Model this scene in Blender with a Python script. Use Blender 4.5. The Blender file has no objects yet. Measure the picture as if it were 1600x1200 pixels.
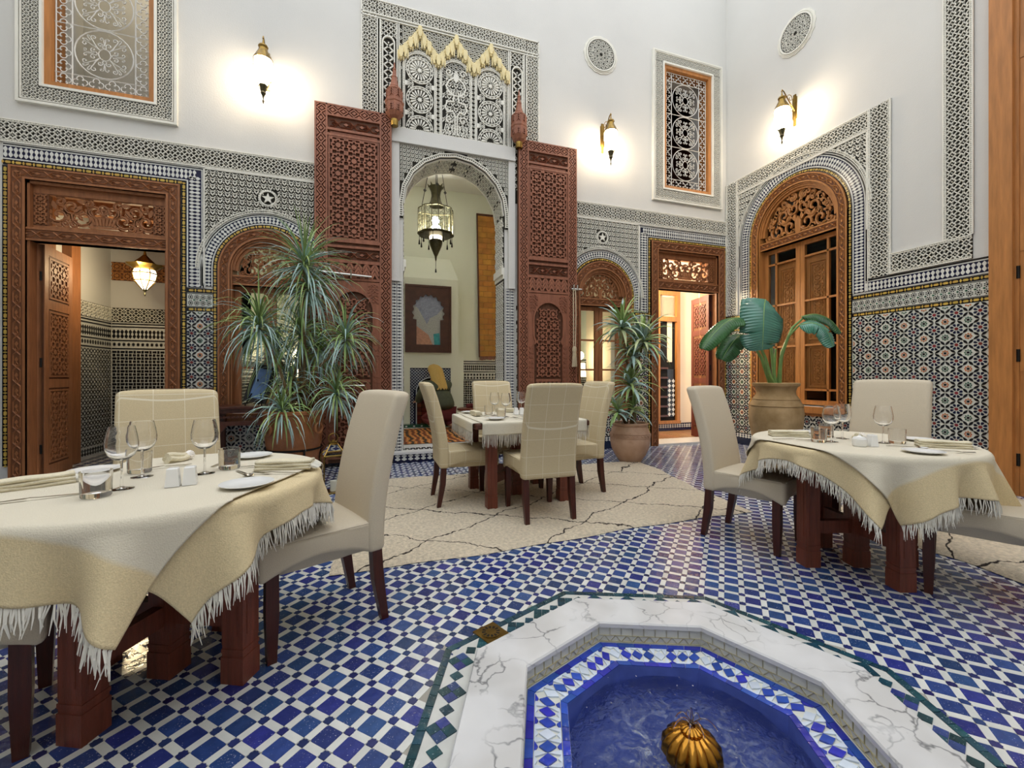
import bpy, bmesh, math, random
import numpy as np
from math import pi, sin, cos, sqrt, radians as R
from mathutils import Matrix, Vector
from mathutils.geometry import tessellate_polygon

rnd = random.Random(7)
S = bpy.context.scene
COL = S.collection

# ------------------------------------------------------------ camera
cam_d = bpy.data.cameras.new('camera'); cam_d.sensor_width = 36; cam_d.lens = 665 / 1600 * 36
cam_d.shift_y = -12 / 1600; cam_d.clip_start = .05; cam_d.clip_end = 100
cam = bpy.data.objects.new('camera', cam_d); COL.objects.link(cam)
cam.location = (0, 0, 1.15); cam.rotation_euler = (R(90), 0, R(-18.3)); S.camera = cam
# ------------------------------------------------------------ sky over the open courtyard
W = bpy.data.worlds.new('sky'); S.world = W; W.use_nodes = True
bg = W.node_tree.nodes['Background']; bg.inputs[0].default_value = (.92, .955, 1.0, 1); bg.inputs[1].default_value = 1.95
S.view_settings.view_transform = 'Standard'; S.view_settings.look = 'None'
S.view_settings.exposure = 0.22; S.view_settings.gamma = 1; S.view_settings.use_curve_mapping = False

# ------------------------------------------------------------ materials
def lin(h):
    h = h.lstrip('#'); o = []
    for i in (0, 2, 4):
        c = int(h[i:i+2], 16) / 255
        o.append(c / 12.92 if c <= .04045 else ((c + .055) / 1.055) ** 2.4)
    return o
MAT = {}
def mat(name, col, rough=.5, var=.12, scale=6., bump=0., bscale=40., metal=0., col2=None, island=0., coat=0., stretch=None, trans=0., ior=1.45, emit=0., ecol=None, thr=None, spec=.5, sss=0.):
    m = bpy.data.materials.new(name); m.use_nodes = True; nt = m.node_tree; N = nt.nodes; L = nt.links
    b = N['Principled BSDF']; b.inputs['Roughness'].default_value = rough; b.inputs['Metallic'].default_value = metal
    b.inputs['IOR'].default_value = ior; b.inputs['Specular IOR Level'].default_value = spec
    if coat: b.inputs['Coat Weight'].default_value = coat; b.inputs['Coat Roughness'].default_value = .08
    if trans: b.inputs['Transmission Weight'].default_value = trans
    c1 = lin(col); c2 = lin(col2) if col2 else [min(1, x * (1 + var)) for x in c1]; ca = c1 if col2 else [x * (1 - var) for x in c1]
    tc = N.new('ShaderNodeTexCoord'); src = tc.outputs['Object']
    if stretch:
        mp = N.new('ShaderNodeMapping'); mp.inputs['Scale'].default_value = stretch; L.new(src, mp.inputs[0]); src = mp.outputs[0]
    nz = N.new('ShaderNodeTexNoise'); nz.inputs['Scale'].default_value = scale; nz.inputs['Detail'].default_value = 4; L.new(src, nz.inputs['Vector'])
    rp = N.new('ShaderNodeValToRGB'); lo, hi = thr or (.3, .7); rp.color_ramp.elements[0].position = lo; rp.color_ramp.elements[1].position = hi
    rp.color_ramp.elements[0].color = (*ca, 1); rp.color_ramp.elements[1].color = (*c2, 1); L.new(nz.outputs['Fac'], rp.inputs[0])
    out = rp.outputs[0]
    if island:
        ge = N.new('ShaderNodeNewGeometry'); oi = N.new('ShaderNodeObjectInfo'); ad = N.new('ShaderNodeMath'); ad.operation = 'ADD'
        L.new(ge.outputs['Random Per Island'], ad.inputs[0]); L.new(oi.outputs['Random'], ad.inputs[1])
        fr = N.new('ShaderNodeMath'); fr.operation = 'FRACT'; L.new(ad.outputs[0], fr.inputs[0])
        mr = N.new('ShaderNodeMapRange'); mr.inputs['To Min'].default_value = 1 - island; mr.inputs['To Max'].default_value = 1 + island; L.new(fr.outputs[0], mr.inputs[0])
        m7 = N.new('ShaderNodeMath'); m7.operation = 'MULTIPLY'; m7.inputs[1].default_value = 7.31; L.new(fr.outputs[0], m7.inputs[0])
        f2 = N.new('ShaderNodeMath'); f2.operation = 'FRACT'; L.new(m7.outputs[0], f2.inputs[0])
        mh = N.new('ShaderNodeMapRange'); mh.inputs['To Min'].default_value = .5 - .06 * island; mh.inputs['To Max'].default_value = .5 + .06 * island; L.new(f2.outputs[0], mh.inputs[0])
        hs = N.new('ShaderNodeHueSaturation'); L.new(mr.outputs[0], hs.inputs['Value']); L.new(mh.outputs[0], hs.inputs['Hue']); L.new(out, hs.inputs['Color']); out = hs.outputs[0]
    L.new(out, b.inputs['Base Color'])
    if bump:
        n2 = N.new('ShaderNodeTexNoise'); n2.inputs['Scale'].default_value = bscale; n2.inputs['Detail'].default_value = 3; L.new(src, n2.inputs['Vector'])
        bp = N.new('ShaderNodeBump'); bp.inputs['Strength'].default_value = bump; bp.inputs['Distance'].default_value = .01
        L.new(n2.outputs['Fac'], bp.inputs['Height']); L.new(bp.outputs[0], b.inputs['Normal'])
    if emit:
        b.inputs['Emission Color'].default_value = (*lin(ecol or col), 1); b.inputs['Emission Strength'].default_value = emit
    MAT[name] = m; return m

mat('plaster', '#D2D1CC', .85, .03, 1.2, .12, 60)
mat('plaster_room', '#DFE3D4', .85, .04, 1.0, .1, 60)
mat('plaster_pink', '#F3E2C8', .85, .03, 1.0, .1, 60)
mat('stucco', '#E3E1D6', .8, .05, 3)
mat('stucco_shade_ground', '#2A2822', .95, .15, 9)  # stain plus the shade of the carved holes, put into the colour
mat('muqarnas', '#E2D3A2', .75, .1, 12)
mat('grout', '#CFD0C6', .6, .08, 5)
mat('floor_grout', '#9E9A90', .6, .15, 5)
mat('tile_white', '#D3D4CF', .16, .07, 14, .05, 25, island=.10, spec=.6)
mat('tile_blue', '#2D407A', .13, .16, 30, .25, 30, island=.3, spec=.7)
mat('tile_dot', '#2B3566', .16, .15, 30, island=.3, spec=.6)
mat('tile_navy', '#161E3C', .18, .15, 20, island=.3)
mat('tile_black', '#14161B', .2, .2, 20, island=.3)
mat('tile_yellow', '#BF9F4C', .25, .12, 20, island=.15)
mat('tile_green', '#2F5C49', .2, .15, 20, island=.3)
mat('tile_teal', '#20434F', .14, .2, 20, .2, 30, island=.35)
mat('tile_red', '#7A2B2C', .22, .15, 20, island=.2)
mat('tile_orange', '#B8682F', .22, .15, 20, island=.2)
mat('tile_ink', '#151C33', .18, .2, 20, island=.35)
mat('tile_cream', '#C6BB90', .35, .12, 20, .1, 30, island=.12)
mat('basin_tile', '#5668B6', .2, .15, 12)
mat('tile_cobalt', '#2C43A6', .1, .15, 20, .2, 30, island=.25, spec=.7)
mat('tile_pale', '#C9D3E0', .14, .08, 20, .1, 30, island=.1, spec=.6)
mat('tile_brown', '#9A6F4C', .35, .2, 12, island=.2)
mat('marble', '#DEDEDE', .2, 0, 3.2, col2='#CFCFD0')
mat('marble_step', '#D9D8D6', .3, .06, 4)
mat('cedar', '#98623C', .5, .22, 5, .25, 70, stretch=(6, 6, .7))
mat('cedar_shade_ground', '#6E4428', .65, .2, 8, stretch=(6, 6, .7))  # darker stained backing that also paints in the shade between carvings
mat('cedar_light', '#B1763F', .42, .2, 5, .15, 70, stretch=(6, 6, .6))
mat('portal_wood', '#8F5A43', .55, .2, 5, .3, 80, stretch=(6, 6, .7))
mat('portal_shade_ground', '#58341F', .7, .2, 8, stretch=(6, 6, .7))  # backing darkened so the portal's carved grooves read as shaded
mat('wood_red', '#703A2A', .33, .3, 6, .2, 60, stretch=(8, 8, .8))
mat('wood_worn', '#9B6238', .55, .3, 20)
mat('wood_dark', '#42190F', .3, .3, 8, .1, 60, stretch=(8, 8, .8))
mat('wood_brown', '#50291A', .35, .25, 6, stretch=(5, 5, .8))
mat('door_red', '#632B21', .5, .2, 6, .2, 70, stretch=(6, 6, .7))
mat('linen', '#CABEA8', .9, .05, 260, .2, 300)
mat('cloth', '#D6C49C', .95, .09, 180, .35, 260)
mat('cloth_pale', '#D9D3C0', .95, .07, 180, .35, 260)
mat('fringe', '#E6E3D8', .95, .05, 50)
mat('napkin', '#DCD3B8', .95, .07, 160, .3, 240)
mat('porcelain', '#ECECEA', .12, .01, 3)
mat('steel', '#B9B7B0', .18, .1, 10, metal=1)
mat('iron', '#22201D', .5, .2, 20, metal=.6)
mat('grille_white', '#D5D3CC', .5, .06, 20)
mat('brass', '#8F743C', .3, .25, 20, metal=1)
mat('brass_dark', '#4E4A36', .4, .25, 20, metal=.8)
mat('gold_wet', '#9A6A26', .2, .3, 14, metal=1, col2='#C08A3A', bump=.2, bscale=20)
mat('glass', '#FFFFFF', .02, 0, 3, trans=1, ior=1.45)
mat('pane', '#F4F6F2', .03, 0, 3, trans=1, ior=1.15)
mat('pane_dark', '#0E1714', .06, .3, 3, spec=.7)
mat('terracotta', '#AC7046', .38, .14, 5, .25, 30, col2='#875632')
mat('terracotta_pale', '#C0A089', .85, .12, 7, .35, 40, col2='#AA886E')
mat('clay_jar', '#B79B72', .85, 0, 6, .35, 30, col2='#95794F')
mat('soil', '#2E2219', .95, .3, 30, .6, 40)
mat('leaf_green', '#8FA968', .38, .2, 9, island=.35)
mat('leaf_blue', '#A3BFBA', .3, .2, 9, island=.3)
mat('leaf_stripe', '#C3CF9E', .4, .12, 9, island=.2)
mat('leaf_dark', '#376338', .3, .25, 8, island=.15)
mat('leaf_big', '#4C8672', .22, .2, 5, island=.1, stretch=(1, 1, 1), coat=.6)
mat('leaf_stem', '#7FA25F', .45, .15, 9)
mat('cane', '#6F5B3C', .8, .25, 14)
mat('lamp_glow', '#FFF2D8', .4, 0, 3, emit=48, ecol='#FFE8C8')
mat('bulb', '#FFFFFF', .4, 0, 3, emit=40, ecol='#FFF4DC')
mat('shade_glow', '#FFF3D0', .6, 0, 3, emit=4, ecol='#FFF0CC')
mat('soot', '#151211', .9, .3, 9)
mat('brick_red', '#8A4030', .8, .2, 9, island=.25)
mat('hair', '#C9A85E', .5, .2, 40, .4, 60, stretch=(6, 6, .8))
mat('jacket', '#4E5344', .9, .12, 20, .2, 90)
mat('skin', '#D9A98A', .55, .06, 9)
mat('trousers', '#6B2A2C', .9, .12, 20)
mat('mirror_frame', '#4A2A1C', .4, .2, 10)
mat('painting_sky', '#8B93A8', .5, .2, 30)
mat('painting_arch', '#A7A9A6', .5, .25, 60)
mat('painting_rose', '#B98A72', .5, .2, 30)
mat('painting_teal', '#3E9AA0', .4, .2, 20)
mat('mat_orange', '#B07A33', .6, .2, 6, .2, 60, island=.15)
mat('rope', '#C6B79A', .9, .1, 60)
mat('candle', '#F2EEDF', .5, .02, 5)
mat('black_frame', '#16171A', .4, .2, 10)
mat('photo_blue', '#6E93C8', .4, .25, 5)
mat('flower', '#F6F1EC', .7, .03, 9)
mat('sofa', '#D9CBA2', .9, .06, 20)

def special():
    # marble veins
    m = MAT['marble']; nt = m.node_tree; N = nt.nodes; L = nt.links; b = N['Principled BSDF']
    tc = N.new('ShaderNodeTexCoord'); nz = N.new('ShaderNodeTexNoise'); nz.inputs['Scale'].default_value = 3.0; nz.inputs['Detail'].default_value = 5
    L.new(tc.outputs['Object'], nz.inputs['Vector'])
    mx = N.new('ShaderNodeMix'); mx.data_type = 'VECTOR'; mx.inputs[0].default_value = .32
    L.new(tc.outputs['Object'], mx.inputs[4]); L.new(nz.outputs['Color'], mx.inputs[5])
    vo = N.new('ShaderNodeTexVoronoi'); vo.feature = 'DISTANCE_TO_EDGE'; vo.inputs['Scale'].default_value = 9; L.new(mx.outputs[1], vo.inputs['Vector'])
    rp = N.new('ShaderNodeValToRGB'); rp.color_ramp.elements[0].position = 0; rp.color_ramp.elements[1].position = .035
    rp.color_ramp.elements[0].color = (*lin('#8F9092'), 1); rp.color_ramp.elements[1].color = (*lin('#F0EFED'), 1); L.new(vo.outputs[0], rp.inputs[0])
    old = b.inputs['Base Color'].links[0].from_socket
    n3 = N.new('ShaderNodeTexNoise'); n3.inputs['Scale'].default_value = 4; L.new(tc.outputs['Object'], n3.inputs['Vector'])
    r3 = N.new('ShaderNodeValToRGB'); r3.color_ramp.elements[0].position = .42; r3.color_ramp.elements[1].position = .62; L.new(n3.outputs['Fac'], r3.inputs[0])
    mm = N.new('ShaderNodeMix'); mm.data_type = 'RGBA'; mm.blend_type = 'MULTIPLY'; L.new(r3.outputs[0], mm.inputs[0]); L.new(old, mm.inputs[6]); L.new(rp.outputs[0], mm.inputs[7])
    L.new(mm.outputs[2], b.inputs['Base Color'])
    # checked linen: thin pale lines on beige cloth, woven into the fabric
    for name, base, line in (('linen_check', '#C9B996', '#DED5BE'),):
        m = mat(name, base, .9, .06, 200, .2, 300); nt = m.node_tree; N = nt.nodes; L = nt.links; b = N['Principled BSDF']
        old = b.inputs['Base Color'].links[0].from_socket
        tc = N.new('ShaderNodeTexCoord'); sp = N.new('ShaderNodeSeparateXYZ'); L.new(tc.outputs['Object'], sp.inputs[0])
        acc = None
        for k, (ax, off) in enumerate((('X', .065), ('Y', .05), ('Z', .03))):
            a = N.new('ShaderNodeMath'); a.operation = 'ADD'; a.inputs[1].default_value = off; L.new(sp.outputs[ax], a.inputs[0])
            pp = N.new('ShaderNodeMath'); pp.operation = 'PINGPONG'; pp.inputs[1].default_value = .0675; L.new(a.outputs[0], pp.inputs[0])
            lt = N.new('ShaderNodeMath'); lt.operation = 'LESS_THAN'; lt.inputs[1].default_value = .0016; L.new(pp.outputs[0], lt.inputs[0])
            if acc is None: acc = lt
            else:
                mxx = N.new('ShaderNodeMath'); mxx.operation = 'MAXIMUM'; L.new(acc.outputs[0], mxx.inputs[0]); L.new(lt.outputs[0], mxx.inputs[1]); acc = mxx
        mm = N.new('ShaderNodeMix'); mm.data_type = 'RGBA'; L.new(acc.outputs[0], mm.inputs[0]); L.new(old, mm.inputs[6]); mm.inputs[7].default_value = (*lin(line), 1)
        L.new(mm.outputs[2], b.inputs['Base Color'])
    # banded table linen: cream top, beige overhang, mostly light and shade painted in
    m = mat('cloth_lit_band', '#D6C49C', .95, .09, 180, .35, 260); nt = m.node_tree; N = nt.nodes; L = nt.links; b = N['Principled BSDF']
    old = b.inputs['Base Color'].links[0].from_socket
    uv = N.new('ShaderNodeUVMap'); sp = N.new('ShaderNodeSeparateXYZ'); L.new(uv.outputs[0], sp.inputs[0])
    def band(axis, a0, a1):
        ab = N.new('ShaderNodeMath'); ab.operation = 'ABSOLUTE'; L.new(sp.outputs[axis], ab.inputs[0])
        rp = N.new('ShaderNodeMapRange'); rp.inputs['From Min'].default_value = a0; rp.inputs['From Max'].default_value = a1; L.new(ab.outputs[0], rp.inputs[0]); return rp
    r1 = band('Y', .555, .57)
    mm = N.new('ShaderNodeMix'); mm.data_type = 'RGBA'; L.new(r1.outputs[0], mm.inputs[0]); mm.inputs[6].default_value = (*lin('#D8D0BC'), 1); L.new(old, mm.inputs[7])
    L.new(mm.outputs[2], b.inputs['Base Color'])
    # shaggy cream rug with wandering black lines in large lozenges
    m = mat('rug', '#CFC2AB', .97, .20, 45, 1.0, 110); nt = m.node_tree; N = nt.nodes; L = nt.links; b = N['Principled BSDF']
    old = b.inputs['Base Color'].links[0].from_socket
    tc = N.new('ShaderNodeTexCoord'); nz = N.new('ShaderNodeTexNoise'); nz.inputs['Scale'].default_value = 3.5; nz.inputs['Detail'].default_value = 6; L.new(tc.outputs['Object'], nz.inputs['Vector'])
    sp = N.new('ShaderNodeSeparateXYZ'); L.new(tc.outputs['Object'], sp.inputs[0]); sn = N.new('ShaderNodeSeparateXYZ'); L.new(nz.outputs['Color'], sn.inputs[0])
    acc = None
    for sgn in (1, -1):
        x = N.new('ShaderNodeMath'); x.operation = 'MULTIPLY'; x.inputs[1].default_value = .62 * sgn; L.new(sp.outputs['X'], x.inputs[0])
        a = N.new('ShaderNodeMath'); a.operation = 'ADD'; L.new(x.outputs[0], a.inputs[0]); L.new(sp.outputs['Y'], a.inputs[1])
        n = N.new('ShaderNodeMath'); n.operation = 'MULTIPLY_ADD'; n.inputs[1].default_value = .30; L.new(sn.outputs['X' if sgn > 0 else 'Y'], n.inputs[0]); L.new(a.outputs[0], n.inputs[2])
        pp = N.new('ShaderNodeMath'); pp.operation = 'PINGPONG'; pp.inputs[1].default_value = .36; L.new(n.outputs[0], pp.inputs[0])
        lt = N.new('ShaderNodeMapRange'); lt.inputs['From Min'].default_value = .004; lt.inputs['From Max'].default_value = .010; lt.inputs['To Min'].default_value = 1; lt.inputs['To Max'].default_value = 0; L.new(pp.outputs[0], lt.inputs[0])
        if acc is None: acc = lt
        else:
            mxx = N.new('ShaderNodeMath'); mxx.operation = 'MAXIMUM'; L.new(acc.outputs[0], mxx.inputs[0]); L.new(lt.outputs[0], mxx.inputs[1]); acc = mxx
    mm = N.new('ShaderNodeMix'); mm.data_type = 'RGBA'; L.new(acc.outputs[0], mm.inputs[0]); L.new(old, mm.inputs[6]); mm.inputs[7].default_value = (*lin('#2E2622'), 1)
    L.new(mm.outputs[2], b.inputs['Base Color'])
    # orange woven kilim
    m = mat('kilim', '#B06A30', .95, .15, 30, .3, 200); nt = m.node_tree; N = nt.nodes; L = nt.links; b = N['Principled BSDF']
    old = b.inputs['Base Color'].links[0].from_socket
    tc = N.new('ShaderNodeTexCoord'); wv = N.new('ShaderNodeTexWave'); wv.inputs['Scale'].default_value = 1.6; wv.inputs['Distortion'].default_value = 3.5; wv.inputs['Detail Scale'].default_value = 2
    L.new(tc.outputs['Object'], wv.inputs['Vector']); rp = N.new('ShaderNodeValToRGB'); rp.color_ramp.interpolation = 'CONSTANT'
    e = rp.color_ramp.elements; e[0].color = (*lin('#3A2A20'), 1); e[1].position = .14; e[1].color = (*lin('#C27A36'), 1)
    for p, c in ((.5, '#D9B87A'), (.62, '#B5602C'), (.88, '#6A3A22')):
        q = e.new(p); q.color = (*lin(c), 1)
    L.new(wv.outputs[0], rp.inputs[0]); L.new(rp.outputs[0], b.inputs['Base Color'])
    # water
    m = mat('water', '#DCE6F2', .03, 0, 3, trans=1, ior=1.33); nt = m.node_tree; N = nt.nodes; L = nt.links; b = N['Principled BSDF']
    tc = N.new('ShaderNodeTexCoord'); ln = N.new('ShaderNodeVectorMath'); ln.operation = 'LENGTH'; L.new(tc.outputs['Object'], ln.inputs[0])
    nz = N.new('ShaderNodeTexNoise'); nz.inputs['Scale'].default_value = 34; nz.inputs['Detail'].default_value = 5; nz.inputs['Distortion'].default_value = 1.2; L.new(tc.outputs['Object'], nz.inputs['Vector'])
    nf = N.new('ShaderNodeTexNoise'); nf.inputs['Scale'].default_value = 16; nf.inputs['Detail'].default_value = 8; nf.inputs['Roughness'].default_value = .7; nf.inputs['Distortion'].default_value = 2.0; L.new(tc.outputs['Object'], nf.inputs['Vector'])
    fo_ = N.new('ShaderNodeMapRange'); fo_.inputs['From Min'].default_value = .46; fo_.inputs['From Max'].default_value = .74; fo_.inputs['To Max'].default_value = .8; L.new(nf.outputs['Fac'], fo_.inputs[0])
    fr_ = N.new('ShaderNodeMapRange'); fr_.inputs['From Min'].default_value = .36; fr_.inputs['From Max'].default_value = .12; L.new(ln.outputs['Value'], fr_.inputs[0])
    fm = N.new('ShaderNodeMath'); fm.operation = 'MULTIPLY'; L.new(fo_.outputs[0], fm.inputs[0]); L.new(fr_.outputs[0], fm.inputs[1])
    inv = N.new('ShaderNodeMath'); inv.operation = 'SUBTRACT'; inv.inputs[0].default_value = 1; L.new(fm.outputs[0], inv.inputs[1]); L.new(inv.outputs[0], b.inputs['Transmission Weight'])
    bp = N.new('ShaderNodeBump'); bp.inputs['Strength'].default_value = 1.0; bp.inputs['Distance'].default_value = .06; L.new(nz.outputs['Fac'], bp.inputs['Height']); L.new(bp.outputs[0], b.inputs['Normal'])
special()
def chips(name, col):      # pale glaze chips scattered over the worn floor tiles
    m = MAT[name]; nt = m.node_tree; N = nt.nodes; L = nt.links; b = N['Principled BSDF']; old = b.inputs['Base Color'].links[0].from_socket
    ge = N.new('ShaderNodeNewGeometry'); nz = N.new('ShaderNodeTexNoise'); nz.inputs['Scale'].default_value = 190; nz.inputs['Detail'].default_value = 2; L.new(ge.outputs['Position'], nz.inputs['Vector'])
    n2 = N.new('ShaderNodeTexNoise'); n2.inputs['Scale'].default_value = 9; L.new(ge.outputs['Position'], n2.inputs['Vector'])
    ad = N.new('ShaderNodeMath'); ad.operation = 'MULTIPLY_ADD'; ad.inputs[1].default_value = .25; L.new(n2.outputs['Fac'], ad.inputs[0]); L.new(nz.outputs['Fac'], ad.inputs[2])
    mr = N.new('ShaderNodeMapRange'); mr.inputs['From Min'].default_value = .80; mr.inputs['From Max'].default_value = .86; mr.inputs['To Max'].default_value = .85; L.new(ad.outputs[0], mr.inputs[0])
    mm = N.new('ShaderNodeMix'); mm.data_type = 'RGBA'; L.new(mr.outputs[0], mm.inputs[0]); L.new(old, mm.inputs[6]); mm.inputs[7].default_value = (*lin(col), 1); L.new(mm.outputs[2], b.inputs['Base Color'])
chips('tile_blue', '#C3C8D6'); chips('tile_teal', '#A9BCC0')

# ------------------------------------------------------------ geometry toolkit
# wall-mounted shapes are drawn in (u, v) seen from the front: local x = u, local z = v, local -y = out of the wall
class G:
    def __init__(s): s.v = []; s.l = []; s.n = []; s.m = []; s.c = 0
    def add(s, V, F, m=0):
        V = np.asarray(V, float).reshape(-1, 3); s.v.append(V)
        s.l.append(np.fromiter((i + s.c for f in F for i in f), dtype=np.int64)); s.n.append(np.array([len(f) for f in F])); s.m.append(np.full(len(F), m)); s.c += len(V)
    def arr(s):
        if not s.v: return np.zeros((0, 3)), np.zeros(0, int), np.zeros(0, int), np.zeros(0, int)
        return np.concatenate(s.v), np.concatenate(s.l), np.concatenate(s.n), np.concatenate(s.m)
    def inst(s, o, T, m=None):
        T = np.asarray(T, float)
        if len(T) == 0: return
        V, L, n, M = o.arr(); k = len(T)
        P = np.einsum('kij,nj->kni', T[:, :3, :3], V) + T[:, None, :3, 3]
        s.v.append(P.reshape(-1, 3)); s.l.append((L[None] + (s.c + np.arange(k) * len(V))[:, None]).ravel()); s.n.append(np.tile(n, k))
        s.m.append(np.tile(M if m is None else np.full(len(n), m), k)); s.c += k * len(V)
    def mesh(s, name, mats, smooth=False):
        V, L, n, M = s.arr(); me = bpy.data.meshes.new(name)
        me.vertices.add(len(V)); me.vertices.foreach_set('co', V.ravel()); me.loops.add(len(L)); me.loops.foreach_set('vertex_index', L.astype(np.int32))
        st = np.concatenate([[0], np.cumsum(n)[:-1]]) if len(n) else np.zeros(0)
        me.polygons.add(len(n)); me.polygons.foreach_set('loop_start', st.astype(np.int32)); me.polygons.foreach_set('loop_total', n.astype(np.int32))
        for q in (mats if isinstance(mats, (list, tuple)) else [mats]): me.materials.append(MAT[q])
        me.polygons.foreach_set('material_index', M.astype(np.int32))
        me.update(calc_edges=True); me.validate()
        me.polygons.foreach_set('use_smooth', np.full(len(me.polygons), bool(smooth)))
        if smooth: me.set_sharp_from_angle(angle=R(42))
        return me
    # --- primitives
    def prism(s, poly, w0, w1, m=0, back=False):
        n = len(poly); V = [(u, -w1, v) for u, v in poly] + [(u, -w0, v) for u, v in poly]
        F = [list(range(n))] + [(i, n + i, n + (i + 1) % n, (i + 1) % n) for i in range(n)]
        if back: F.append(list(range(2 * n - 1, n - 1, -1)))
        s.add(V, F, m); return s
    def rect(s, u0, u1, v0, v1, w0, w1, m=0, back=False): return s.prism([(u0, v0), (u1, v0), (u1, v1), (u0, v1)], w0, w1, m, back)
    def box(s, x0, x1, y0, y1, z0, z1, m=0):
        V = [(x, y, z) for z in (z0, z1) for y in (y0, y1) for x in (x0, x1)]
        s.add(V, [(0, 2, 3, 1), (4, 5, 7, 6), (0, 1, 5, 4), (2, 6, 7, 3), (0, 4, 6, 2), (1, 3, 7, 5)], m); return s
    def ribbon(s, pts, wd, w0, w1, closed=False, m=0, ridge=False):
        P = np.asarray(pts, float); n = len(P)
        d = np.roll(P, -1, 0) - P
        if not closed: d[-1] = d[-2]
        d /= np.maximum(np.linalg.norm(d, axis=1), 1e-9)[:, None]
        dp = np.roll(d, 1, 0)
        if not closed: dp[0] = d[0]
        nn = np.stack([-d[:, 1] - dp[:, 1], d[:, 0] + dp[:, 0]], 1); ln = np.maximum(np.linalg.norm(nn, axis=1), .5); nn = nn / ln[:, None]
        sc = 1 / np.maximum(np.sum(nn * np.stack([-d[:, 1], d[:, 0]], 1), 1), .45)
        A = P + nn * (wd / 2 * sc)[:, None]; B = P - nn * (wd / 2 * sc)[:, None]
        V = []; F = []
        e = n if closed else n - 1
        if ridge:
            for a, p, b in zip(A, P, B): V += [(a[0], -w0, a[1]), (p[0], -w1, p[1]), (b[0], -w0, b[1])]
            for i in range(e):
                j = (i + 1) % n; F += [(3*i+1, 3*i, 3*j, 3*j+1)[::-1], (3*i+2, 3*i+1, 3*j+1, 3*j+2)[::-1]]
        else:
            for a, b in zip(A, B): V += [(a[0], -w0, a[1]), (a[0], -w1, a[1]), (b[0], -w1, b[1]), (b[0], -w0, b[1])]
            for i in range(e):
                j = (i + 1) % n; F += [(4*i, 4*j, 4*j+1, 4*i+1)[::-1], (4*i+1, 4*j+1, 4*j+2, 4*i+2)[::-1], (4*i+2, 4*j+2, 4*j+3, 4*i+3)[::-1]]
        s.add(V, F, m); return s
    def lathe(s, prof, n=20, m=0, c=(0, 0), lobes=0, la=0., cap=True):
        V = []; F = []
        for r, z in prof:
            for k in range(n):
                a = 2 * pi * k / n; q = r * (1 + la * (abs(cos(lobes * a / 2)) - .5)) if lobes else r
                V.append((c[0] + q * cos(a), c[1] + q * sin(a), z))
        for i in range(len(prof) - 1):
            for k in range(n): F.append((i*n+k, i*n+(k+1) % n, (i+1)*n+(k+1) % n, (i+1)*n+k))
        if cap:
            if prof[0][0] > 1e-4: F.append(list(range(n))[::-1])
            if prof[-1][0] > 1e-4: F.append([(len(prof)-1)*n+k for k in range(n)])
        s.add(V, F, m); return s
    def tube(s, pts, r, n=6, m=0, cap=True, closed=False):
        P = [Vector(p) for p in pts]; k = len(P); rr = r if isinstance(r, (list, tuple)) else [r] * k
        V = []; F = []; up = Vector((0.13, 0.21, 1)).normalized(); pu = None
        for i, p in enumerate(P):
            if closed: t = P[(i+1) % k] - P[i-1]
            else: t = P[min(i+1, k-1)] - P[max(i-1, 0)]
            if t.length < 1e-9: t = Vector((0, 0, 1))
            t.normalize()
            a = pu - t * pu.dot(t) if pu else (up - t * up.dot(t) if abs(up.dot(t)) < .95 else Vector((1, 0, 0)) - t * t.x)
            if a.length < 1e-6: a = Vector((1, 0, 0)) - t * t.x
            a.normalize(); pu = a; b = t.cross(a)
            for j in range(n):
                g = 2 * pi * j / n; q = p + (a * cos(g) + b * sin(g)) * rr[i]; V.append(q[:])
        for i in range(k if closed else k - 1):
            i2 = (i + 1) % k
            for j in range(n): F.append((i*n+j, i*n+(j+1) % n, i2*n+(j+1) % n, i2*n+j))
        if cap and not closed: F += [list(range(n))[::-1], [(k-1)*n+j for j in range(n)]]
        s.add(V, F, m); return s
    def grid(s, Fn, nu, nv, m=0):
        V = [Fn(i / nu, j / nv) for j in range(nv + 1) for i in range(nu + 1)]
        s.add(V, [(j*(nu+1)+i, j*(nu+1)+i+1, (j+1)*(nu+1)+i+1, (j+1)*(nu+1)+i) for j in range(nv) for i in range(nu)], m); return s

def T2(u, v, a=0., sc=1., w=0., mirror=False, sv=None):
    c, s_ = cos(a), sin(a); sv = sc if sv is None else sv; su = -sc if mirror else sc
    return np.array([[c*su, 0, -s_*sv, u], [0, 1, 0, -w], [s_*su, 0, c*sv, v]])
def T3(x, y, z, rz=0., sc=1., tx=0., ty=0.):
    M = Matrix.Rotation(rz, 3, 'Z') @ Matrix.Rotation(tx, 3, 'X') @ Matrix.Rotation(ty, 3, 'Y')
    return np.concatenate([np.array(M) * sc, np.array([[x], [y], [z]])], 1)

def link(name, data, parent=None, loc=None, rot=None, label=None, cat=None, group=None, kind=None):
    o = bpy.data.objects.new(name, data); COL.objects.link(o)
    if parent is not None: o.parent = parent
    if loc is not None: o.location = loc
    if rot is not None: o.rotation_euler = rot
    if label: o['label'] = label
    if cat: o['category'] = cat
    if group: o['group'] = group
    if kind: o['kind'] = kind
    return o
def ob(name, g, mats, parent=None, smooth=False, **k): return link(name, g.mesh(name, mats, smooth) if isinstance(g, G) else g, parent, **k)
def thing(name, label, cat, loc=(0, 0, 0), rz=0., group=None, kind=None): return link(name, None, None, loc, (0, 0, rz), label, cat, group, kind)
def dup(root, loc=None, rz=None, label=None, group=None, parent=None):
    r = root.copy(); COL.objects.link(r); r.parent = parent
    if loc is not None: r.location = loc
    if rz is not None: r.rotation_euler = (0, 0, rz)
    if label: r['label'] = label
    if group: r['group'] = group
    for ch in list(root.children): dup(ch, parent=r)
    return r
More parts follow.
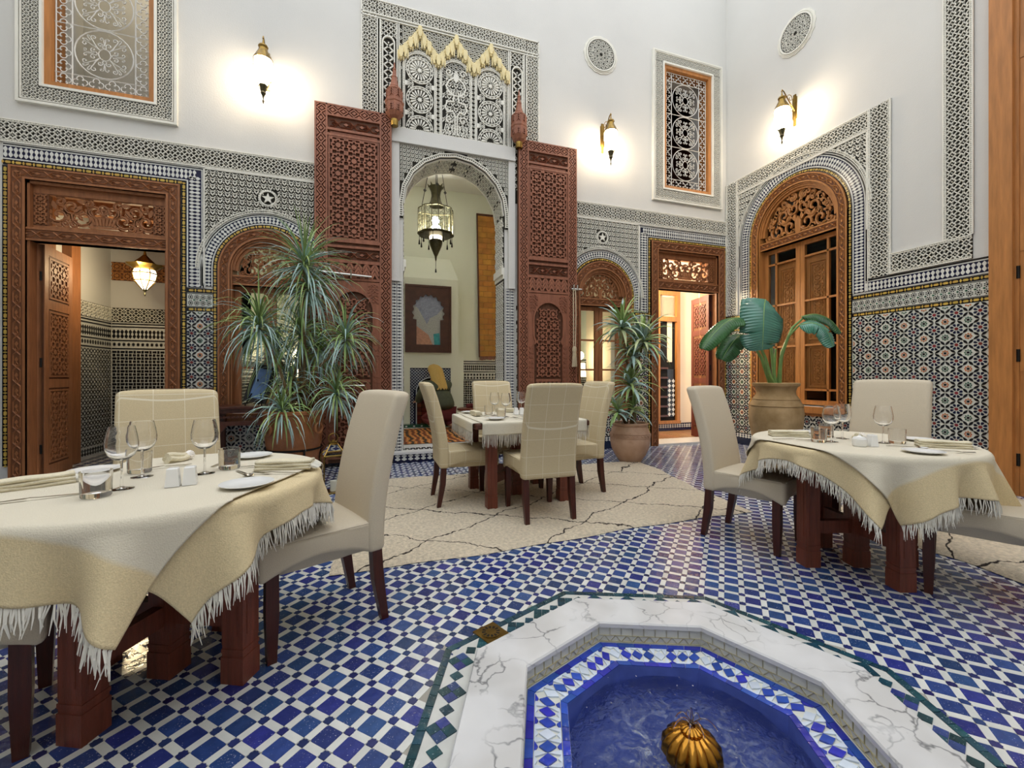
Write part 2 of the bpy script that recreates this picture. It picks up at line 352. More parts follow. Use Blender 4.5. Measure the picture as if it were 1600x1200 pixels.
def rbox(sx, sy, sz, bev, seg=3, c=(0, 0, 0), cuts=0, fn=None):
    bm = bmesh.new(); bmesh.ops.create_cube(bm, size=1)
    for v in bm.verts: v.co = Vector((v.co.x * sx, v.co.y * sy, v.co.z * sz))
    bmesh.ops.bevel(bm, geom=bm.edges[:], offset=bev, segments=seg, affect='EDGES', profile=.5)
    if cuts:
        for ax, sz_ in enumerate((sx, sy, sz)):
            if sz_ > .2:
                for k in range(1, cuts+1):
                    co = Vector((0, 0, 0)); no = Vector((0, 0, 0)); no[ax] = 1; co[ax] = (k/(cuts+1)-.5)*(sz_-2.1*bev)
                    bmesh.ops.bisect_plane(bm, geom=bm.verts[:]+bm.edges[:]+bm.faces[:], plane_co=co, plane_no=no)
    for v in bm.verts:
        p = v.co + Vector(c); v.co = Vector(fn(p)) if fn else p
    bm.normal_update(); g = G(); bm.verts.index_update(); bm.verts.ensure_lookup_table()
    g.add([v.co[:] for v in bm.verts], [[v.index for v in f.verts] for f in bm.faces]); bm.free(); return g
def light(name, loc, power, col='#FFE2B0', r=.06, parent=None):
    d = bpy.data.lights.new(name, 'POINT'); d.energy = power; d.color = lin(col); d.shadow_soft_size = r
    o = bpy.data.objects.new(name, d); COL.objects.link(o); o.location = loc
    if parent: o.parent = parent
    return o
def add_uv(o, uvs):
    me = o.data; ul = me.uv_layers.new(name='UVMap'); idx = np.zeros(len(me.loops), np.int32); me.loops.foreach_get('vertex_index', idx)
    ul.data.foreach_set('uv', np.asarray(uvs, float)[idx].ravel())

# arch outline helpers, in (u, v) round u = 0
def arch_pts(r, spring, bottom, n=24, a0=0., a1=pi):
    P = [(r, bottom)] if bottom is not None else []
    P += [(r * cos(a0 + (a1 - a0) * k / n), spring + r * sin(a0 + (a1 - a0) * k / n)) for k in range(n + 1)]
    if bottom is not None: P.append((-r, bottom))
    return P
def along(pts, step, start=0., fit=True):
    P = np.asarray(pts, float); d = np.linalg.norm(np.diff(P, axis=0), axis=1); c = np.concatenate([[0], np.cumsum(d)]); Lt = c[-1] - 2 * start
    n = max(1, round(Lt / step)); out = []
    for k in range(n):
        t = start + (k + .5) * Lt / n; i = min(np.searchsorted(c, t, side='right') - 1, len(d) - 1); f = (t - c[i]) / max(d[i], 1e-9)
        p = P[i] + (P[i+1] - P[i]) * f; q = P[i+1] - P[i]; out.append((p[0], p[1], math.atan2(q[1], q[0])))
    return out
def circ(r, n=12, a0=0., c=(0, 0)): return [(c[0] + r * cos(a0 + 2*pi*k/n), c[1] + r * sin(a0 + 2*pi*k/n)) for k in range(n)]
def star(r1, r2, n=8, a0=0., c=(0, 0)): return [(c[0] + (r1 if k % 2 == 0 else r2) * cos(a0 + pi*k/n), c[1] + (r1 if k % 2 == 0 else r2) * sin(a0 + pi*k/n)) for k in range(2*n)]
def almond(L, wd, n=3):
    P = [(-L/2 + L*k/(n+1), wd/2 * sin(pi*k/(n+1))*-1) for k in range(0, n+2)]; P += [(x, -y) for x, y in P[1:-1]][::-1]; return P
def spiral(c, r, turns, a0=0., n=14, sgn=1, r0=.12): return [(c[0] + (r*(r0 + (1-r0)*(1-k/n))) * cos(a0 + sgn*2*pi*turns*k/n), c[1] + (r*(r0 + (1-r0)*(1-k/n))) * sin(a0 + sgn*2*pi*turns*k/n)) for k in range(n+1)]
# ============================================================ SETTING
YB, XR, XL, CX, HT = 5.95, 5.95, -3.74, 1.13, 8.2
YF = -3.72                                 # near wall, behind the camera
DO, WO, UO = 4.003, 2.34, 3.985           # doors, arched windows, upper windows: distance from the portal's axis
CAMM = (cos(R(18.3)), sin(R(18.3)))
def pix(X, Y, Z):
    xc = X*CAMM[0] - Y*CAMM[1]; d = X*CAMM[1] + Y*CAMM[0]
    return (-1, -1, 99) if d < .2 else (800 + 665*xc/d, 588 - 665*(Z - 1.15)/d, d)

def plate(outer, holes, w0, w1, m=0):
    g = G(); loops = [outer] + holes
    flat = [p for l in loops for p in l]; n = len(flat)
    tri = tessellate_polygon([[Vector((p[0], p[1], 0)) for p in l] for l in loops])
    V = [(u, -w1, v) for u, v in flat] + [(u, -w0, v) for u, v in flat]; F = []
    for a, b, c in tri:
        pa, pb, pc = flat[a], flat[b], flat[c]
        if (pb[0]-pa[0])*(pc[1]-pa[1]) - (pb[1]-pa[1])*(pc[0]-pa[0]) < 0: b, c = c, b
        F += [(a, b, c), (n+c, n+b, n+a)]
    k = 0
    for i, l in enumerate(loops):
        m_ = len(l)
        area = sum(l[q][0]*l[(q+1) % m_][1] - l[(q+1) % m_][0]*l[q][1] for q in range(m_))
        fl = (area < 0) ^ (i > 0)
        for q in range(m_):
            f = (k+q, n+k+q, n+k+(q+1) % m_, k+(q+1) % m_); F.append(f[::-1] if fl else f)
        k += m_
    g.add(V, F, m); return g
sh = lambda P, u: [(x + u, y) for x, y in P]
def arch_plate(u0, u1, v0, v1, cu, spring, r, n, w0, w1, m=0):      # panel with an arched bite out of its lower edge
    return plate([(u0, v0)] + [(cu-x_, y_) for x_, y_ in arch_pts(r, spring, v0, n)] + [(u1, v0), (u1, v1), (u0, v1)], [], w0, w1, m)
rc = lambda u0, u1, v0, v1: [(u0, v0), (u1, v0), (u1, v1), (u0, v1)]

holes = [rc(CX+s*DO-.63, CX+s*DO+.63, -.1, 3.27) for s in (-1, 1)] + [sh(arch_pts(.43, 2.435, .70), CX+s*WO) for s in (-1, 1)]
holes += [sh(arch_pts(.72, 3.5, -.1, 10), CX)] + [rc(CX+s*UO-.46, CX+s*UO+.46, 4.31, 6.33) for s in (-1, 1)]
wall_back = ob('wall_back', plate(rc(XL-.3, XR+.3, -.3, HT), holes, -.45, 0), 'plaster', loc=(0, YB, 0), kind='structure', label='tall cream plaster courtyard wall facing the camera, with carved portal', cat='wall')
wall_right = ob('wall_right', plate(rc(-YB, -YF, -.3, HT), [sh(arch_pts(.62, 3.36, .72), -4.66)], -.4, 0), 'plaster', loc=(XR, 0, 0), rot=(0, 0, -pi/2), kind='structure', label='cream plaster courtyard wall on the right with arched window', cat='wall')
wall_left = ob('wall_left', plate(rc(YF, YB, -.3, HT), [], -.4, 0), 'plaster', loc=(XL, 0, 0), rot=(0, 0, pi/2), kind='structure', label='cream plaster courtyard wall beyond the left edge', cat='wall')

wall_front = ob('wall_front', plate(rc(-XR-.3, -XL+.3, -.3, HT), [], -.4, 0), 'plaster', loc=(0, YF, 0), rot=(0, 0, pi), kind='structure', label='cream plaster courtyard wall behind the camera', cat='wall')

# ------------------------------------------------------------ relief cells
def cell_star():
    g = G()
    g.ribbon(star(.43, .23, 4, 0), .085, 0, 1, True)
    for k in range(4):
        a = k*pi/2; g.ribbon([(.40*cos(a), .40*sin(a)), (.52*cos(a), .52*sin(a))], .13, 0, 1)
        a += pi/4; g.ribbon([(.23*cos(a), .23*sin(a)), (.42*cos(a), .42*sin(a)), (.70*cos(a), .70*sin(a))], .085, 0, 1)
    g.prism(circ(.075, 4), 0, .8)
    return g
def cell_leaf():
    g = G()
    for s_ in (-1, 1):
        g.ribbon([(s_*.46, -.5), (s_*.40, -.2), (s_*.20, .02), (s_*.30, .26), (s_*.08, .44)], .085, 0, 1)
        for (x, y, a, l) in ((.27, -.22, 2.2, .27), (.42, .16, 1.1, .27)):
            P = almond(l, l*.44); aa = a if s_ > 0 else pi-a; g.prism([(s_*x + p*cos(aa) - q*sin(aa), y + p*sin(aa) + q*cos(aa)) for p, q in P], 0, 1)
    g.prism([(x, y-.30) for x, y in ((-.10, 0), (0, -.15), (.10, 0), (0, .2))], 0, 1); g.prism(circ(.075, 6, 0, (0, .16)), 0, 1)
    return g
def cell_lattice():
    g = G()
    for s_ in (-1, 1):
        g.ribbon([(-.5, -.5*s_), (.5, .5*s_)], .13, 0, 1)
    g.prism(circ(.17, 4), 0, 1)
    for x in (-.5, .5): g.prism(circ(.10, 4, 0, (x, 0)), 0, .9)
    return g
def cell_strap():      # carved cedar strapwork: eight-pointed star and cross
    g = G()
    g.ribbon(star(.46, .34, 8, 0), .10, 0, 1, True); g.prism(star(.20, .15, 8), 0, 1)
    for k in range(4):
        a = k*pi/2; g.ribbon([(.44*cos(a), .44*sin(a)), (.5*cos(a), .5*sin(a))], .16, 0, 1)
        g.ribbon([(.24*cos(a+pi/8), .24*sin(a+pi/8)), (.36*cos(a+pi/8), .36*sin(a+pi/8))], .08, 0, .9); g.ribbon([(.24*cos(a-pi/8), .24*sin(a-pi/8)), (.36*cos(a-pi/8), .36*sin(a-pi/8))], .08, 0, .9)
        a += pi/4; g.prism([(.50*cos(a)+x*cos(a)-y*sin(a), .50*sin(a)+x*sin(a)+y*cos(a)) for x, y in ((0, 0), (.1, -.10), (.2, 0), (.1, .10))], 0, 1)
    return g
def cell_knot():       # running knot for frames (long axis u)
    g = G()
    g.ribbon([(-.5, -.32), (-.2, -.32), (.2, .32), (.5, .32)], .11, 0, 1, ridge=True); g.ribbon([(-.5, .32), (-.2, .32), (.2, -.32), (.5, -.32)], .11, 0, 1, ridge=True)
    g.prism([(-.16+.5, 0), (.5, -.16), (.66, 0), (.5, .16)], 0, .8); g.ribbon([(-.36, 0), (-.2, .12), (-.08, 0), (-.2, -.12)], .07, 0, 1, True, ridge=True)
    return g
def cell_chev():
    g = G()
    for q in (-.32, 0, .32): g.ribbon([(-.5, -.26+q), (0, .20+q), (.5, -.26+q)], .20, 0, 1)
    return g
def cell_lozenge():
    g = G()
    g.ribbon([(-.46, 0), (0, .44), (.46, 0), (0, -.44)], .13, 0, 1, True); g.prism([(-.22, 0), (0, -.22), (.22, 0), (0, .22)], 0, 1)
    for a in (1, -1):
        for b in (1, -1): g.prism([(.5*a, .5*b), (.5*a, .20*b), (.2*a, .5*b)][:: (1 if a*b > 0 else -1)], 0, 1)
    return g
def zs(g, d):          # give the cell its real relief depth
    for v in g.v: v[:, 1] *= d
    return g
C_STAR, C_LEAF, C_LAT = cell_star(), cell_leaf(), cell_lattice()
C_STRAP, C_KNOT, C_CHEV, C_LOZ = cell_strap(), cell_knot(), cell_chev(), cell_lozenge()
def T2d(u, v, a, su, sv, w, dep):
    t = T2(u, v, a, su, w, sv=sv); t[1, 1] = dep; return t
def fill(g, cell, u0, u1, v0, v1, size, w, dep, test=None, m=None, sv=None, brick=False):
    sv = sv or size; nu = max(1, round((u1-u0)/size)); nv = max(1, round((v1-v0)/sv)); a, b = (u1-u0)/nu, (v1-v0)/nv; T = []
    for j in range(nv):
        for i in range(nu):
            u, v = u0+(i+.5)*a, v0+(j+.5)*b
            if brick and j % 2: u += a/2
            if u > u1 or (test and not test(u, v)): continue
            T.append(T2d(u, v, 0, a, b, w, dep))
    g.inst(cell, T, m)
def run(g, cell, pts, wd, w, dep, step=None, m=None, start=0.):
    P = along(pts, step or wd, start); Lt = sum(math.dist(pts[i], pts[i+1]) for i in range(len(pts)-1)) - 2*start
    g.inst(cell, [T2d(u, v, a, Lt/len(P), wd, w, dep) for u, v, a in P], m)

# ------------------------------------------------------------ carved stucco (relief over a ground darkened for recess shade and stain)
def stucco_band(parent, segs, wd, name='carved_frieze'):
    """segs: straight centre lines ((u,v),(u,v)); two rows of cells between raised fillets"""
    g = G(); gd = G()
    for a, b in segs:
        dx, dy = b[0]-a[0], b[1]-a[1]; L_ = math.hypot(dx, dy); nx, ny = -dy/L_, dx/L_
        hw = wd/2; q = [(a[0]-nx*hw, a[1]-ny*hw), (b[0]-nx*hw, b[1]-ny*hw), (b[0]+nx*hw, b[1]+ny*hw), (a[0]+nx*hw, a[1]+ny*hw)]
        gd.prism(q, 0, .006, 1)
        for o_, w_ in ((-hw+.006, .012), (hw-.006, .012), (-hw+.026, .006), (hw-.026, .006)):
            g.ribbon([(a[0]+nx*o_, a[1]+ny*o_), (b[0]+nx*o_, b[1]+ny*o_)], w_, 0, .026)
        iw = wd - .06
        for s_ in (-1, 1):
            o_ = s_*iw/4; run(g, C_STAR, [(a[0]+nx*o_, a[1]+ny*o_), (b[0]+nx*o_, b[1]+ny*o_)], iw/2, .006, .016, step=iw/2)
            o_ = s_*(hw-.017); run(g, C_LOZB, [(a[0]+nx*o_, a[1]+ny*o_), (b[0]+nx*o_, b[1]+ny*o_)], .016, .004, .016, step=.022)
    g.inst(gd, [T3(0, 0, 0)])
    return ob(name, g, ['stucco', 'stucco_shade_ground'], parent, kind='stuff')
C_LOZB = G().prism([(-.32, -.5), (.32, -.5), (.32, .5), (-.32, .5)], 0, 1)

zF0, zF1 = 3.625, 3.87
stucco_band(wall_back, [((XL, (zF0+zF1)/2), (CX-1.26, (zF0+zF1)/2)), ((CX+1.26, (zF0+zF1)/2), (XR, (zF0+zF1)/2))], zF1-zF0)
fw = .25
stucco_band(wall_right, [((-5.81, 2.2), (-5.81, 4.5)), ((-5.685, 4.375), (-3.685, 4.375)), ((-3.555, 2.38), (-3.555, 4.5)), ((-3.43, 2.505), (-2.70, 2.505)), ((-2.815, 2.63), (-2.815, HT))], fw)

def spandrel(parent, u0, u1, v0, v1, cu, spring, r, name='carved_spandrel', size=.075):
    g = G(); g.inst(arch_plate(u0, u1, v0, v1, cu, spring, r-.06, 24, 0, .004, 1), [T3(0, 0, 0)])
    ok = lambda u, v: math.hypot(u-cu, max(0, v-spring)) > r + .03 and not (math.hypot(u-cu, v-(spring+r+.19)) < .1)
    fill(g, C_LEAF, u0+.02, u1-.02, v0, v1-.02, size, .004, .018, ok)
    for a, b in (((u0+.01, v0), (u0+.01, v1)), ((u1-.01, v0), (u1-.01, v1)), ((u0, v1-.01), (u1, v1-.01))): g.ribbon([a, b], .014, 0, .026)
    c = (cu, spring+r+.19)
    if c[1] + .1 < v1:
        g.ribbon(circ(.088, 20, 0, c), .012, 0, .026, True); g.prism(star(.07, .028, 5, pi/2, c), .004, .022)
        g.inst(C_LOZB, [T2d(c[0]+.102*cos(a), c[1]+.102*sin(a), a, .016, .02, .004, .016) for a in np.arange(24)*2*pi/24])
    for rr in (r+.008, r+.034): g.ribbon(sh(arch_pts(rr, spring, None, 30), cu), .008, 0, .028)
    T = []
    for k in range(int(pi*r/.03)):
        a = (k+.5)*pi/int(pi*r/.03); T.append(T2d(cu+(r+.021)*cos(a), spring+(r+.021)*sin(a), a, .016, .018, .004, .018))
    g.inst(C_LOZB, T)
    return ob(name, g, ['stucco', 'stucco_shade_ground'], parent, kind='stuff')
for s in (-1, 1): spandrel(wall_back, CX+s*WO-(.66 if s > 0 else .68), CX+s*WO+(.68 if s > 0 else .66), 2.25, zF0, CX+s*WO, 2.435, .72)
spandrel(wall_right, -5.685, -3.68, 3.0, 4.25, -4.66, 3.36, .99, size=.09)

# ------------------------------------------------------------ zellij
def half_merlon(): return [(0, -.5), (.15, -.43), (.40, -.31), (.40, -.18), (.17, -.07), (.17, .07), (.40, .18), (.40, .31), (.15, .43), (0, .5)]
MER = G().prism(half_merlon() + [(-x, y) for x, y in half_merlon()[1:-1]][::-1], 0, 1)
def merlons(g, pts, wd, w=.010, m=0, pitch=.042, start=0.): run(g, MER, pts, wd, w, .004, pitch, m, start)
YLO = G().prism([(-.30, 0), (-.19, -.27), (.19, -.27), (.30, 0), (.19, .27), (-.19, .27)], 0, 1); YDI = G().prism([(-.13, 0), (0, -.42), (.13, 0), (0, .42)], 0, 1)
def yellow(g, pts, wd, w=.012, m=2, pitch=.085):
    run(g, YLO, pts, wd, w, .004, pitch, m)
    P = along(pts, pitch); g.inst(YDI, [T2d(u+cos(a)*pitch/2, v+sin(a)*pitch/2, a, pitch, wd, w, .004) for u, v, a in P], m)
ZM = ['grout', 'tile_navy', 'tile_yellow', 'tile_white', 'tile_black']
def zband(parent, path, offs, name, closed=False, u=0.):
    """border of zellij along a path: list of (offset outward, width, kind)"""
    g = G()
    for pts, kind, wd in offs:
        pts = sh(pts, u)
        if kind == 'merlon': g.ribbon(pts, wd, 0, .008, m=1); merlons(g, pts, wd*.9, m=3)
        elif kind == 'yellow': g.ribbon(pts, wd, 0, .009, m=4); yellow(g, pts, wd*.86)
        elif kind == 'white': g.ribbon(pts, wd, 0, .013, m=3)
        elif kind == 'black': g.ribbon(pts, wd, 0, .010, m=4)
    return ob(name, g, ZM, parent, kind='stuff')
def rect_path(h, top, bottom): return [(h, bottom), (h, top), (-h, top), (-h, bottom)]
for s in (-1, 1):
    out = CX + s*DO; inner = []
    def half(h, top, bot):          # border is full only on the side towards the portal; the corner side has just the yellow strip
        return [(-s*h, bot), (-s*h, top), (s*.81, top)]
    offs = [(half(.79, 3.415, .2), 'yellow', .055), ([(s*.79, 3.38), (s*.79, .2)], 'yellow', .055), (half(.825, 3.45, 2.2), 'white', .012), (half(.898, 3.523, 2.2), 'merlon', .13), (half(.970, 3.592, 2.2), 'white', .012), (half(.984, 3.606, 2.2), 'black', .014), (half(.996, 3.618, 2.2), 'white', .012)]
    zband(wall_back, None, offs, 'zellij_door_border', u=out)
    ar = lambda r: arch_pts(r, 2.435, 2.22, 26)
    zband(wall_back, None, [(arch_pts(.56, 2.435, .62, 26), 'yellow', .05), (ar(.592), 'white', .012), (ar(.642), 'merlon', .088), (ar(.692), 'white', .010), (ar(.704), 'black', .012), (ar(.716), 'white', .010)], 'zellij_arch_border', u=CX+s*WO)
ar = lambda r: arch_pts(r, 3.36, 2.22, 34)
zband(wall_right, None, [(arch_pts(.768, 3.36, .62, 34), 'yellow', .05), (ar(.805), 'white', .014), (ar(.876), 'merlon', .125), (ar(.945), 'white', .012), (ar(.960), 'black', .014), (ar(.975), 'white', .012)], 'zellij_arch_border', u=-4.66)
zband(wall_right, None, [([(-3.72, 2.36), (-2.545, 2.36)], 'black', .02), ([(-3.72, 2.342), (-2.545, 2.342)], 'white', .012), ([(-3.72, 2.275), (-2.545, 2.275)], 'merlon', .12), ([(-3.84, 2.205), (-2.545, 2.205)], 'white', .012)], 'zellij_wall_band')
zband(wall_right, None, [([(-5.90, 2.25), (-5.90, 3.58)], 'merlon', .09)], 'zellij_corner_band')

# rosette zellij: every tile its own little prism
def petal(): return [(-.092, 0), (-.055, -.034), (.02, -.070), (.072, -.052), (.094, 0), (.072, .052), (.02, .070), (-.055, .034)]
SHP = {'centre': circ(.090, 8, pi/8), 'petal': petal(), 'kite': almond(.34, .135, 3), 'hub': circ(.068, 8, pi/8), 'bead': [(-.050, 0), (-.01, -.047), (.052, 0), (-.01, .047)]}
def rosettes(u0, u1, v0, v1, p=.18, tilt=0):
    nu = max(1, round((u1-u0)/p)); nv = max(1, round((v1-v0)/p)); a, b = (u1-u0)/nu, (v1-v0)/nv; out = []; us = u0
    if nu == 1: a = .165; us = (u0+u1)/2 - a; nu = 2
    for j in range(-1, nv):
        for i in range(-1, nu):
            cu, cv = us+(i+.5)*a, v0+(j+.5)*b; L_ = [('centre', 'tile_red', cu, cv, 0)]
            for k in range(8):
                t = k*pi/4 + pi/8; L_.append(('petal', 'tile_ink', cu+.205*a*cos(t), cv+.205*a*sin(t), t))
                t = pi/8 + k*pi/4; q = 1 if k % 2 == 0 else -1
                L_.append(('kite', 'tile_black', cu+.415*a*cos(t), cv+.415*b*sin(t), (k//2)*pi/2 + (math.atan2(-.2, .16) if q > 0 else math.atan2(-.16, .2)+0) + (pi/2 if False else 0)))
            hu, hv = cu+a/2, cv+b/2; col = 'tile_orange' if (i+j) % 2 == 0 else 'tile_green'
            L_.append(('hub', 'tile_black', hu, hv, 0))
            for k in range(8):
                t = k*pi/4; L_.append(('bead', col, hu+.135*a*cos(t), hv+.135*a*sin(t), t))
            for q in L_:
                if u0+.006 < q[2] < u1-.006 and v0+.006 < q[3] < v1-.006: out.append(q)
    return out
SHM = {}
def shape_mesh(shape, mt, p):
    k = (shape, mt)
    if k not in SHM: SHM[k] = G().prism([(x*p, y*p) for x, y in SHP[shape]], 0, .004).mesh('zellij_' + shape, mt)
    return SHM[k]
def lay(parent, pieces, p, nmax, score, w=.010, name='zellij_dado', panel=None):
    """panel part with the nearest tiles as objects of their own, the others joined"""
    sc = sorted(range(len(pieces)), key=lambda i: -score(pieces[i])); single = [i for i in sc[:nmax] if score(pieces[i]) > 0]; ss = set(single)
    names = {'centre': 'rosette_centre', 'petal': 'petal_tile', 'kite': 'leaf_tile', 'hub': 'rosette_hub', 'bead': 'bead_tile'}
    for i in single:
        sp, mt, u, v, a = pieces[i]; o = link(names[sp], shape_mesh(sp, mt, p), panel, (u, -w, v), (0, -a, 0))
    mts = sorted({q[1] for q in pieces}); g = G()
    for mt in mts:
        for sp in SHP:
            T = [T2(q[2], q[3], q[4], p, w) for i, q in enumerate(pieces) if i not in ss and q[1] == mt and q[0] == sp]
            for t in T: t[1, 1] = 1
            g.inst(G().prism(SHP[sp], 0, .004), T, mts.index(mt))
    if g.c: ob('small_tiles', g, mts, panel, kind='stuff')
STARC = G().prism(star(.17, .10, 8), 0, 1)
for k_ in range(8): STARC.prism([(.33*cos(k_*pi/4+pi/8)+x*cos(k_*pi/4+pi/8)-y*sin(k_*pi/4+pi/8), .33*sin(k_*pi/4+pi/8)+x*sin(k_*pi/4+pi/8)+y*cos(k_*pi/4+pi/8)) for x, y in ((-.10, 0), (0, -.085), (.13, 0), (0, .085))], 0, 1)
def dado(parent, rects, name, nmax, world, zmin=.0, extra=()):
    """rects: (u0,u1,v0,v1) zellij fields with star row and yellow strips above and a navy skirting"""
    g = G(); pcs = []
    for u0, u1, v0, v1 in rects:
        g.rect(u0, u1, v0, v1, 0, .010, 0)
        if v0 > .1 and v0 < .3:
            g.rect(u0, u1, 0, v0, 0, .012, 1)
            merlons(g, [(u0, v0-.045), (u1, v0-.045)], .07, w=.012, m=3, pitch=.06); g.rect(u0, u1, v0-.008, v0, 0, .014, 4)
        pcs += rosettes(u0, u1, v0, v1)
        if v1 > 1.8:
            yellow(g.rect(u0, u1, 1.915, 1.965, 0, .010, 4), [(u0, 1.94), (u1, 1.94)], .045)
            yellow(g.rect(u0, u1, 2.135, 2.19, 0, .010, 4), [(u0, 2.163), (u1, 2.163)], .045)
            g.rect(u0, u1, 1.965, 2.135, 0, .010, 0)
            fill(g, STARC, u0+.005, u1-.005, 1.98, 2.12, .07, .010, .004, m=4)
            fill(g, G().prism(circ(.17, 4), 0, 1, 5), u0+.04, u1-.03, 2.015, 2.085, .07, .010, .004, m=5)
            g.ribbon([(u0, 1.972), (u1, 1.972)], .006, 0, .014, m=4); g.ribbon([(u0, 2.128), (u1, 2.128)], .006, 0, .014, m=4)
    panel = ob(name, g, ['grout', 'tile_navy', 'tile_yellow', 'tile_white', 'tile_black', 'tile_green'], parent)
    def score(q):
        x, y, d = pix(*world(q[2], q[3]))
        return 1/d if (5 < x < 1595 and 5 < y < 1195 and q[3] > zmin and q[0] != 'bead') else -1
    lay(parent, pcs, .18, nmax, score, panel=panel)
    return panel
bw = lambda u, v: (u, YB, v); rw = lambda u, v: (XR, -u, v)
dado(wall_right, [(-3.865, -2.545, .2, 1.915), (-5.43, -3.865, .2, .60), (-5.94, -5.43, .2, 1.915)], 'zellij_dado', 300, rw, .85)
BR = []
for s in (-1, 1):
    a, b = sorted((CX+s*(WO+.585), CX+s*(DO-.82))); BR.append((a, b, .2, 1.915))
    a, b = sorted((CX+s*(WO-.56), CX+s*(WO+.585))); BR.append((a, b, .2, .60))
    a, b = sorted((CX+s*.90, CX+s*(WO-.585))); BR.append((a, b, .2, 1.915))
dado(wall_back, BR, 'zellij_dado', 120, bw, .75)

dado(wall_left, [(1.2, 5.93, .2, 1.915)], 'zellij_dado', 0, lambda u, v: (XL, u, v))
zband(wall_left, None, [([(1.2, 2.275), (5.93, 2.275)], 'merlon', .12), ([(1.2, 2.205), (5.93, 2.205)], 'white', .012), ([(1.2, 2.342), (5.93, 2.342)], 'white', .012)], 'zellij_wall_band')
stucco_band(wall_left, [((1.2, 2.48), (5.93, 2.48))], .25)

# ------------------------------------------------------------ portal surround
def portal():
    g = G(); w = 1.2535
    # outer frame of the tall panel
    g.rect(CX-w, CX-.77, 3.7, 6.15, 0, .006, 1); g.rect(CX+.77, CX+w, 3.7, 6.15, 0, .006, 1); g.rect(CX-.77, CX+.77, 4.49, 6.15, 0, .006, 1)
    for s in (-1, 1):
        for o_ in (w-.006, w-.20, w-.235, .80, .775): g.ribbon([(CX+s*o_, 3.7), (CX+s*o_, 6.15 if o_ > 1.2 else 5.9)], .014, 0, .034)
        for o_ in (w-.055, w-.145): run(g, C_STAR, [(CX+s*o_, 3.7), (CX+s*o_, 6.12)], .09, .006, .022, .09)
        # slim blind niche
        u = CX+s*.91; g.ribbon(sh(arch_pts(.075, 5.62, 3.9, 12), u), .016, 0, .034); fill(g, C_LAT, CX+s*.91-.1, CX+s*.91+.1, 5.70, 5.90, .07, .006, .016)
        run(g, C_LAT, [(u, 3.9), (u, 5.62)], .12, .006, .02, .1)
        run(g, C_LOZB, [(CX+s*1.005, 3.8), (CX+s*1.005, 5.9)], .014, .004, .02, .024)
    for z in (6.144, 5.955, 5.915): g.ribbon([(CX-w, z), (CX+w, z)], .014, 0, .034)
    for z in (6.095, 6.005): run(g, C_STAR, [(CX-w+.2, z), (CX+w-.2, z)], .09, .006, .022, .09)
    # diaper ground above the niches
    fill(g, C_LAT, CX-.76, CX+.76, 5.30, 5.90, .06, .006, .014, sv=.05, brick=True)
    for k, uc in enumerate((-.5, 0, .5)):
        u = CX+uc
        g.prism(sh(arch_pts(.225, 5.36, 4.5, 14), u), .006, .016, 1)
        for rr in (.222, .20): g.ribbon(sh(arch_pts(rr, 5.36, 4.5, 16), u), .011, 0, .036)
        T = [T2d(a, b, t, .014, .016, .012, .02) for a, b, t in along(sh(arch_pts(.211, 5.36, 4.5, 16), u), .024)]; g.inst(C_LOZB, T)
        if uc:
            for z in (4.93, 5.33, 4.53):
                for rr in (.178, .15): g.ribbon([(u+rr*cos(t), z+rr*sin(t)) for t in (np.linspace(0, pi, 15) if z < 4.6 else np.linspace(0, 2*pi, 29))], .010, 0, .036)
                n = 18
                for q in range(n):
                    t = q*2*pi/n
                    if z < 4.6 and sin(t) < -.05: continue
                    g.prism([(u+rr_*cos(t+dt), z+rr_*sin(t+dt)) for rr_, dt in ((.05, -.06), (.12, -.10), (.137, 0), (.12, .10), (.05, .06))], .016, .034)
                    g.inst(C_LOZB, [T2d(u+.164*cos(t+.17), z+.164*sin(t+.17), t, .018, .022, .014, .018)])
                if z > 4.6: g.prism(star(.04, .02, 8, 0, (u, z)), .01, .034)
            for z in (4.73, 5.13):
                for s in (-1, 1): g.prism([(u+s*.18+x, z+y) for x, y in circ(.035, 6)], .01, .032); g.inst(C_LEAF, [T2d(u+s*.12, z+q, 0, .08, .08, .012, .02) for q in (-.03, .03)])
        else:
            # knotted script over a ground of leaves
            fill(g, C_LEAF, u-.19, u+.19, 4.52, 5.36, .085, .016, .012, brick=True)
            for s in (-1, 1):
                g.ribbon([(u+s*x, z) for x, z in ((.015, 4.53), (.015, 4.80), (.05, 4.86), (.12, 4.84), (.15, 4.90), (.13, 4.98), (.04, 5.0), (.03, 5.08), (.10, 5.12), (.14, 5.2), (.10, 5.28), (.03, 5.33), (0, 5.45))], .018, 0, .038)
                g.ribbon(spiral((u+s*.10, 4.745), .06, 1.3, 0, 12, s), .014, 0, .036); g.ribbon(spiral((u+s*.10, 5.40), .055, 1.3, 0, 12, s), .014, 0, .036)
                for q in (.05, .10, .15): g.ribbon([(u+s*(q-.02), 4.53), (u+s*(q+.01), 4.60), (u+s*(q-.01), 4.68)], .012, 0, .034)
            g.prism(sh([(0, 5.26), (.035, 5.31), (.03, 5.36), (0, 5.40), (-.03, 5.36), (-.035, 5.31)], u), .012, .036)
            g.ribbon([(u-.12, 5.085), (u+.12, 5.085)], .016, 0, .036); g.inst(C_LOZB, [T2d(u+q*.03, 5.12, 0, .016, .05, .012, .024) for q in range(-4, 5)])
    fill(g, C_LAT, CX-.295, CX-.205, 4.5, 5.4, .06, .006, .018); fill(g, C_LAT, CX+.205, CX+.295, 4.5, 5.4, .06, .006, .018)
    for uu in (-.25, .25):
        for o_ in (-.03, .03): g.ribbon([(CX+uu+o_, 4.5), (CX+uu+o_, 5.45)], .012, 0, .038)
    for uu in (-.755, .755): run(g, C_LOZB, [(CX+uu, 4.5), (CX+uu, 5.4)], .014, .006, .02, .024)
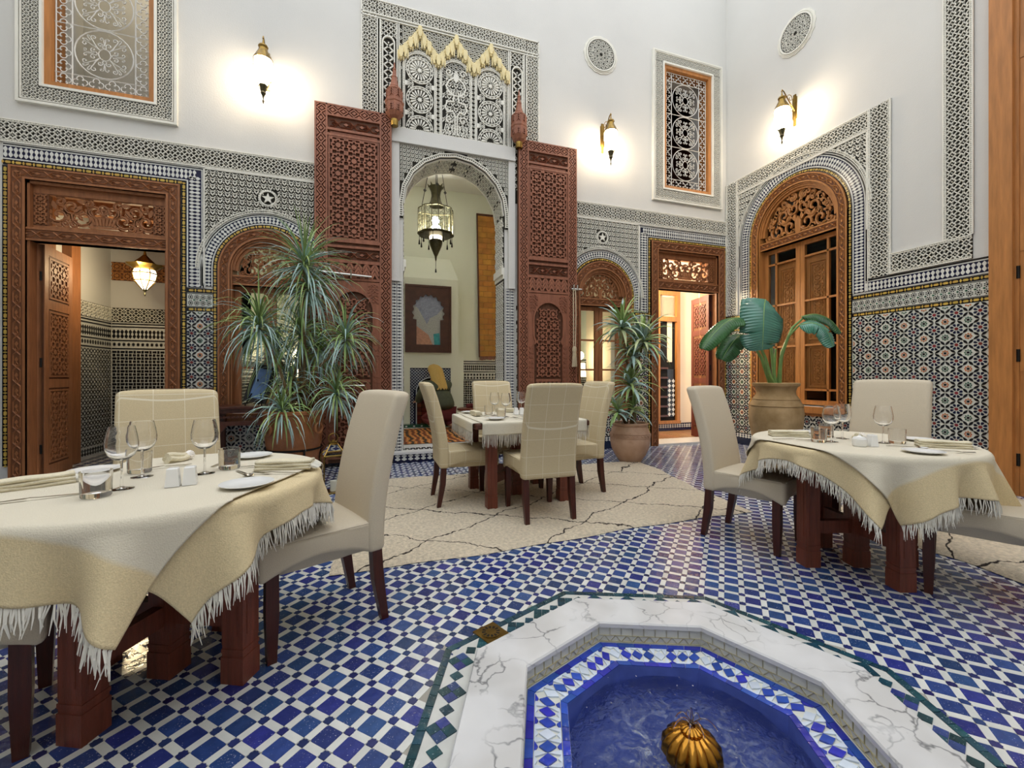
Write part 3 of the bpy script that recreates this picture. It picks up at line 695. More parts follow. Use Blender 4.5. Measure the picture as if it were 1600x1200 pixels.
    g.ribbon([(CX-.77, 4.497), (CX+.77, 4.497)], .016, 0, .036); run(g, C_LOZB, [(CX-.77, 4.515), (CX+.77, 4.515)], .014, .006, .02, .024)
    ob('carved_panel', g, ['stucco', 'stucco_shade_ground'], wall_back, kind='stuff')
    # honeycomb (muqarnas) canopy over the three niches
    for uc in (-.5, 0, .5):
        gm = G()
        steps = [(-.25, 5.53), (-.19, 5.60), (-.125, 5.68), (-.06, 5.77), (0, 5.86), (.06, 5.77), (.125, 5.68), (.19, 5.60), (.25, 5.53)]
        for k, (du, z) in enumerate(steps if uc > .1 else steps[:-1]):
            u = CX+uc+du; h = .10 + .03*(k % 2)
            gm.prism([(u-.030, z-.02), (u-.024, z-.07), (u-.008, z-h), (u+.008, z-h), (u+.024, z-.07), (u+.030, z-.02), (u+.028, z+.025), (u+.014, z+.045), (u-.014, z+.045), (u-.028, z+.025)], .01, .085 if k % 2 == 0 else .06)
            gm.prism([(u-.045, z-.06), (u+.045, z-.06), (u+.045, z+.01), (u-.045, z+.01)], .0, .045)
            gm.prism(sh(circ(.014, 8, 0, (0, z-h-.006)), u), .02, .07)
            for s_ in (-1, 1): gm.prism([(u+s_*.032-.013, z-.04), (u+s_*.032-.007, z-h-.015), (u+s_*.032+.007, z-h-.015), (u+s_*.032+.013, z-.04), (u+s_*.032, z-.01)], .01, .05)
        gm.ribbon([(CX+uc+du, z+.035) for du, z in steps], .022, .0, .055)
        ob('honeycomb_canopy', gm, 'muqarnas', wall_back)
    # white lintel, alfiz and the polygonal arch
    g = G(); g.rect(CX-.87, CX+.87, 4.31, 4.49, 0, .06); g.rect(CX-.87, CX-.77, 2.43, 4.31, 0, .05); g.rect(CX+.77, CX+.87, 2.43, 4.31, 0, .05)
    g.rect(CX-.87, CX+.87, 4.29, 4.315, 0, .075)
    ob('portal_lintel', g, 'plaster', wall_back)
    g = G(); g.inst(arch_plate(CX-.77, CX+.77, 3.3, 4.30, CX, 3.5, .72, 10, 0, .02, 1), [T3(0, 0, 0)])
    ok = lambda u, v: math.hypot(u-CX, max(0, v-3.5)) > .785 and abs(u-CX) < .77
    fill(g, C_LEAF, CX-.76, CX+.76, 3.4, 4.29, .055, .02, .018, ok)
    for rr in (.728, .768): g.ribbon(sh(arch_pts(rr, 3.5, 3.31, 10), CX), .012, 0, .045)
    g.inst(C_LOZB, [T2d(u, v, t, .02, .028, .02, .018) for u, v, t in along(sh(arch_pts(.748, 3.5, 3.31, 10), CX), .03)])
    ob('carved_arch', g, ['stucco', 'stucco_shade_ground'], wall_back, kind='stuff')
    # soffit relief: knots round the inside of the arch, drawn in (angle, depth)
    g = G(); n = 10
    for k in range(n):
        a0, a1 = pi*k/n, pi*(k+1)/n; p0, p1 = np.array((.72*cos(a0), .72*sin(a0))), np.array((.72*cos(a1), .72*sin(a1))); t = p1-p0; L_ = np.linalg.norm(t); t = t/L_; nr = np.array((-t[1], t[0]))
        cg = G(); fill(cg, C_LEAF, 0.01, L_-.01, .03, .42, .075, 0, .014, brick=True); cg.rect(0, L_, 0, .025, 0, .02); cg.rect(0, L_, .425, .45, 0, .02)
        cg.rect(0.0, L_, .0, .45, 0, .003, 1)
        # map local (u, -w, v): u along the facet, v into the wall, w towards the arch axis
        M = np.array([[t[0], -nr[0], 0, CX+p0[0]], [0, 0, 1, 0.0], [t[1], -nr[1], 0, 3.5+p0[1]]]); g.inst(cg, [M])
    for s in (-1, 1):
        cg = G(); cg.rect(0, .45, 2.5, 3.5, 0, .003, 1); fill(cg, C_LEAF, .03, .42, 2.75, 3.5, .075, .003, .014, brick=True); cg.rect(0, .45, 2.64, 2.74, 0, .04); cg.rect(0, .45, 2.58, 2.64, 0, .02)
        cg.rect(0, .45, .14, 2.58, 0, .004, 1); fill(cg, C_STAR, .03, .42, .2, 2.55, .1, .004, .008)
        # jamb: u runs into the wall, w towards the opening
        M = np.array([[0, s, 0, CX+s*.72], [1, 0, 0, 0], [0, 0, 1, 0]]); g.inst(cg, [M])
    ob('carved_soffit', g, ['stucco', 'stucco_shade_ground'], wall_back, kind='stuff')
    g = G()
    for s in (-1, 1):
        a, b = sorted((CX+s*.735, CX+s*.87)); g.rect(a, b, 0, 2.43, 0, .012, 1); merlons(g, [((a+b)/2-.033, .15), ((a+b)/2-.033, 2.43)], .055, w=.012, m=3); merlons(g, [((a+b)/2+.033, .15), ((a+b)/2+.033, 2.43)], .055, w=.012, m=3)
        for q in (a+.004, (a+b)/2, b-.004): g.ribbon([(q, 0), (q, 2.43)], .008, 0, .016, m=3)
    ob('zellij_jamb', g, ZM, wall_back, kind='stuff')
portal()

# round pierced vents
def vent(parent, u, z, r=.30):
    g = G(); g.prism([(u+x, z+y) for x, y in star(r, r*.965, 16)], 0, .012); g.prism([(u+x, z+y) for x, y in circ(r*.80, 28)], .0, .014, 1)
    g.ribbon([(u+x, z+y) for x, y in circ(r*.82, 32)], .02, 0, .03, True); g.ribbon([(u+x, z+y) for x, y in circ(r*.90, 32)], .008, 0, .022, True)
    for rr, n, s_ in ((.18, 6, .15), (.40, 10, .2), (.62, 16, .2)):
        for k in range(n):
            a = 2*pi*k/n + (rr > .3)*pi/n; g.inst(C_STAR, [T2d(u+r*rr*cos(a), z+r*rr*sin(a), a, r*s_*1.25, r*s_*1.25, .014, .012)])
    ob('round_vent', g, ['stucco', 'stucco_shade_ground'], parent)
vent(wall_back, CX+2.31, 6.22); vent(wall_back, CX-2.31, 6.22); vent(wall_right, -4.64, 6.2)

# ------------------------------------------------------------ floor
FC, FR = (.975, 1.115), .955      # fountain axis, outer radius of its tile border
octo = lambda r, k: (FC[0] + r*cos(pi/2 + k*pi/4), FC[1] + r*sin(pi/2 + k*pi/4))
def in_oct(x, y, r): return max((x-FC[0])*cos(pi/8+k*pi/4) + (y-FC[1])*sin(pi/8+k*pi/4) for k in range(8)) < r*cos(pi/8)
def make_floor():
    fb = plate(rc(XL-.3, XR+.3, YF-.1, YB+.1), [[octo(.80, k) for k in range(8)]], 0, .3)
    # plate lies in (u, v): turn it flat
    V = fb.v[0]; fb.v[0] = np.stack([V[:, 0], V[:, 2], -.003 - .3 - V[:, 1]], 1)
    fl = ob('floor', fb, 'floor_grout', kind='structure', label='blue and white diagonal zellij tile floor of the courtyard', cat='floor')
    p = .097; c45 = sqrt(.5); ox, oy = .071, 1.749
    flat = lambda poly, h=.004: (lambda g: (g.add([(x, y, 0) for x, y in poly] + [(x*1.02, y*1.02, -h) for x, y in poly], [list(range(len(poly)))] + [(i, len(poly)+i, len(poly)+(i+1) % len(poly), (i+1) % len(poly)) for i in range(len(poly))]), g)[1])(G())
    b = .0345; ch = .006
    sq = flat([(-b+ch, -b), (b-ch, -b), (b, -b+ch), (b, b-ch), (b-ch, b), (-b+ch, b), (-b, b-ch), (-b, -b+ch)]); bar = flat([(-.033, -.0135), (.033, -.0135), (.033, .0135), (-.033, .0135)]); dot = flat(star(.0175, .0135, 8))
    kinds = {'blue_tile': (sq, 'tile_blue', []), 'white_tile': (bar, 'tile_white', []), 'star_tile': (dot, 'tile_dot', [])}
    n = 110
    for i in range(-n, n):
        for j in range(-n, n):
            for nm, di, dj, ro in (('blue_tile', .5, .5, 0), ('white_tile', .5, 0, 0), ('white_tile', 0, .5, pi/2), ('star_tile', 0, 0, 0)):
                a, c = (i+di)*p, (j+dj)*p; x, y = ox + (a-c)*c45, oy + (a+c)*c45
                if not (XL < x < XR and -.4 < y < YB) or in_oct(x, y, FR-.01): continue
                kinds[nm][2].append((x, y, ro+pi/4))
    blocked = [((-.75, 2.0), .62), ((1.32, 3.87), 2.2), ((2.8, 1.8), .6)]
    for nm, (g0, mt, L_) in kinds.items():
        sc = []
        for i, (x, y, a) in enumerate(L_):
            px, py, d = pix(x, y, 0)
            vis = 4 < px < 1596 and py < 1196 and not any(math.hypot(x-c[0], y-c[1]) < r for c, r in blocked)
            sc.append((d if vis else 1e3, i))
        single = {i for d, i in sorted(sc)[:300 if nm != 'star_tile' else 150]}
        me = g0.mesh(nm, mt); T = []
        for i, (x, y, a) in enumerate(L_):
            z = rnd.uniform(-.0006, .0006); tx, ty = rnd.gauss(0, .006), rnd.gauss(0, .006)
            if i in single: link(nm, me, fl, (x, y, z), (tx, ty, a))
            else: T.append(T3(x, y, z, a, 1, tx, ty))
        g = G(); g.inst(g0, T); ob(nm + 's', g, mt, fl, kind='stuff')
    # tiled border round the fountain: dark teal listel, white field, chequered lozenges
    def strip(r0, r1, n, mt, nm, zt=.003, gap=.0016):
        for k in range(8):
            for q in range(n):
                t0, t1 = q/n, (q+1)/n; P = []
                for r, t in ((r0, t0), (r0, t1), (r1, t1), (r1, t0)):
                    A, B = octo(r, k), octo(r, k+1); P.append((A[0]+(B[0]-A[0])*t, A[1]+(B[1]-A[1])*t))
                cxx = sum(x for x, _ in P)/4; cyy = sum(y for _, y in P)/4
                P = [(cxx+(x-cxx)*(1-gap/.03), cyy+(y-cyy)*(1-gap/.03)) for x, y in P]
                g = G(); g.add([(x-cxx, y-cyy, 0) for x, y in P[::-1]] + [(x-cxx, y-cyy, -.006) for x, y in P[::-1]], [(0, 1, 2, 3)] + [(i, 4+i, 4+(i+1) % 4, (i+1) % 4) for i in range(4)])
                ob(nm, g, mt, fl, loc=(cxx, cyy, zt + rnd.uniform(-.0004, .0004)))
    strip(.925, .958, 14, 'tile_teal', 'border_tile')
    g = G(); pts0 = [octo(.925, k) for k in range(8)]; pts1 = [octo(.80, k) for k in range(8)]
    g.add([(x, y, .0) for x, y in pts0 + pts1], [(k, (k+1) % 8, 8+(k+1) % 8, 8+k) for k in range(8)]); ob('border_bed', g, 'tile_white', fl)
    lz = [(-.026, 0), (0, -.026), (.026, 0), (0, .026)]; g0 = flat(lz); mes = [g0.mesh('lozenge_tile', m_) for m_ in ('tile_teal', 'tile_blue')]
    for k in range(8):
        A, B = octo(.872, k), octo(.872, k+1); L_ = math.dist(A, B); a = math.atan2(B[1]-A[1], B[0]-A[0]); n_ = 8
        for q in range(n_):
            for (du, dv) in (((-.5, 0), (.5, 0), (0, .5), (0, -.5)) if q % 2 == 0 else ((0, 0),)):
                t = (q+.5)/n_*L_ + du*.054; x = A[0]+cos(a)*t - sin(a)*dv*.054; y = A[1]+sin(a)*t + cos(a)*dv*.054
                if .01 < t < L_-.01: link('lozenge_tile', mes[(q+k) % 2 if du else 0], fl, (x, y, .0035), (0, 0, a))
    return fl
floor = make_floor()
# ============================================================ DOORS AND WINDOWS
def carved_frame(path, wd, w0, w1, cell, step, inset=.02, mg=1):
    """moulded timber running along a path with a carved knot strip in its face (materials: 0 wood, 1 ground)"""
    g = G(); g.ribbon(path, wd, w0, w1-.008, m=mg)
    P = np.asarray(path, float)
    def off(o_):
        d = np.diff(P, axis=0); d /= np.linalg.norm(d, axis=1)[:, None]; n = np.stack([-d[:, 1], d[:, 0]], 1); out = []
        for i in range(len(P)):
            a = n[max(i-1, 0)]; b = n[min(i, len(n)-1)]; m_ = a+b; m_ /= np.linalg.norm(m_); out.append(P[i] + m_*o_/max(np.dot(m_, b), .4))
        return out
    for s_ in (-1, 1): g.ribbon(off(s_*(wd/2-inset/2)), inset, w0, w1)
    for i in range(len(P)-1):
        if np.linalg.norm(P[i+1]-P[i]) > step*2: run(g, cell, [P[i], P[i+1]], (wd-2*inset)*.95, w1-.008, .009, step)
    return g
def scroll_field(rr, spring, w0, w1, seed=1):
    """pierced arabesque of scrolls and leaves filling a half disc"""
    g = G(); rg = random.Random(seed)
    for s in (-1, 1):
        for (x, y, q, tn, a0, sg) in ((.24, .22, .22, 1.25, 2.6, 1), (.62, .20, .21, 1.25, .4, -1), (.42, .52, .21, 1.25, 3.6, 1), (.14, .62, .17, 1.2, .3, -1), (.78, .44, .12, 1.1, 4, 1), (.12, .88, .10, 1.1, 1, 1), (.43, .80, .11, 1.1, 5, -1), (.86, .12, .09, 1.1, 2, 1)):
            sp = spiral((s*x*rr, spring + y*rr), q*rr, tn, a0 if s > 0 else pi-a0, 14, sg*s)
            g.ribbon(sp, .085*rr*.55, w0, w1, ridge=False); g.ribbon(sp, .03*rr, w1, w1+.006, ridge=True)
        for (x, y, a, l) in ((.43, .36, .9, .26), (.30, .40, 2.0, .22), (.56, .38, 2.3, .24), (.12, .42, 1.2, .26), (.66, .60, 2.2, .26), (.28, .74, .7, .22), (.80, .28, 1.5, .2), (.42, .10, .1, .24), (.10, .10, .3, .2), (.05, .28, 1.5, .2), (.72, .06, 0, .18), (.58, .70, .2, .2)):
            P = almond(l*rr, l*rr*.45); aa = a if s > 0 else pi-a
            g.prism([(s*x*rr + p*cos(aa) - q*sin(aa), spring + y*rr + p*sin(aa) + q*cos(aa)) for p, q in P], w0, w1)
    for s in (-1, 1):
        for k in range(6):
            a = .12 + k*.25; x, y = .90*cos(a), .90*sin(a); g.ribbon(spiral((s*x*rr, spring+y*rr), .10*rr, 1.1, a if s > 0 else pi-a, 9, s if k % 2 else -s), .045*rr, w0, w1)
        for k in range(4): g.ribbon(spiral((s*(.17+k*.21)*rr, spring+.055*rr), .075*rr, 1.0, 0, 8, s if k % 2 else -s), .04*rr, w0, w1)
        for (x, y, q) in ((.30, .60, .09), (.55, .40, .08), (.20, .46, .07), (.64, .66, .08), (.30, .92, .07), (.08, .74, .07)): g.ribbon(spiral((s*x*rr, spring+y*rr), q*rr, 1.0, x*9, 8, s), .04*rr, w0, w1)
    g.prism([(x*rr, spring+y*rr) for x, y in ((-.07, 0), (.07, 0), (.09, .3), (.0, .42), (-.09, .3))], w0, w1+.004)
    return g
def scroll_rect(hw, v0, v1, w0, w1):
    g = G(); H = v1-v0
    for s in (-1, 1):
        for (x, y, q, tn, a0, sg) in ((.16, .62, .27, 1.3, 3, 1), (.40, .36, .30, 1.3, .3, -1), (.62, .68, .26, 1.3, 3.4, 1), (.86, .40, .28, 1.3, .6, -1), (.30, .82, .15, 1.1, 1, 1), (.55, .14, .14, 1.1, 2, -1), (.84, .82, .15, 1.1, 1, 1), (.72, .16, .13, 1.1, 4, 1)):
            sp = spiral((s*x*hw, v0+y*H), q*H, tn, a0 if s > 0 else pi-a0, 14, sg*s); g.ribbon(sp, .12*H*.7, w0, w1); g.ribbon(sp, .045*H, w1, w1+.006, ridge=True)
        for (x, y, a, l) in ((.28, .55, .8, .34), (.50, .62, 2.2, .34), (.74, .52, .7, .34), (.95, .7, 1.3, .3), (.22, .22, .1, .34), (.64, .36, 2.4, .3), (.42, .88, .1, .3), (.90, .12, .2, .3)):
            P = almond(l*H, l*H*.46); aa = a if s > 0 else pi-a; g.prism([(s*x*hw + p*cos(aa)-q*sin(aa), v0+y*H + p*sin(aa)+q*cos(aa)) for p, q in P], w0, w1)
    for k in range(-3, 4): g.prism([(k*.045*H*1.6-.03*H, v0+.16*H), (k*.045*H*1.6+.03*H, v0+.16*H), (k*.07*H*1.5+.035*H, v0+.42*H), (k*.07*H*1.5-.035*H, v0+.42*H)], w0, w1+.004)
    g.rect(-.42*hw*.7, .42*hw*.7, v0+.07*H, v0+.14*H, w0, w1); g.ribbon(circ(.14*H, 14, 0, (0, v0+.66*H)), .05*H, w0, w1+.004, True); g.prism(star(.13*H, .05*H, 5, pi/2, (0, v0+.66*H)), w0, w1)
    return g

# ---- rectangular passage doors (carved cedar architrave, pierced transom, inward leaf)
def passage_door(u, name, label, wood, hinge, swing, leaf_mat):
    d = link(name, None, None, (u, YB, 0), None, label, 'door', None, 'structure')
    ob('architrave', carved_frame([(.69, 0), (.69, 3.318), (-.69, 3.318), (-.69, 0)], .135, 0, .035, C_KNOT, .17), [wood, 'cedar_shade_ground'], d)
    ob('transom_rail', carved_frame([(.63, 2.675), (-.63, 2.675)], .14, -.10, .02, C_KNOT, .17), [wood, 'cedar_shade_ground'], d)
    g = G()
    for s in (-1, 1): g.rect(min(s*.63, s*.60), max(s*.63, s*.60), 0, 3.27, -.40, .0)
    g.rect(-.63, .63, 3.22, 3.27, -.40, 0); g.rect(-.60, .60, 3.14, 3.22, -.11, -.05); g.rect(-.60, .60, 2.745, 2.79, -.11, -.05)
    ob('lining', g, wood, d)
    g = G()
    for s in (-1, 1):
        a, b = sorted((s*.60, s*.47)); g.rect(a, b, 2.79, 3.14, -.11, -.05, 1); fill(g, C_STRAP, a+.01, b-.01, 2.80, 3.13, .11, -.05, .012)
    ob('transom_side', g, [wood, 'cedar_shade_ground'], d)
    tp = ob('pierced_transom', scroll_rect(.46, 2.79, 3.14, -.10, -.07), wood, d)
    g = G(); g.rect(-.47, .47, 2.785, 2.80, -.10, -.06); g.rect(-.47, .47, 3.13, 3.145, -.10, -.06); ob('transom_fillet', g, wood, tp)
    # leaf with carved panels
    lw = .60; g = G(); g.rect(0, lw, .02, 2.60, -.025, .025, 1, back=True)
    for (a, b, v0, v1) in ((0, .08, .02, 2.6), (lw-.08, lw, .02, 2.6), (.08, lw-.08, .02, .16), (.08, lw-.08, 1.02, 1.12), (.08, lw-.08, 1.90, 2.0), (.08, lw-.08, 2.5, 2.6)): g.rect(a, b, v0, v1, -.032, .032, 0, back=True)
    for (v0, v1) in ((.18, 1.0), (1.14, 1.88), (2.02, 2.48)):
        fill(g, C_STRAP, .11, lw-.11, v0+.03, v1-.03, .18, .025, .012); g.ribbon(rc(.10, lw-.10, v0+.01, v1-.01), .02, .02, .035, True)
        # same panels on the other face
        gg = G(); fill(gg, C_STRAP, .11, lw-.11, v0+.03, v1-.03, .18, .025, .012); T = np.array([[1, 0, 0, 0], [0, -1, 0, 0], [0, 0, 1, 0.]]); g.inst(gg, [T])
    leaf = ob('leaf', g, [leaf_mat, 'cedar_shade_ground'], d, loc=(hinge*.565, .10, 0), rot=(0, 0, swing))
    g = G()
    for z in (.35, 1.3, 2.25): g.lathe([(.011, z-.05), (.011, z+.05)], 8)
    ob('hinge', g, 'iron', leaf)
    g = G(); g.rect(-.63, .63, -.01, .03, -.45, .04); ob('threshold', g, 'marble_step', d)
    return d
door_1 = passage_door(CX-DO, 'door_1', 'carved cedar doorway with open leaf on the left of the courtyard', 'cedar', -1, R(97), 'cedar')
door_2 = passage_door(CX+DO, 'door_2', 'carved cedar doorway to the pale room beside the corner', 'cedar', 1, R(77), 'door_red')

# ---- arched windows
def arch_window(name, label, loc, rot, r, spring, sill, wood, lunette, panes, shutters, seed):
    w_ = link(name, None, None, loc, rot, label, 'window', None, 'structure')
    fwid = .125; rc_ = r - fwid/2
    g = carved_frame(arch_pts(rc_, spring, sill, 22), fwid, 0, .035, C_KNOT, .15)
    P = along(arch_pts(rc_, spring, None, 22), .15); g.inst(C_KNOT, [T2d(u, v, a, .15, fwid-.045, .027, .009) for u, v, a in P])
    ob('architrave', g, [wood, 'cedar_shade_ground'], w_)
    ri = r - fwid
    g = G(); g.ribbon(arch_pts(ri-.005, spring, sill, 22), .03, -.2, .012); g.ribbon(arch_pts(ri-.05, spring, None, 22), .05, -.10, -.03); g.ribbon(arch_pts(ri-.03, spring, None, 22), .03, -.10, -.005)
    ob('lining', g, wood, w_)
    lb = lunette
    g = carved_frame([(ri, lb-.06), (-ri, lb-.06)], .12, -.12, .0, C_KNOT, .15); ob('transom_rail', g, [wood, 'cedar_shade_ground'], w_)
    rl = ri-.075; f = scroll_field(rl, 0, -.09, -.055, seed)
    gg = G(); gg.inst(f, [T2d(0, lb, 0, 1, (spring-lb+rl)/rl, 0, 1)]); ob('pierced_lunette', gg, wood, w_)
    g = G(); g.rect(-r-.01, r+.01, sill-.09, sill, 0, .07); g.rect(-r+.02, r-.02, sill-.13, sill-.09, 0, .04); ob('sill', g, wood, w_)
    top = lb-.12; bot = sill+.02; cas = ri-.02
    for s in (-1, 1):
        a, b = sorted((s*.003, s*cas)); st = .065
        g = G(); g.rect(a, a+st, bot, top, -.15, -.10, back=True); g.rect(b-st, b, bot, top, -.15, -.10, back=True); g.rect(a+st, b-st, bot, bot+st, -.15, -.10, back=True); g.rect(a+st, b-st, top-st, top, -.15, -.10, back=True)
        cs = ob('casement', g, wood, w_)
        ia, ib, iv0, iv1 = a+st, b-st, bot+st, top-st
        if shutters:
            sw = .13; xs = [ia, ia+sw, ib] if s < 0 else [ia, ib-sw, ib]; H = iv1-iv0; ys = [iv0, iv0+.15, iv0+.15+(H-.32)/3, iv0+.15+2*(H-.32)/3, iv1-.17, iv1]
        else:
            xs = [ia, ib]; ys = [iv0 + (iv1-iv0)*k/panes for k in range(panes+1)]
        g = G()
        for x in xs[1:-1]: g.rect(x-.014, x+.014, iv0, iv1, -.14, -.105, back=True)
        for y in ys[1:-1]: g.rect(ia, ib, y-.014, y+.014, -.14, -.105, back=True)
        ob('glazing_bar', g, wood, cs)
        for i in range(len(xs)-1):
            for j in range(len(ys)-1):
                narrow = shutters and (xs[i+1]-xs[i] < .16)
                g = G(); g.rect(xs[i], xs[i+1], ys[j], ys[j+1], -.127, -.123, back=True); ob('glass_pane', g, 'pane', cs)
        if shutters:
            g = G(); xa, xb = (xs[1], xs[2]) if s < 0 else (xs[0], xs[1])
            g.rect(xa, xb, iv0+.15, iv1-.17, -.17, -.145, 0)
            for (v0, v1) in ((iv0+.17, iv0+.8), (iv0+.86, iv1-.24)):
                g.ribbon(rc(xa+.05, xb-.03, v0+.03, v1-.03), .025, -.145, -.13, True); g.ribbon(rc(xa+.085, xb-.065, v0+.07, v1-.07), .012, -.145, -.133, True)
                fill(g, C_STRAP, xa+.10, xb-.08, v0+.09, v1-.09, .12, -.145, .010)
            ob('shutter_panel', g, 'cedar_light', cs)
    return w_
for s, nm, lb in ((-1, 'window_1', 'arched cedar window with pierced lunette behind the tall spiky plant'), (1, 'window_2', 'arched cedar window with pierced lunette beside the right portal leaf')):
    arch_window(nm, lb, (CX+s*WO, YB, 0), None, .53, 2.435, .70, 'cedar', 2.38, 3, False, 3)
arch_window('window_3', 'large arched cedar window with pierced lunette and inner shutters on the right wall', (XR, 4.66, 0), (0, 0, -pi/2), .74, 3.36, .72, 'cedar_light', 3.27, 3, True, 5)
g = G(); g.box(-.8, .8, .25, .8, .3, 4.4); 
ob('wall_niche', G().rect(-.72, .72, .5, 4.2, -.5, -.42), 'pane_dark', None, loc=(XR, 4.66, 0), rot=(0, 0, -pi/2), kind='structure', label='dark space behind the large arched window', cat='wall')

# ---- upper windows with wrought-iron grilles
def quatre(g, u, v, r, th, w):
    for k in range(4):
        a = k*pi/2; cu, cv = u+r*.52*cos(a), v+r*.52*sin(a); g.tube([(cu+r*.44*cos(a+t), -w, cv+r*.44*sin(a+t)) for t in np.linspace(-2.3, 2.3, 11)], th, 4, cap=False)
def upper_window(u, name, label):
    w_ = link(name, None, None, (u, YB, 0), None, label, 'window', None, 'structure')
    g = G(); ho, hi = .71, .495; v0, v1, i0, i1 = 4.07, 6.55, 4.285, 6.355
    g.inst(plate(rc(-ho, ho, v0, v1), [rc(-hi, hi, i0, i1)], 0, .02, 1), [T3(0, 0, 0)])
    for pth, wd in ((rc(-ho+.01, ho-.01, v0+.01, v1-.01), .028), (rc(-hi-.012, hi+.012, i0-.012, i1+.012), .026), (rc(-ho+.038, ho-.038, v0+.038, v1-.038), .01)): g.ribbon(pth, wd, 0, .045, True)
    m_ = .115; 
    for a, b in (((-ho+.04, v0+m_), (ho-.04, v0+m_)), ((-ho+.04, v1-m_+.005), (ho-.04, v1-m_+.005)), ((-ho+m_, i0-.032), (-ho+m_, i1+.01)), ((ho-m_, i0-.032), (ho-m_, i1+.01))):
        dx, dy = b[0]-a[0], b[1]-a[1]; L_ = math.hypot(dx, dy); nx, ny = -dy/L_, dx/L_
        for s_ in (-1, 1): run(g, C_STAR, [(a[0]+nx*s_*.032, a[1]+ny*s_*.032), (b[0]+nx*s_*.032, b[1]+ny*s_*.032)], .066, .02, .016, .066)
    ob('carved_surround', g, ['stucco', 'stucco_shade_ground'], w_, kind='stuff')
    g = G(); g.ribbon(rc(-hi+.03, hi-.03, i0+.03, i1-.03), .06, -.22, .012, True); ob('frame', g, 'cedar_light', w_)
    a, b, c, d = -hi+.06, hi-.06, i0+.06, i1-.06; th = .0075; g = G(); wq = -.05; bw_ = .15
    def bar(p, q): g.tube([(p[0], -wq, p[1]), (q[0], -wq, q[1])], th, 4)
    for x in (a+.01, a+bw_, b-bw_, b-.01): bar((x, c), (x, d))
    H = (d-c-2*bw_)/3
    for z in (c+.01, c+bw_, c+bw_+H, c+bw_+2*H, d-bw_, d-.01): bar((a, z), (b, z))
    ob('grille_bars', g, 'grille_white', w_)
    g = G(); n = 13
    for k in range(n):
        z = c+bw_/2 + (d-c-bw_)*k/(n-1)
        for x in (a+bw_/2, b-bw_/2): quatre(g, x, z, .068, .006, wq)
    for k in range(1, 5):
        x = a+bw_/2 + (b-a-bw_)*k/5
        for z in (c+bw_/2, d-bw_/2): quatre(g, x, z, .068, .006, wq)
    ob('quatrefoil_border', g, 'grille_white', w_)
    for q in range(3):
        g = G(); cz = c+bw_+H*(q+.5); hx = (b-a)/2-bw_; rr = min(hx, H/2)*.97
        g.tube([(rr*cos(t), -wq, cz+rr*sin(t)) for t in np.linspace(0, 2*pi, 29)[:-1]], .0075, 4, closed=True); g.tube([(.055*cos(t), -wq, cz+.065*sin(t)) for t in np.linspace(0, 2*pi, 15)[:-1]], .006, 4, closed=True)
        for k in range(8):
            for m_ in (-1, 1):
                a0 = k*pi/4; q_ = rr/.30; f = lambda x, y: (q_*(x*cos(a0)-y*m_*sin(a0)), -wq, cz + q_*(x*sin(a0)+y*m_*cos(a0)))
                if k % 2: g.tube([f(x, y) for x, y in [(.07, .0), (.13, .006), (.18, .022), (.215, .03)] + spiral((.215, .062), .034, 1.1, -pi/2, 9)], .006, 4, cap=False); g.tube([f(x, y) for x, y in [(.21, .01), (.25, .016)] + spiral((.258, .034), .018, .9, -pi/2, 7)], .005, 4, cap=False)
                else: g.tube([f(x, y) for x, y in [(.07, .0), (.09, .02)] + spiral((.115, .045), .034, 1.2, -2.4, 10)], .006, 4, cap=False); g.tube([f(x, y) for x, y in [(.11, .0), (.17, .008)] + spiral((.19, .032), .024, 1.0, -pi/2, 8)], .005, 4, cap=False)
        ob('scroll_medallion', g, 'grille_white', w_)
    return w_
upper_window(CX-UO, 'window_4', 'upper window with white iron scroll grille above the left doorway')
upper_window(CX+UO, 'window_5', 'upper window with white iron scroll grille near the corner')

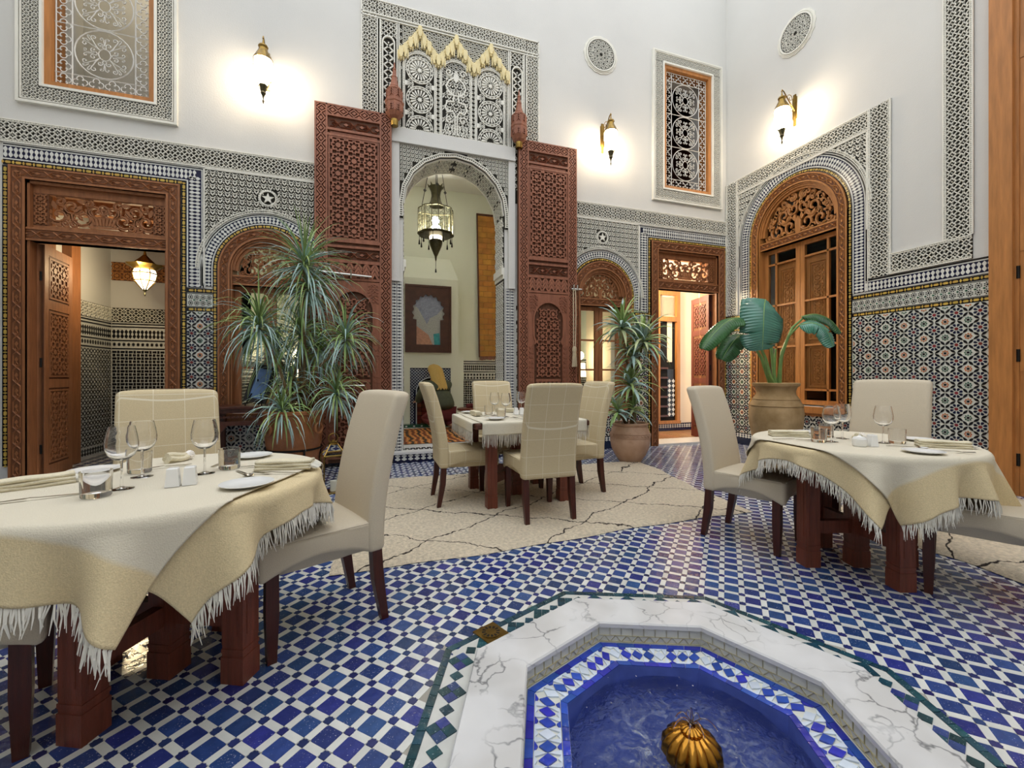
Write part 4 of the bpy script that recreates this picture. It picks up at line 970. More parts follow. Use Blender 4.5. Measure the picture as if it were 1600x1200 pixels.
# ---- the two great portal leaves, folded back against the wall
def portal_leaf(name, label, u, mirror):
    """u: hinge side; leaf extends away from the opening"""
    W_ = .93; z0, z1 = .05, 4.60; d = link(name, None, None, (u, YB-.07, 0), None, label, 'door', None, 'structure')
    X = lambda a: -a if mirror else a
    def rr(g, a, b, v0, v1, w0, w1, m=0): a, b = sorted((X(a), X(b))); g.rect(a, b, v0, v1, w0, w1, m, back=True)
    g = G(); rr(g, 0, W_, z0, z1, -.03, .03, 1); ob('board', g, ['portal_wood', 'portal_shade_ground'], d)
    g = G(); st = .15
    for a, b, v0, v1 in ((0, .02, z0, z1), (st-.02, st, z0, z1), (W_-.02, W_, z0, z1), (W_-st, W_-st+.02, z0, z1), (.02, W_-.02, z1-.02, z1), (st, W_-st, z1-st, z1-st+.02), (st, W_-st, 4.27, 4.30), (st, W_-st, 4.20, 4.23), (st, W_-st, 2.86, 2.90), (st, W_-st, 2.79, 2.82), (st, W_-st, 2.60, 2.64), (st, W_-st, 2.38, 2.41)): rr(g, a, b, v0, v1, .03, .055)
    ob('rails', g, 'portal_wood', d)
    g = G()
    for c_ in (st/2, W_-st/2): run(g, C_LOZ, [(X(c_), z0+.02), (X(c_), z1-.13)], .105, .03, .022, .13)
    run(g, C_LOZ, [(X(.02), z1-.075), (X(W_-.02), z1-.075)], .105, .03, .022, .13)
    run(g, C_CHEV, [(min(X(st+.01), X(W_-st-.01)), 2.51), (max(X(st+.01), X(W_-st-.01)), 2.51)], .19, .03, .022, .10)
    ob('carved_border', g, 'portal_wood', d, kind='stuff')
    g = G(); a, b = sorted((X(st+.03), X(W_-st-.03)))
    g.rect(a, b, 4.24, 4.26, .03, .04); run(g, C_KNOT, [(a, 4.365), (b, 4.365)], .12, .03, .02, .2); run(g, C_KNOT, [(a, 2.715), (b, 2.715)], .12, .03, .02, .2)
    fill(g, C_STRAP, a, b, 2.92, 4.18, .19, .03, .024, sv=.18); g.ribbon(rc(a-.012, b+.012, 2.91, 4.19), .018, .03, .05, True)
    ob('strapwork_panel', g, 'portal_wood', d, kind='stuff')
    # wicket with horseshoe head
    cu = X(W_/2); r = .24; g = G()
    hs = [(r*1.0*cos(t), 1.98+r*1.12*sin(t)) for t in np.linspace(0, pi, 15)]; outl = [(r*.94, .12)] + [(r*.94, 1.62), (r*.86, 1.66), (r*.98, 1.74)] + hs + [(-r*.98, 1.74), (-r*.86, 1.66), (-r*.94, 1.62), (-r*.94, .12)]
    g.inst(plate(rc(-.315, .315, .10, 2.37), [[(x, max(y, .11)) for x, y in outl]], .03, .05), [T3(0, 0, 0)])
    g.ribbon(outl[1:-1], .022, .04, .064)
    for s_ in (-1, 1): fill(g, C_LEAF, min(s_*.30, s_*.17), max(s_*.30, s_*.17), 2.10, 2.35, .09, .05, .012); run(g, C_CHEV, [(s_*.275, .15), (s_*.275, 1.62)], .06, .05, .012, .07)
    gg = G(); gg.inst(g, [T2d(cu, 0, 0, 1, 1, 0, 1)]); ob('wicket_surround', gg, 'portal_wood', d)
    g = G(); g.rect(cu-.2, cu+.2, 1.07, 1.11, .03, .05); g.rect(cu-.2, cu+.2, .93, .96, .03, .05); run(g, C_CHEV, [(cu-.2, 1.015), (cu+.2, 1.015)], .10, .03, .018, .07)
    fill(g, C_STRAP, cu-.19, cu+.19, 1.14, 2.0, .19, .03, .022); fill(g, C_STRAP, cu-.15, cu+.15, 2.0, 2.15, .15, .03, .022); fill(g, C_STRAP, cu-.19, cu+.19, .15, .92, .19, .03, .022)
    ob('wicket_panel', g, 'portal_wood', d, kind='stuff')
    # iron bolt and pull
    g = G(); zb = 2.46; 
    if mirror:
        g.tube([(X(W_+.02), -.085, zb), (X(.25), -.085, zb-.03)], [.020, .014], 8); g.tube([(X(W_-.07), -.085, zb-.05), (X(W_-.07), -.085, zb-.62)], .022, 8)
        for q in (.88, .5): g.tube([(X(q), -.05, zb+.06), (X(q), -.10, zb+.04), (X(q), -.10, zb-.06), (X(q), -.05, zb-.08)], .009, 6)
    else:
        for q in (.86, .92): g.tube([(X(q), -.05, zb-.03), (X(q), -.10, zb-.01), (X(q), -.10, zb+.06), (X(q), -.05, zb+.07)], .012, 6)
        g.tube([(X(.82), -.09, zb), (X(.99), -.09, zb)], .016, 8)
    ob('bolt', g, 'steel', d)
    g = G(); g.tube([(cu-.17, -.075, 1.03), (cu+.13, -.075, 1.03)], [.014, .010], 8); g.tube([(cu-.0, -.05, 1.0), (cu, -.09, 1.0), (cu, -.09, 1.06), (cu, -.05, 1.06)], .008, 6); ob('wicket_bolt', g, 'steel', d)
    return d
portal_leaf('door_3', 'tall carved portal leaf folded back behind the spiky plant', CX-.875, True)
portal_leaf('door_4', 'tall carved portal leaf folded back on the right of the arch', CX+.905, False)

# ---- carved pivot brackets of the portal
def bracket(u, label):
    t = link('pivot_bracket', None, None, (u, YB-.135, 4.56), None, label, 'bracket', 'portal pivot brackets')
    ob('block', G().lathe([(.05, -.03), (.085, 0), (.115, .05), (.115, .17), (.122, .18), (.122, .21), (.108, .22), (.108, .33), (.115, .34), (.09, .37)], 8), 'portal_wood', t)
    g = G()
    for k in range(8):
        a = k*pi/4; T = T3(.101*cos(a)*1.0, .101*sin(a)*1.0, .11, a + pi/2); g2 = G(); g2.inst(C_CHEV, [T2d(0, 0, 0, .075, .09, 0, .012)]); g.inst(g2, [T]); g3 = G(); g3.inst(C_CHEV, [T2d(0, .165, pi, .075, .09, -.006, .012)]); g.inst(g3, [T])
    ob('carving', g, 'portal_wood', t, kind='stuff')
    ob('spire', G().lathe([(.055, .36), (.062, .40), (.045, .46), (.035, .52), (.040, .53), (.026, .56), (.020, .62), (.026, .63), (.012, .66), (.008, .72), (.0, .74)], 8), 'portal_wood', t)
    ob('pivot', G().lathe([(.045, -.11), (.05, -.06), (.05, -.03)], 12), 'brass', t)
bracket(CX-.84, 'carved wooden bracket with spire above the left portal leaf'); bracket(CX+.90, 'carved wooden bracket with spire above the right portal leaf')

# ---- tall wooden door at the right edge
d5 = link('door_5', None, None, (XR, 0, 0), (0, 0, -pi/2), 'tall panelled wooden door at the right edge of the courtyard', 'door', None, 'structure')
g = G(); g.rect(-2.54, -2.375, -.02, 8.2, 0, .10); g.rect(-2.40, -2.345, 0, 8.2, 0, .06); ob('frame_post', g, 'cedar_light', d5)
g = G(); g.rect(-.30, -.12, -.02, 8.2, 0, .10); ob('frame_post', g, 'cedar_light', d5)
g = G(); g.rect(-2.345, -.30, 0, 8.2, 0, .02, 1); 
for v0, v1 in ((.05, .22), (1.2, 1.3), (2.35, 2.6), (4.2, 4.4)): g.rect(-2.343, -.31, v0, v1, .02, .052)
for u in (-2.345, -1.85, -1.35, -.85, -.36): g.rect(u, u+.06, 0, 8.2, .02, .045)
ob('leaf', g, ['cedar_light', 'cedar'], d5)
for k in range(14):
    z = 2.75+k*.24; g = G()
    for u in (-2.28, -1.79, -1.29, -.79): g.rect(u, u+.42, z, z+.05, .02, .06); g.rect(u+.02, u+.40, z+.07, z+.20, .0, .034)
    ob('lattice_row', g, 'cedar', d5)
g = G()
for z in (.35, 1.35, 2.15): g.lathe([(.014, z-.06), (.014, z+.06)], 8, c=(-2.352, -.055))
ob('hinge', g, 'iron', d5)

# ---- wall lanterns
def sconce(loc, rz, label):
    t = thing('wall_lantern', label, 'wall lamp', loc, rz, 'brass wall lanterns on the upper walls')
    g = G(); g.rect(-.035, .035, -.02, .30, 0, .012); g.rect(-.02, .02, -.12, .34, 0, .016)
    g.tube([(0, -.01, .10), (0, -.12, .22), (0, -.22, .34), (0, -.26, .36), (0, -.27, .33)], .008, 6)
    g.tube([(0, -y, z) for y, z in spiral((.10, .27), .06, 1.2, 0, 12)], .005, 5); g.tube([(0, -y, z) for y, z in spiral((.08, .13), .05, 1.2, pi, 12)], .005, 5); ob('bracket', g, 'brass', t)
    c = (0, -.26); ob('cap', G().lathe([(.006, .33), (.012, .27), (.045, .255), (.055, .235), (.045, .215), (.05, .19), (.075, .14), (.10, .09), (.105, .08), (.10, .075)][::-1], 12, c=c), 'brass', t)
    ob('glass', G().lathe([(.045, -.20), (.085, -.12), (.10, -.02), (.095, .075)], 12, c=c), 'lamp_glow', t, True)
    g = G()
    for k in range(6):
        a = k*pi/3; g.tube([(c[0]+.102*cos(a)*q, c[1]+.102*sin(a)*q, z) for q, z in ((1, .08), (1.0, -.02), (.86, -.13), (.5, -.22), (.2, -.30))], .0035, 4)
    for z, q in ((-.02, .103), (-.21, .055)): g.tube([(c[0]+q*cos(a), c[1]+q*sin(a), z) for a in np.linspace(0, 2*pi, 17)[:-1]], .004, 4, closed=True)
    ob('cage', g, 'brass_dark', t)
    ob('finial', G().lathe([(.0, -.44), (.008, -.42), (.012, -.40), (.005, -.38), (.014, -.34), (.03, -.31), (.022, -.29), (.045, -.215)], 10, c=c), 'brass_dark', t)

    return t
sconce((CX-WO, YB, 4.80), 0, 'brass wall lantern lit above the left arched window')
sconce((CX+WO, YB, 4.80), 0, 'brass wall lantern lit between the portal and the corner window')
sconce((XR, 4.66, 4.97), -pi/2, 'brass wall lantern lit above the large right-hand arched window')
# ============================================================ FOUNTAIN
fo = thing('fountain', 'sunken octagonal marble fountain with blue tiled basin and gilded spout', 'fountain', (FC[0], FC[1], 0))
oc = lambda r, k, t=0.: (lambda A, B: (A[0]+(B[0]-A[0])*t, A[1]+(B[1]-A[1])*t))((r*cos(pi/2+k*pi/4), r*sin(pi/2+k*pi/4)), (r*cos(pi/2+(k+1)*pi/4), r*sin(pi/2+(k+1)*pi/4)))
def quadprism(P, z0, z1, mt, nm, par, shrink=.0, tilt=0.):
    cx_ = sum(p[0] for p in P)/len(P); cy_ = sum(p[1] for p in P)/len(P); n = len(P); area = sum(P[i][0]*P[(i+1) % n][1]-P[(i+1) % n][0]*P[i][1] for i in range(n))
    if area < 0: P = P[::-1]
    Q = [((x-cx_), (y-cy_)) for x, y in P]; Q = [(x - shrink*x/max(math.hypot(x, y), 1e-6), y - shrink*y/max(math.hypot(x, y), 1e-6)) for x, y in Q]
    g = G(); g.add([(x, y, 0) for x, y in Q] + [(x, y, z0-z1) for x, y in Q], [list(range(n))] + [(i, n+i, n+(i+1) % n, (i+1) % n) for i in range(n)])
    return ob(nm, g, mt, par, loc=(cx_, cy_, z1), rot=(rnd.gauss(0, tilt), rnd.gauss(0, tilt), 0))
for k in range(8):
    g = G(); e = .004; ro, ri, zt, zb = .805, .578, .045, .022
    A, B, C_, D = oc(ro, k), oc(ro, k+1), oc(ri, k+1), oc(ri, k)
    V = [(x, y, zb) for x, y in (A, B, C_, D)] + [(x, y, zt-.006) for x, y in (A, B, C_, D)]
    sh_ = [oc(ro-.006, k), oc(ro-.006, k+1), oc(ri+.006, k+1), oc(ri+.006, k)]; V += [(x, y, zt) for x, y in sh_]
    g.add(V, [(8, 9, 10, 11)[::-1], (4, 5, 9, 8), (6, 7, 11, 10), (0, 1, 5, 4), (2, 3, 7, 6), (1, 2, 6, 5), (5, 6, 10, 9), (3, 0, 4, 7), (7, 4, 8, 11), (0, 3, 2, 1)])
    ob('marble_slab', g, 'marble', fo)
    # inner wall: a course of square cream tiles over a course of triangles
    a, b = oc(.585, k), oc(.585, k+1); L_ = math.dist(a, b); ang = math.atan2(b[1]-a[1], b[0]-a[0]); n = 9
    for q in range(n):
        g = G(); g.rect(-L_/n/2+.0012, L_/n/2-.0012, -.019, .019, 0, .006); t = (q+.5)/n
        ob('wall_tile', g, 'tile_cream', fo, loc=(a[0]+(b[0]-a[0])*t, a[1]+(b[1]-a[1])*t, .0025), rot=(0, 0, ang))
    for q in range(2*n):
        g = G(); h = .0125; w2 = L_/n/2; up = q % 2 == 0
        g.prism([(-w2+.002, -h), (w2-.002, -h), (0, h)] if up else [(-w2+.002, h), (0, -h), (w2-.002, h)], 0, .005); t = (q/2+.5)/n if up else (q/2+.5)/n
        if q < 2*n-1: ob('triangle_tile', g, 'tile_cream', fo, loc=(a[0]+(b[0]-a[0])*t, a[1]+(b[1]-a[1])*t, -.030), rot=(0, 0, ang))
    # ledge: cobalt listels and a chequer of cobalt and pale pieces
    for q in range(6): quadprism([oc(.578, k, q/6), oc(.578, k, (q+1)/6), oc(.548, k, (q+1)/6), oc(.548, k, q/6)], -.055, -.045, 'tile_cobalt', 'listel_tile', fo, .001)
    for q in range(6): quadprism([oc(.445, k, q/6), oc(.445, k, (q+1)/6), oc(.418, k, (q+1)/6), oc(.418, k, q/6)], -.055, -.043, 'tile_cobalt', 'listel_tile', fo, .001)
    n = 8; mid = .4975
    for q in range(n):
        t0, t1, tm = q/n, (q+1)/n, (q+.5)/n; mt = 'tile_cobalt' if q % 4 != 3 else 'tile_pale'
        quadprism([oc(mid, k, t0), oc(.53, k, tm), oc(mid, k, t1), oc(.465, k, tm)], -.055, -.0445, mt, 'lozenge_tile', fo, .0014, .006)
        for r1, r2 in ((.546, .53), (.447, .465)):
            quadprism([oc(r1, k, t0+.01), oc(r1, k, t1-.01), oc(r2, k, tm)], -.055, -.0445, 'tile_pale' if q % 2 else 'tile_cobalt', 'triangle_tile', fo, .0014, .006)
            if q: quadprism([oc(r1, k, t0-.03), oc(r1, k, t0+.03), oc(mid, k, t0)], -.055, -.0446, 'tile_pale', 'sliver_tile', fo, .001, .004)
g = G(); n8 = range(8)
def ring(g, r0, z0, r1, z1, m=0): g.add([(*oc(r0, k), z0) for k in n8] + [(*oc(r1, k), z1) for k in n8], [(k, 8+k, 8+(k+1) % 8, (k+1) % 8) for k in n8], m)
ring(g, .588, .025, .588, -.055); ring(g, .588, -.050, .419, -.050)
ob('ledge_bed', g, 'grout', fo)
g = G(); ring(g, .801, .025, .801, -.01); ob('rim_side', g, 'marble', fo)
g = G(); ring(g, .418, -.045, .412, -.20); g.add([(*oc(.412, k), -.20) for k in n8], [list(n8)]); ob('basin', g, 'basin_tile', fo)
g = G()
def wv(i, j):
    return None
RN = 26
V = [(0, 0, -.082)]; F = []
for q in range(1, RN+1):
    for a in range(72):
        t = 2*pi*a/72; rr = .4125*cos(pi/8)/max(cos((t-pi/2+pi/8+pi*8) % (pi/4)-pi/8), .5)*q/RN*.999
        d = rr; h = .0030*sin(d*130 + 2.5*sin(3*t+d*30))*math.exp(-abs(d-.16)*7) + .002*sin(5*t+d*60)*math.exp(-d*3) + rnd.gauss(0, .0012)*math.exp(-d*3)
        V.append((rr*cos(t), rr*sin(t), -.082 + h))
for a in range(72): F.append((0, 1+a, 1+(a+1) % 72))
for q in range(RN-1):
    for a in range(72): F.append((1+q*72+a, 1+(q+1)*72+a, 1+(q+1)*72+(a+1) % 72, 1+q*72+(a+1) % 72))
g.add(V, F); ob('water', g, 'water', fo, True)
g = G(); g.lathe([(.0, -.2), (.055, -.2), (.05, -.12), (.035, -.085), (.075, -.075), (.088, -.055), (.085, -.03), (.065, -.005), (.04, .012), (.03, .012), (.032, .02), (.022, .028), (.012, .03), (.01, .02), (0, .02)], 84, lobes=14, la=.16); ob('spout', g, 'gold_wet', fo, True)
g = G()
for k in range(7):
    a = k*2*pi/7+.3; s_ = .03+.02*rnd.random(); g.tube([(s_*t*cos(a)*1.0, s_*t*sin(a), .03 + .045*t*(1.6-t)) for t in np.linspace(0, 1.6, 7)], [.003, .003, .003, .0028, .0026, .0022, .0015], 5)
g.tube([(0, 0, .02), (.002, 0, .06), (.0, .002, .085)], [.006, .005, .003], 6)
for k in range(40):
    a, r = rnd.uniform(0, 2*pi), rnd.uniform(.1, .4); c = (r*cos(a), r*sin(a), -.078 + rnd.random()*.03); q = rnd.uniform(.0015, .0032); g.lathe([(0, c[2]-q), (q, c[2]), (0, c[2]+q)], 5, c=c[:2])
ob('water_jet', g, 'glass', fo, True, kind='stuff')
# floor drain
dr = thing('floor_drain', 'brass floor drain with slotted round grate beside the fountain', 'drain', (.508, 1.836, .004), .4)
g = G(); a = .058; g.box(-a, a, -a, a, -.01, .002); ob('plate', g, 'brass', dr)
g = G(); g.lathe([(.0, .002), (.042, .002), (.044, .005), (.03, .006), (0, .006)], 24); ob('grate', g, 'brass', dr)
g = G()
for k in range(12):
    t = k*pi/6; g.add([(x*cos(t)-y*sin(t), x*sin(t)+y*cos(t), .0062) for x, y in ((.024, -.004), (.04, -.006), (.04, .006), (.024, .004))], [(0, 1, 2, 3)])
ob('slots', g, 'iron', dr)

# ============================================================ RUGS
def rug(name, label, P, th, seed, nx, ny, edge=.02):
    cx_ = sum(p[0] for p in P)/4; cy_ = sum(p[1] for p in P)/4; rg = random.Random(seed); ph = [rg.uniform(0, 6) for _ in range(8)]
    def f(s, t):
        A, B, C_, D = P; x = (A[0]*(1-s)+B[0]*s)*(1-t)+(D[0]*(1-s)+C_[0]*s)*t; y = (A[1]*(1-s)+B[1]*s)*(1-t)+(D[1]*(1-s)+C_[1]*s)*t
        e = min(s, 1-s, t, 1-t); x += .02*sin(9*t+ph[0]) + .01*sin(23*t+ph[1]); y += .02*sin(8*s+ph[2]) + .01*sin(27*s+ph[3])
        h = th*(1-math.exp(-e*ny*.9)) + (.004*sin(7*s+ph[4])*sin(5*t+ph[5]) + rg.gauss(0, .0022))*(e > .004); return (x-cx_, y-cy_, max(h, .001) if e > 0 else .001)
    g = G().grid(f, nx, ny); return ob(name, g, 'rug', None, True, loc=(cx_, cy_, .003), label=label, cat='rug')
rug('berber_rug', 'large cream shaggy rug with black lozenge lines under the square table', [(-.25, 2.64), (3.05, 2.80), (3.42, 4.93), (-.05, 4.90)], .022, 3, 180, 110)
rug('berber_rug', 'thick cream shaggy rug at the right edge behind the right-hand table', [(3.40, .9), (5.6, .9), (5.6, 2.62), (3.52, 2.62)], .055, 5, 90, 80)

# ============================================================ CHAIRS
def make_chair(name, fabric):
    t = thing(name, 'x', 'chair')
    def fs(p):
        x, y, z = p; k = max(0, 1-((y-.01)/.22)**2) if z < .40 else 0; kx = max(0, 1-(x/.21)**2) if z < .40 else 0
        top = .012*(1-(x/.23)**2)*(1-(y/.24)**2) if z > .46 else 0
        return (x*(1-.04*(y < -.1)), y, z + .055*k*(abs(x) > .2) + .05*kx*(y > .2) + top)
    ob('seat', rbox(.455, .47, .15, .022, 3, (0, .02, .405), 11, fs), fabric, t, True)
    def fb(p):
        x, y, z = p; h = max(0, (z-.42)/.64); lean = -.02*h - .125*h**1.7; r_ = .012*(x/.22)**2
        return (x*(1-.03*h), y + lean + r_*.9*h, z - .010*max(0, (abs(x)-.1)/.13)**2*(z > 1.0) + (.05*max(0, 1-(x/.19)**2) if z < .36 and False else 0))
    ob('backrest', rbox(.458, .085, .745, .026, 4, (0, -.2325, .705), 13, fb), fabric, t, True)
    for sx in (-1, 1):
        for sy in (-1, 1):
            g = G(); a, b = .023, .017; X, Y = sx*.195, (.20 if sy > 0 else -.235); dy = 0 if sy > 0 else -.045
            V = [(X+i*a, Y+j*a, .37) for i, j in ((-1, -1), (1, -1), (1, 1), (-1, 1))] + [(X+i*a, Y+j*a*1.05+dy*.25, .2) for i, j in ((-1, -1), (1, -1), (1, 1), (-1, 1))] + [(X+i*b, Y+j*b+dy, 0) for i, j in ((-1, -1), (1, -1), (1, 1), (-1, 1))]
            g.add(V, [(3, 2, 1, 0)[::-1]] + [(q*4+i, q*4+(i+1) % 4, q*4+4+(i+1) % 4, q*4+4+i)[::-1] for q in (0, 1) for i in range(4)] + [(8, 9, 10, 11)[::-1]])
            ob('leg', g, 'wood_dark', t)
    g = G()
    for sx in (-1, 1): g.tube([(sx*.2285, .0+y, .478) for y in np.linspace(-.19, .24, 6)], .003, 4)
    g.tube([(x, .2555, .478) for x in np.linspace(-.21, .21, 6)], .003, 4); ob('piping', g, fabric, t)
    return t
CH = make_chair('dining_chair', 'linen'); CK = make_chair('dining_chair', 'linen_check'); used = set()
def chair(kind, x, y, face, label, group, z=0.):
    """x, y: middle of the rear legs; face: direction the sitter looks, degrees"""
    a = R(face); ox, oy = x + cos(a)*.255, y + sin(a)*.255; src = CH if kind == 'plain' else CK
    if kind in used: o = dup(src)
    else: o = src; used.add(kind)
    o.location = (ox, oy, z); o.rotation_euler = (0, 0, a - pi/2); o['label'] = label; o['group'] = group; return o
LTC, RTC, MTC = (-.748, 1.998), (2.815, 1.809), (1.315, 3.865)
gl, gm, gr = 'chairs round the left round table', 'chairs round the square table', 'chairs round the right round table'
chair('plain', -.045, 2.29, 204, 'beige upholstered dining chair with smooth back at the near left table, side on', gl)
chair('check', -1.03, 2.76, 292, 'beige checked dining chair facing the camera behind the left round table', gl)
chair('plain', -1.50, 1.70, 22, 'beige dining chair at the left edge, mostly hidden by the tablecloth', gl)
zr = .022
chair('check', 1.32, 3.06, 90, 'beige checked dining chair with its back to the camera at the square table', gm, zr)
chair('check', .575, 3.865, 0, 'beige checked dining chair on the left of the square table', gm, zr)
chair('check', 2.10, 3.84, 186, 'beige checked dining chair on the right of the square table', gm, zr)
chair('check', 1.31, 4.62, 270, 'beige checked dining chair on the far side of the square table', gm, zr)
chair('plain', 2.49, 2.55, 291, 'cream dining chair on the left of the right round table', gr)
chair('plain', 3.60, 2.10, 200, 'cream dining chair with broad back against the mosaic wall', gr, .05)
chair('plain', 3.19, 1.13, 116, 'cream dining chair cut off by the right edge', gr)

# ============================================================ TABLES
def leg_post(x, y, h, w, rot):
    g = G(); a = w/2
    for z0, z1, q in ((0, .10, 1.06), (.10, .115, .98), (.115, .13, 1.04), (.13, .145, .97), (.145, h, 1.0)):
        g.box(-a*q, a*q, -a*q, a*q, z0, z1)
    g.box(-a*.5, a*.5, -a*1.05, a*1.05, .18, h-.05); g.box(-a*1.05, a*1.05, -a*.5, a*.5, .18, h-.05)
    return g
def table(name, label, c, legs, round_r=None, half=None, rot=0., z=0.):
    t = thing(name, label, 'table', (c[0], c[1], z), 0)
    g = G()
    if round_r: g.lathe([(round_r-.02, .695), (round_r-.004, .70), (round_r, .718), (round_r-.004, .735), (round_r-.015, .74)], 48)
    else:
        g = rbox(half*2, half*2, .045, .008, 2, (0, 0, .7175))
    ob('tabletop', g, 'wood_brown', t)
    for x, y in legs: ob('leg', leg_post(0, 0, .697, .085, 0), 'wood_red', t, loc=(x, y, 0), rot=(0, 0, rot))
    ob('centre_post', leg_post(0, 0, .697, .09, 0), 'wood_red', t, rot=(0, 0, rot))
    for x, y in legs:
        L_ = math.hypot(x, y); g = G(); g.box(.03, L_-.03, -.022, .022, .20, .275); ob('stretcher', g, 'wood_red', t, rot=(0, 0, math.atan2(y, x)))
        g = G(); g.box(.03, L_-.03, -.02, .02, .62, .697); ob('top_rail', g, 'wood_red', t, rot=(0, 0, math.atan2(y, x)))
    return t
pl = lambda r, a: (r*cos(R(a)), r*sin(R(a)))
table('round_table', 'round wooden dining table under a beige fringed cloth at the left front', LTC, [pl(.30, a) for a in (-114.5, -24.5, 65.5, 155.5)], .52, rot=R(-24.5))
table('round_table', 'round wooden dining table under a beige fringed cloth by the mosaic wall', RTC, [pl(.295, a) for a in (-108, -18, 72, 162)], .52, rot=R(-18))
table('square_table', 'square wooden dining table on the cream rug before the portal', MTC, [(sx*.335, sy*.335) for sx in (-1, 1) for sy in (-1, 1)], None, .515, z=zr)

def drape(name, label, c, ea, La, Wb, Rr, lift, mt, seed, ftop=.75, folds=13, amp=.5):
    """cloth rectangle laid over a round top: what overhangs falls over the rim in soft folds"""
    rg = random.Random(seed); ph = 1.0 if c[0] < 0 else 2.6; A = (cos(R(ea)), sin(R(ea))); B = (-sin(R(ea)), cos(R(ea))); rho = .034; zt = .742 + lift
    def f(a, b):
        x, y = a*A[0]+b*B[0], a*A[1]+b*B[1]; r = math.hypot(x, y); th = math.atan2(y, x); s = r - Rr
        if s <= 0: return (x, y, zt + .0012*sin(17*x+ph)*sin(13*y))
        if s < rho*pi/2: q = s/rho; rad = Rr + lift + rho*sin(q)*.6; z = zt - rho*(1-cos(q))
        else:
            dn = s - rho*pi/2; fold = sin(folds*th+ph) + .5*sin(round(folds*1.7)*th+2*ph); rad = Rr + lift + rho*.6 + dn*.10 + amp*dn*fold*.42; z = zt - rho - dn*.985
        return (rad*cos(th), rad*sin(th), z)
    n, m_ = 170, 140
    g = G().grid(lambda s, t: f((s*2-1)*La, (t*2-1)*Wb), n, m_)
    o = ob(name, g, mt, None, True, loc=(c[0], c[1], 0), label=label, cat='tablecloth', group='fringed table linen')
    add_uv(o, [((t/m_*2-1)*Wb, (s/n*2-1)*La) for t in range(m_+1) for s in range(n+1)])
    sm = o.modifiers.new('thick', 'SOLIDIFY'); sm.thickness = .0035; sm.offset = 1
    g = G()
    for e in (-1, 1):
        k = int(2*Wb/.0052)
        for i in range(k):
            b = -Wb + (i+.5)*2*Wb/k + rg.gauss(0, .002); p = Vector(f(e*La, b)); p0 = Vector(f(e*(La-.012), b)); d = Vector((0, 0, -1)); out = Vector((p.x, p.y, 0)).normalized()
            L_ = rg.uniform(.055, .085); clump = sin(i*.9+ph)*.010; tang = Vector((-out.y, out.x, 0)); q = rg.gauss(0, .006)+clump
            pts = [p0, p + d*.004, p + d*L_*.5 + out*rg.uniform(-.002, .008) + tang*q*.5, p + d*L_ + out*rg.uniform(-.006, .014) + tang*q]
            g.tube([v[:] for v in pts], [.0022, .0024, .0022, .0008], 3, cap=False)
    ob('fringe', g, 'fringe', o, kind='stuff')
    return o
drape('tablecloth', 'lower beige fringed cloth on the left round table, hanging to the right', LTC, -21, .64, .60, .522, .0, 'cloth', 1)
drape('tablecloth', 'upper cream cloth on the left round table, hanging in a long point in front', LTC, -111, .73, .45, .526, .011, 'cloth_lit_band', 2, folds=13, amp=.5)
drape('tablecloth', 'lower beige fringed cloth on the right round table, hanging towards the courtyard', RTC, 176, .62, .62, .522, .0, 'cloth', 3)
drape('tablecloth', 'upper cream cloth on the right round table with a long draped corner', RTC, -94, .74, .50, .526, .011, 'cloth_lit_band', 4, folds=13, amp=.5)
def runner(label, ea, half, Wb, over, lift, seed, mt):
    rg = random.Random(seed); ph = rg.uniform(0, 6); A = (cos(R(ea)), sin(R(ea))); B = (-sin(R(ea)), cos(R(ea))); zt = .742+lift
    def f(a, b):
        s = abs(a)-half; sg = 1 if a > 0 else -1
        if s <= 0: u, z = a, zt + .001*sin(20*a+ph)*sin(14*b)
        else: q = min(s/.015, pi/2); u = sg*(half + lift*.7 + .008 + .012*sin(q)*.6 + .10*max(0, s-.024)*(.3+.5*sin(b*22+ph))); z = zt - .015*(1-cos(q)) - max(0, s-.0236)
        b2 = b + .006*sin(a*6+ph); return (u*A[0]+b2*B[0], u*A[1]+b2*B[1], z)
    n, m_ = 80, 30; La = half+over
    def par(s):                                     # concentrate samples at the bend
        return (s*2-1)*La
    g = G().grid(lambda s, t: f(par(s), (t*2-1)*Wb), 140, m_)
    o = ob('table_runner', g, mt, None, True, loc=(MTC[0], MTC[1], zr), label=label, cat='tablecloth', group='fringed table linen')
    sm = o.modifiers.new('thick', 'SOLIDIFY'); sm.thickness = .003; sm.offset = 1
    g = G()
    for e in (-1, 1):
        k = int(2*Wb/.008)
        for i in range(k):
            b = -Wb+(i+.5)*2*Wb/k; p = Vector(f(e*La, b)); out = Vector((e*A[0], e*A[1], 0)); L_ = rg.uniform(.075, .11); q = rg.gauss(0, .006); tang = Vector((B[0], B[1], 0))
            g.tube([v[:] for v in (p + Vector((0, 0, .012)), p, p+Vector((0, 0, -L_*.5))+tang*q*.5+out*rg.uniform(-.002, .006), p+Vector((0, 0, -L_))+tang*q+out*rg.uniform(-.004, .01))], [.0022, .0024, .0022, .001], 3, cap=False)
    ob('fringe', g, 'fringe', o, kind='stuff'); return o
runner('cream fringed runner across the square table from side to side', 0, .515, .46, .085, .0, 7, 'cloth_pale')
runner('cream fringed runner across the square table hanging in front', 90, .515, .47, .105, .006, 8, 'cloth_pale')

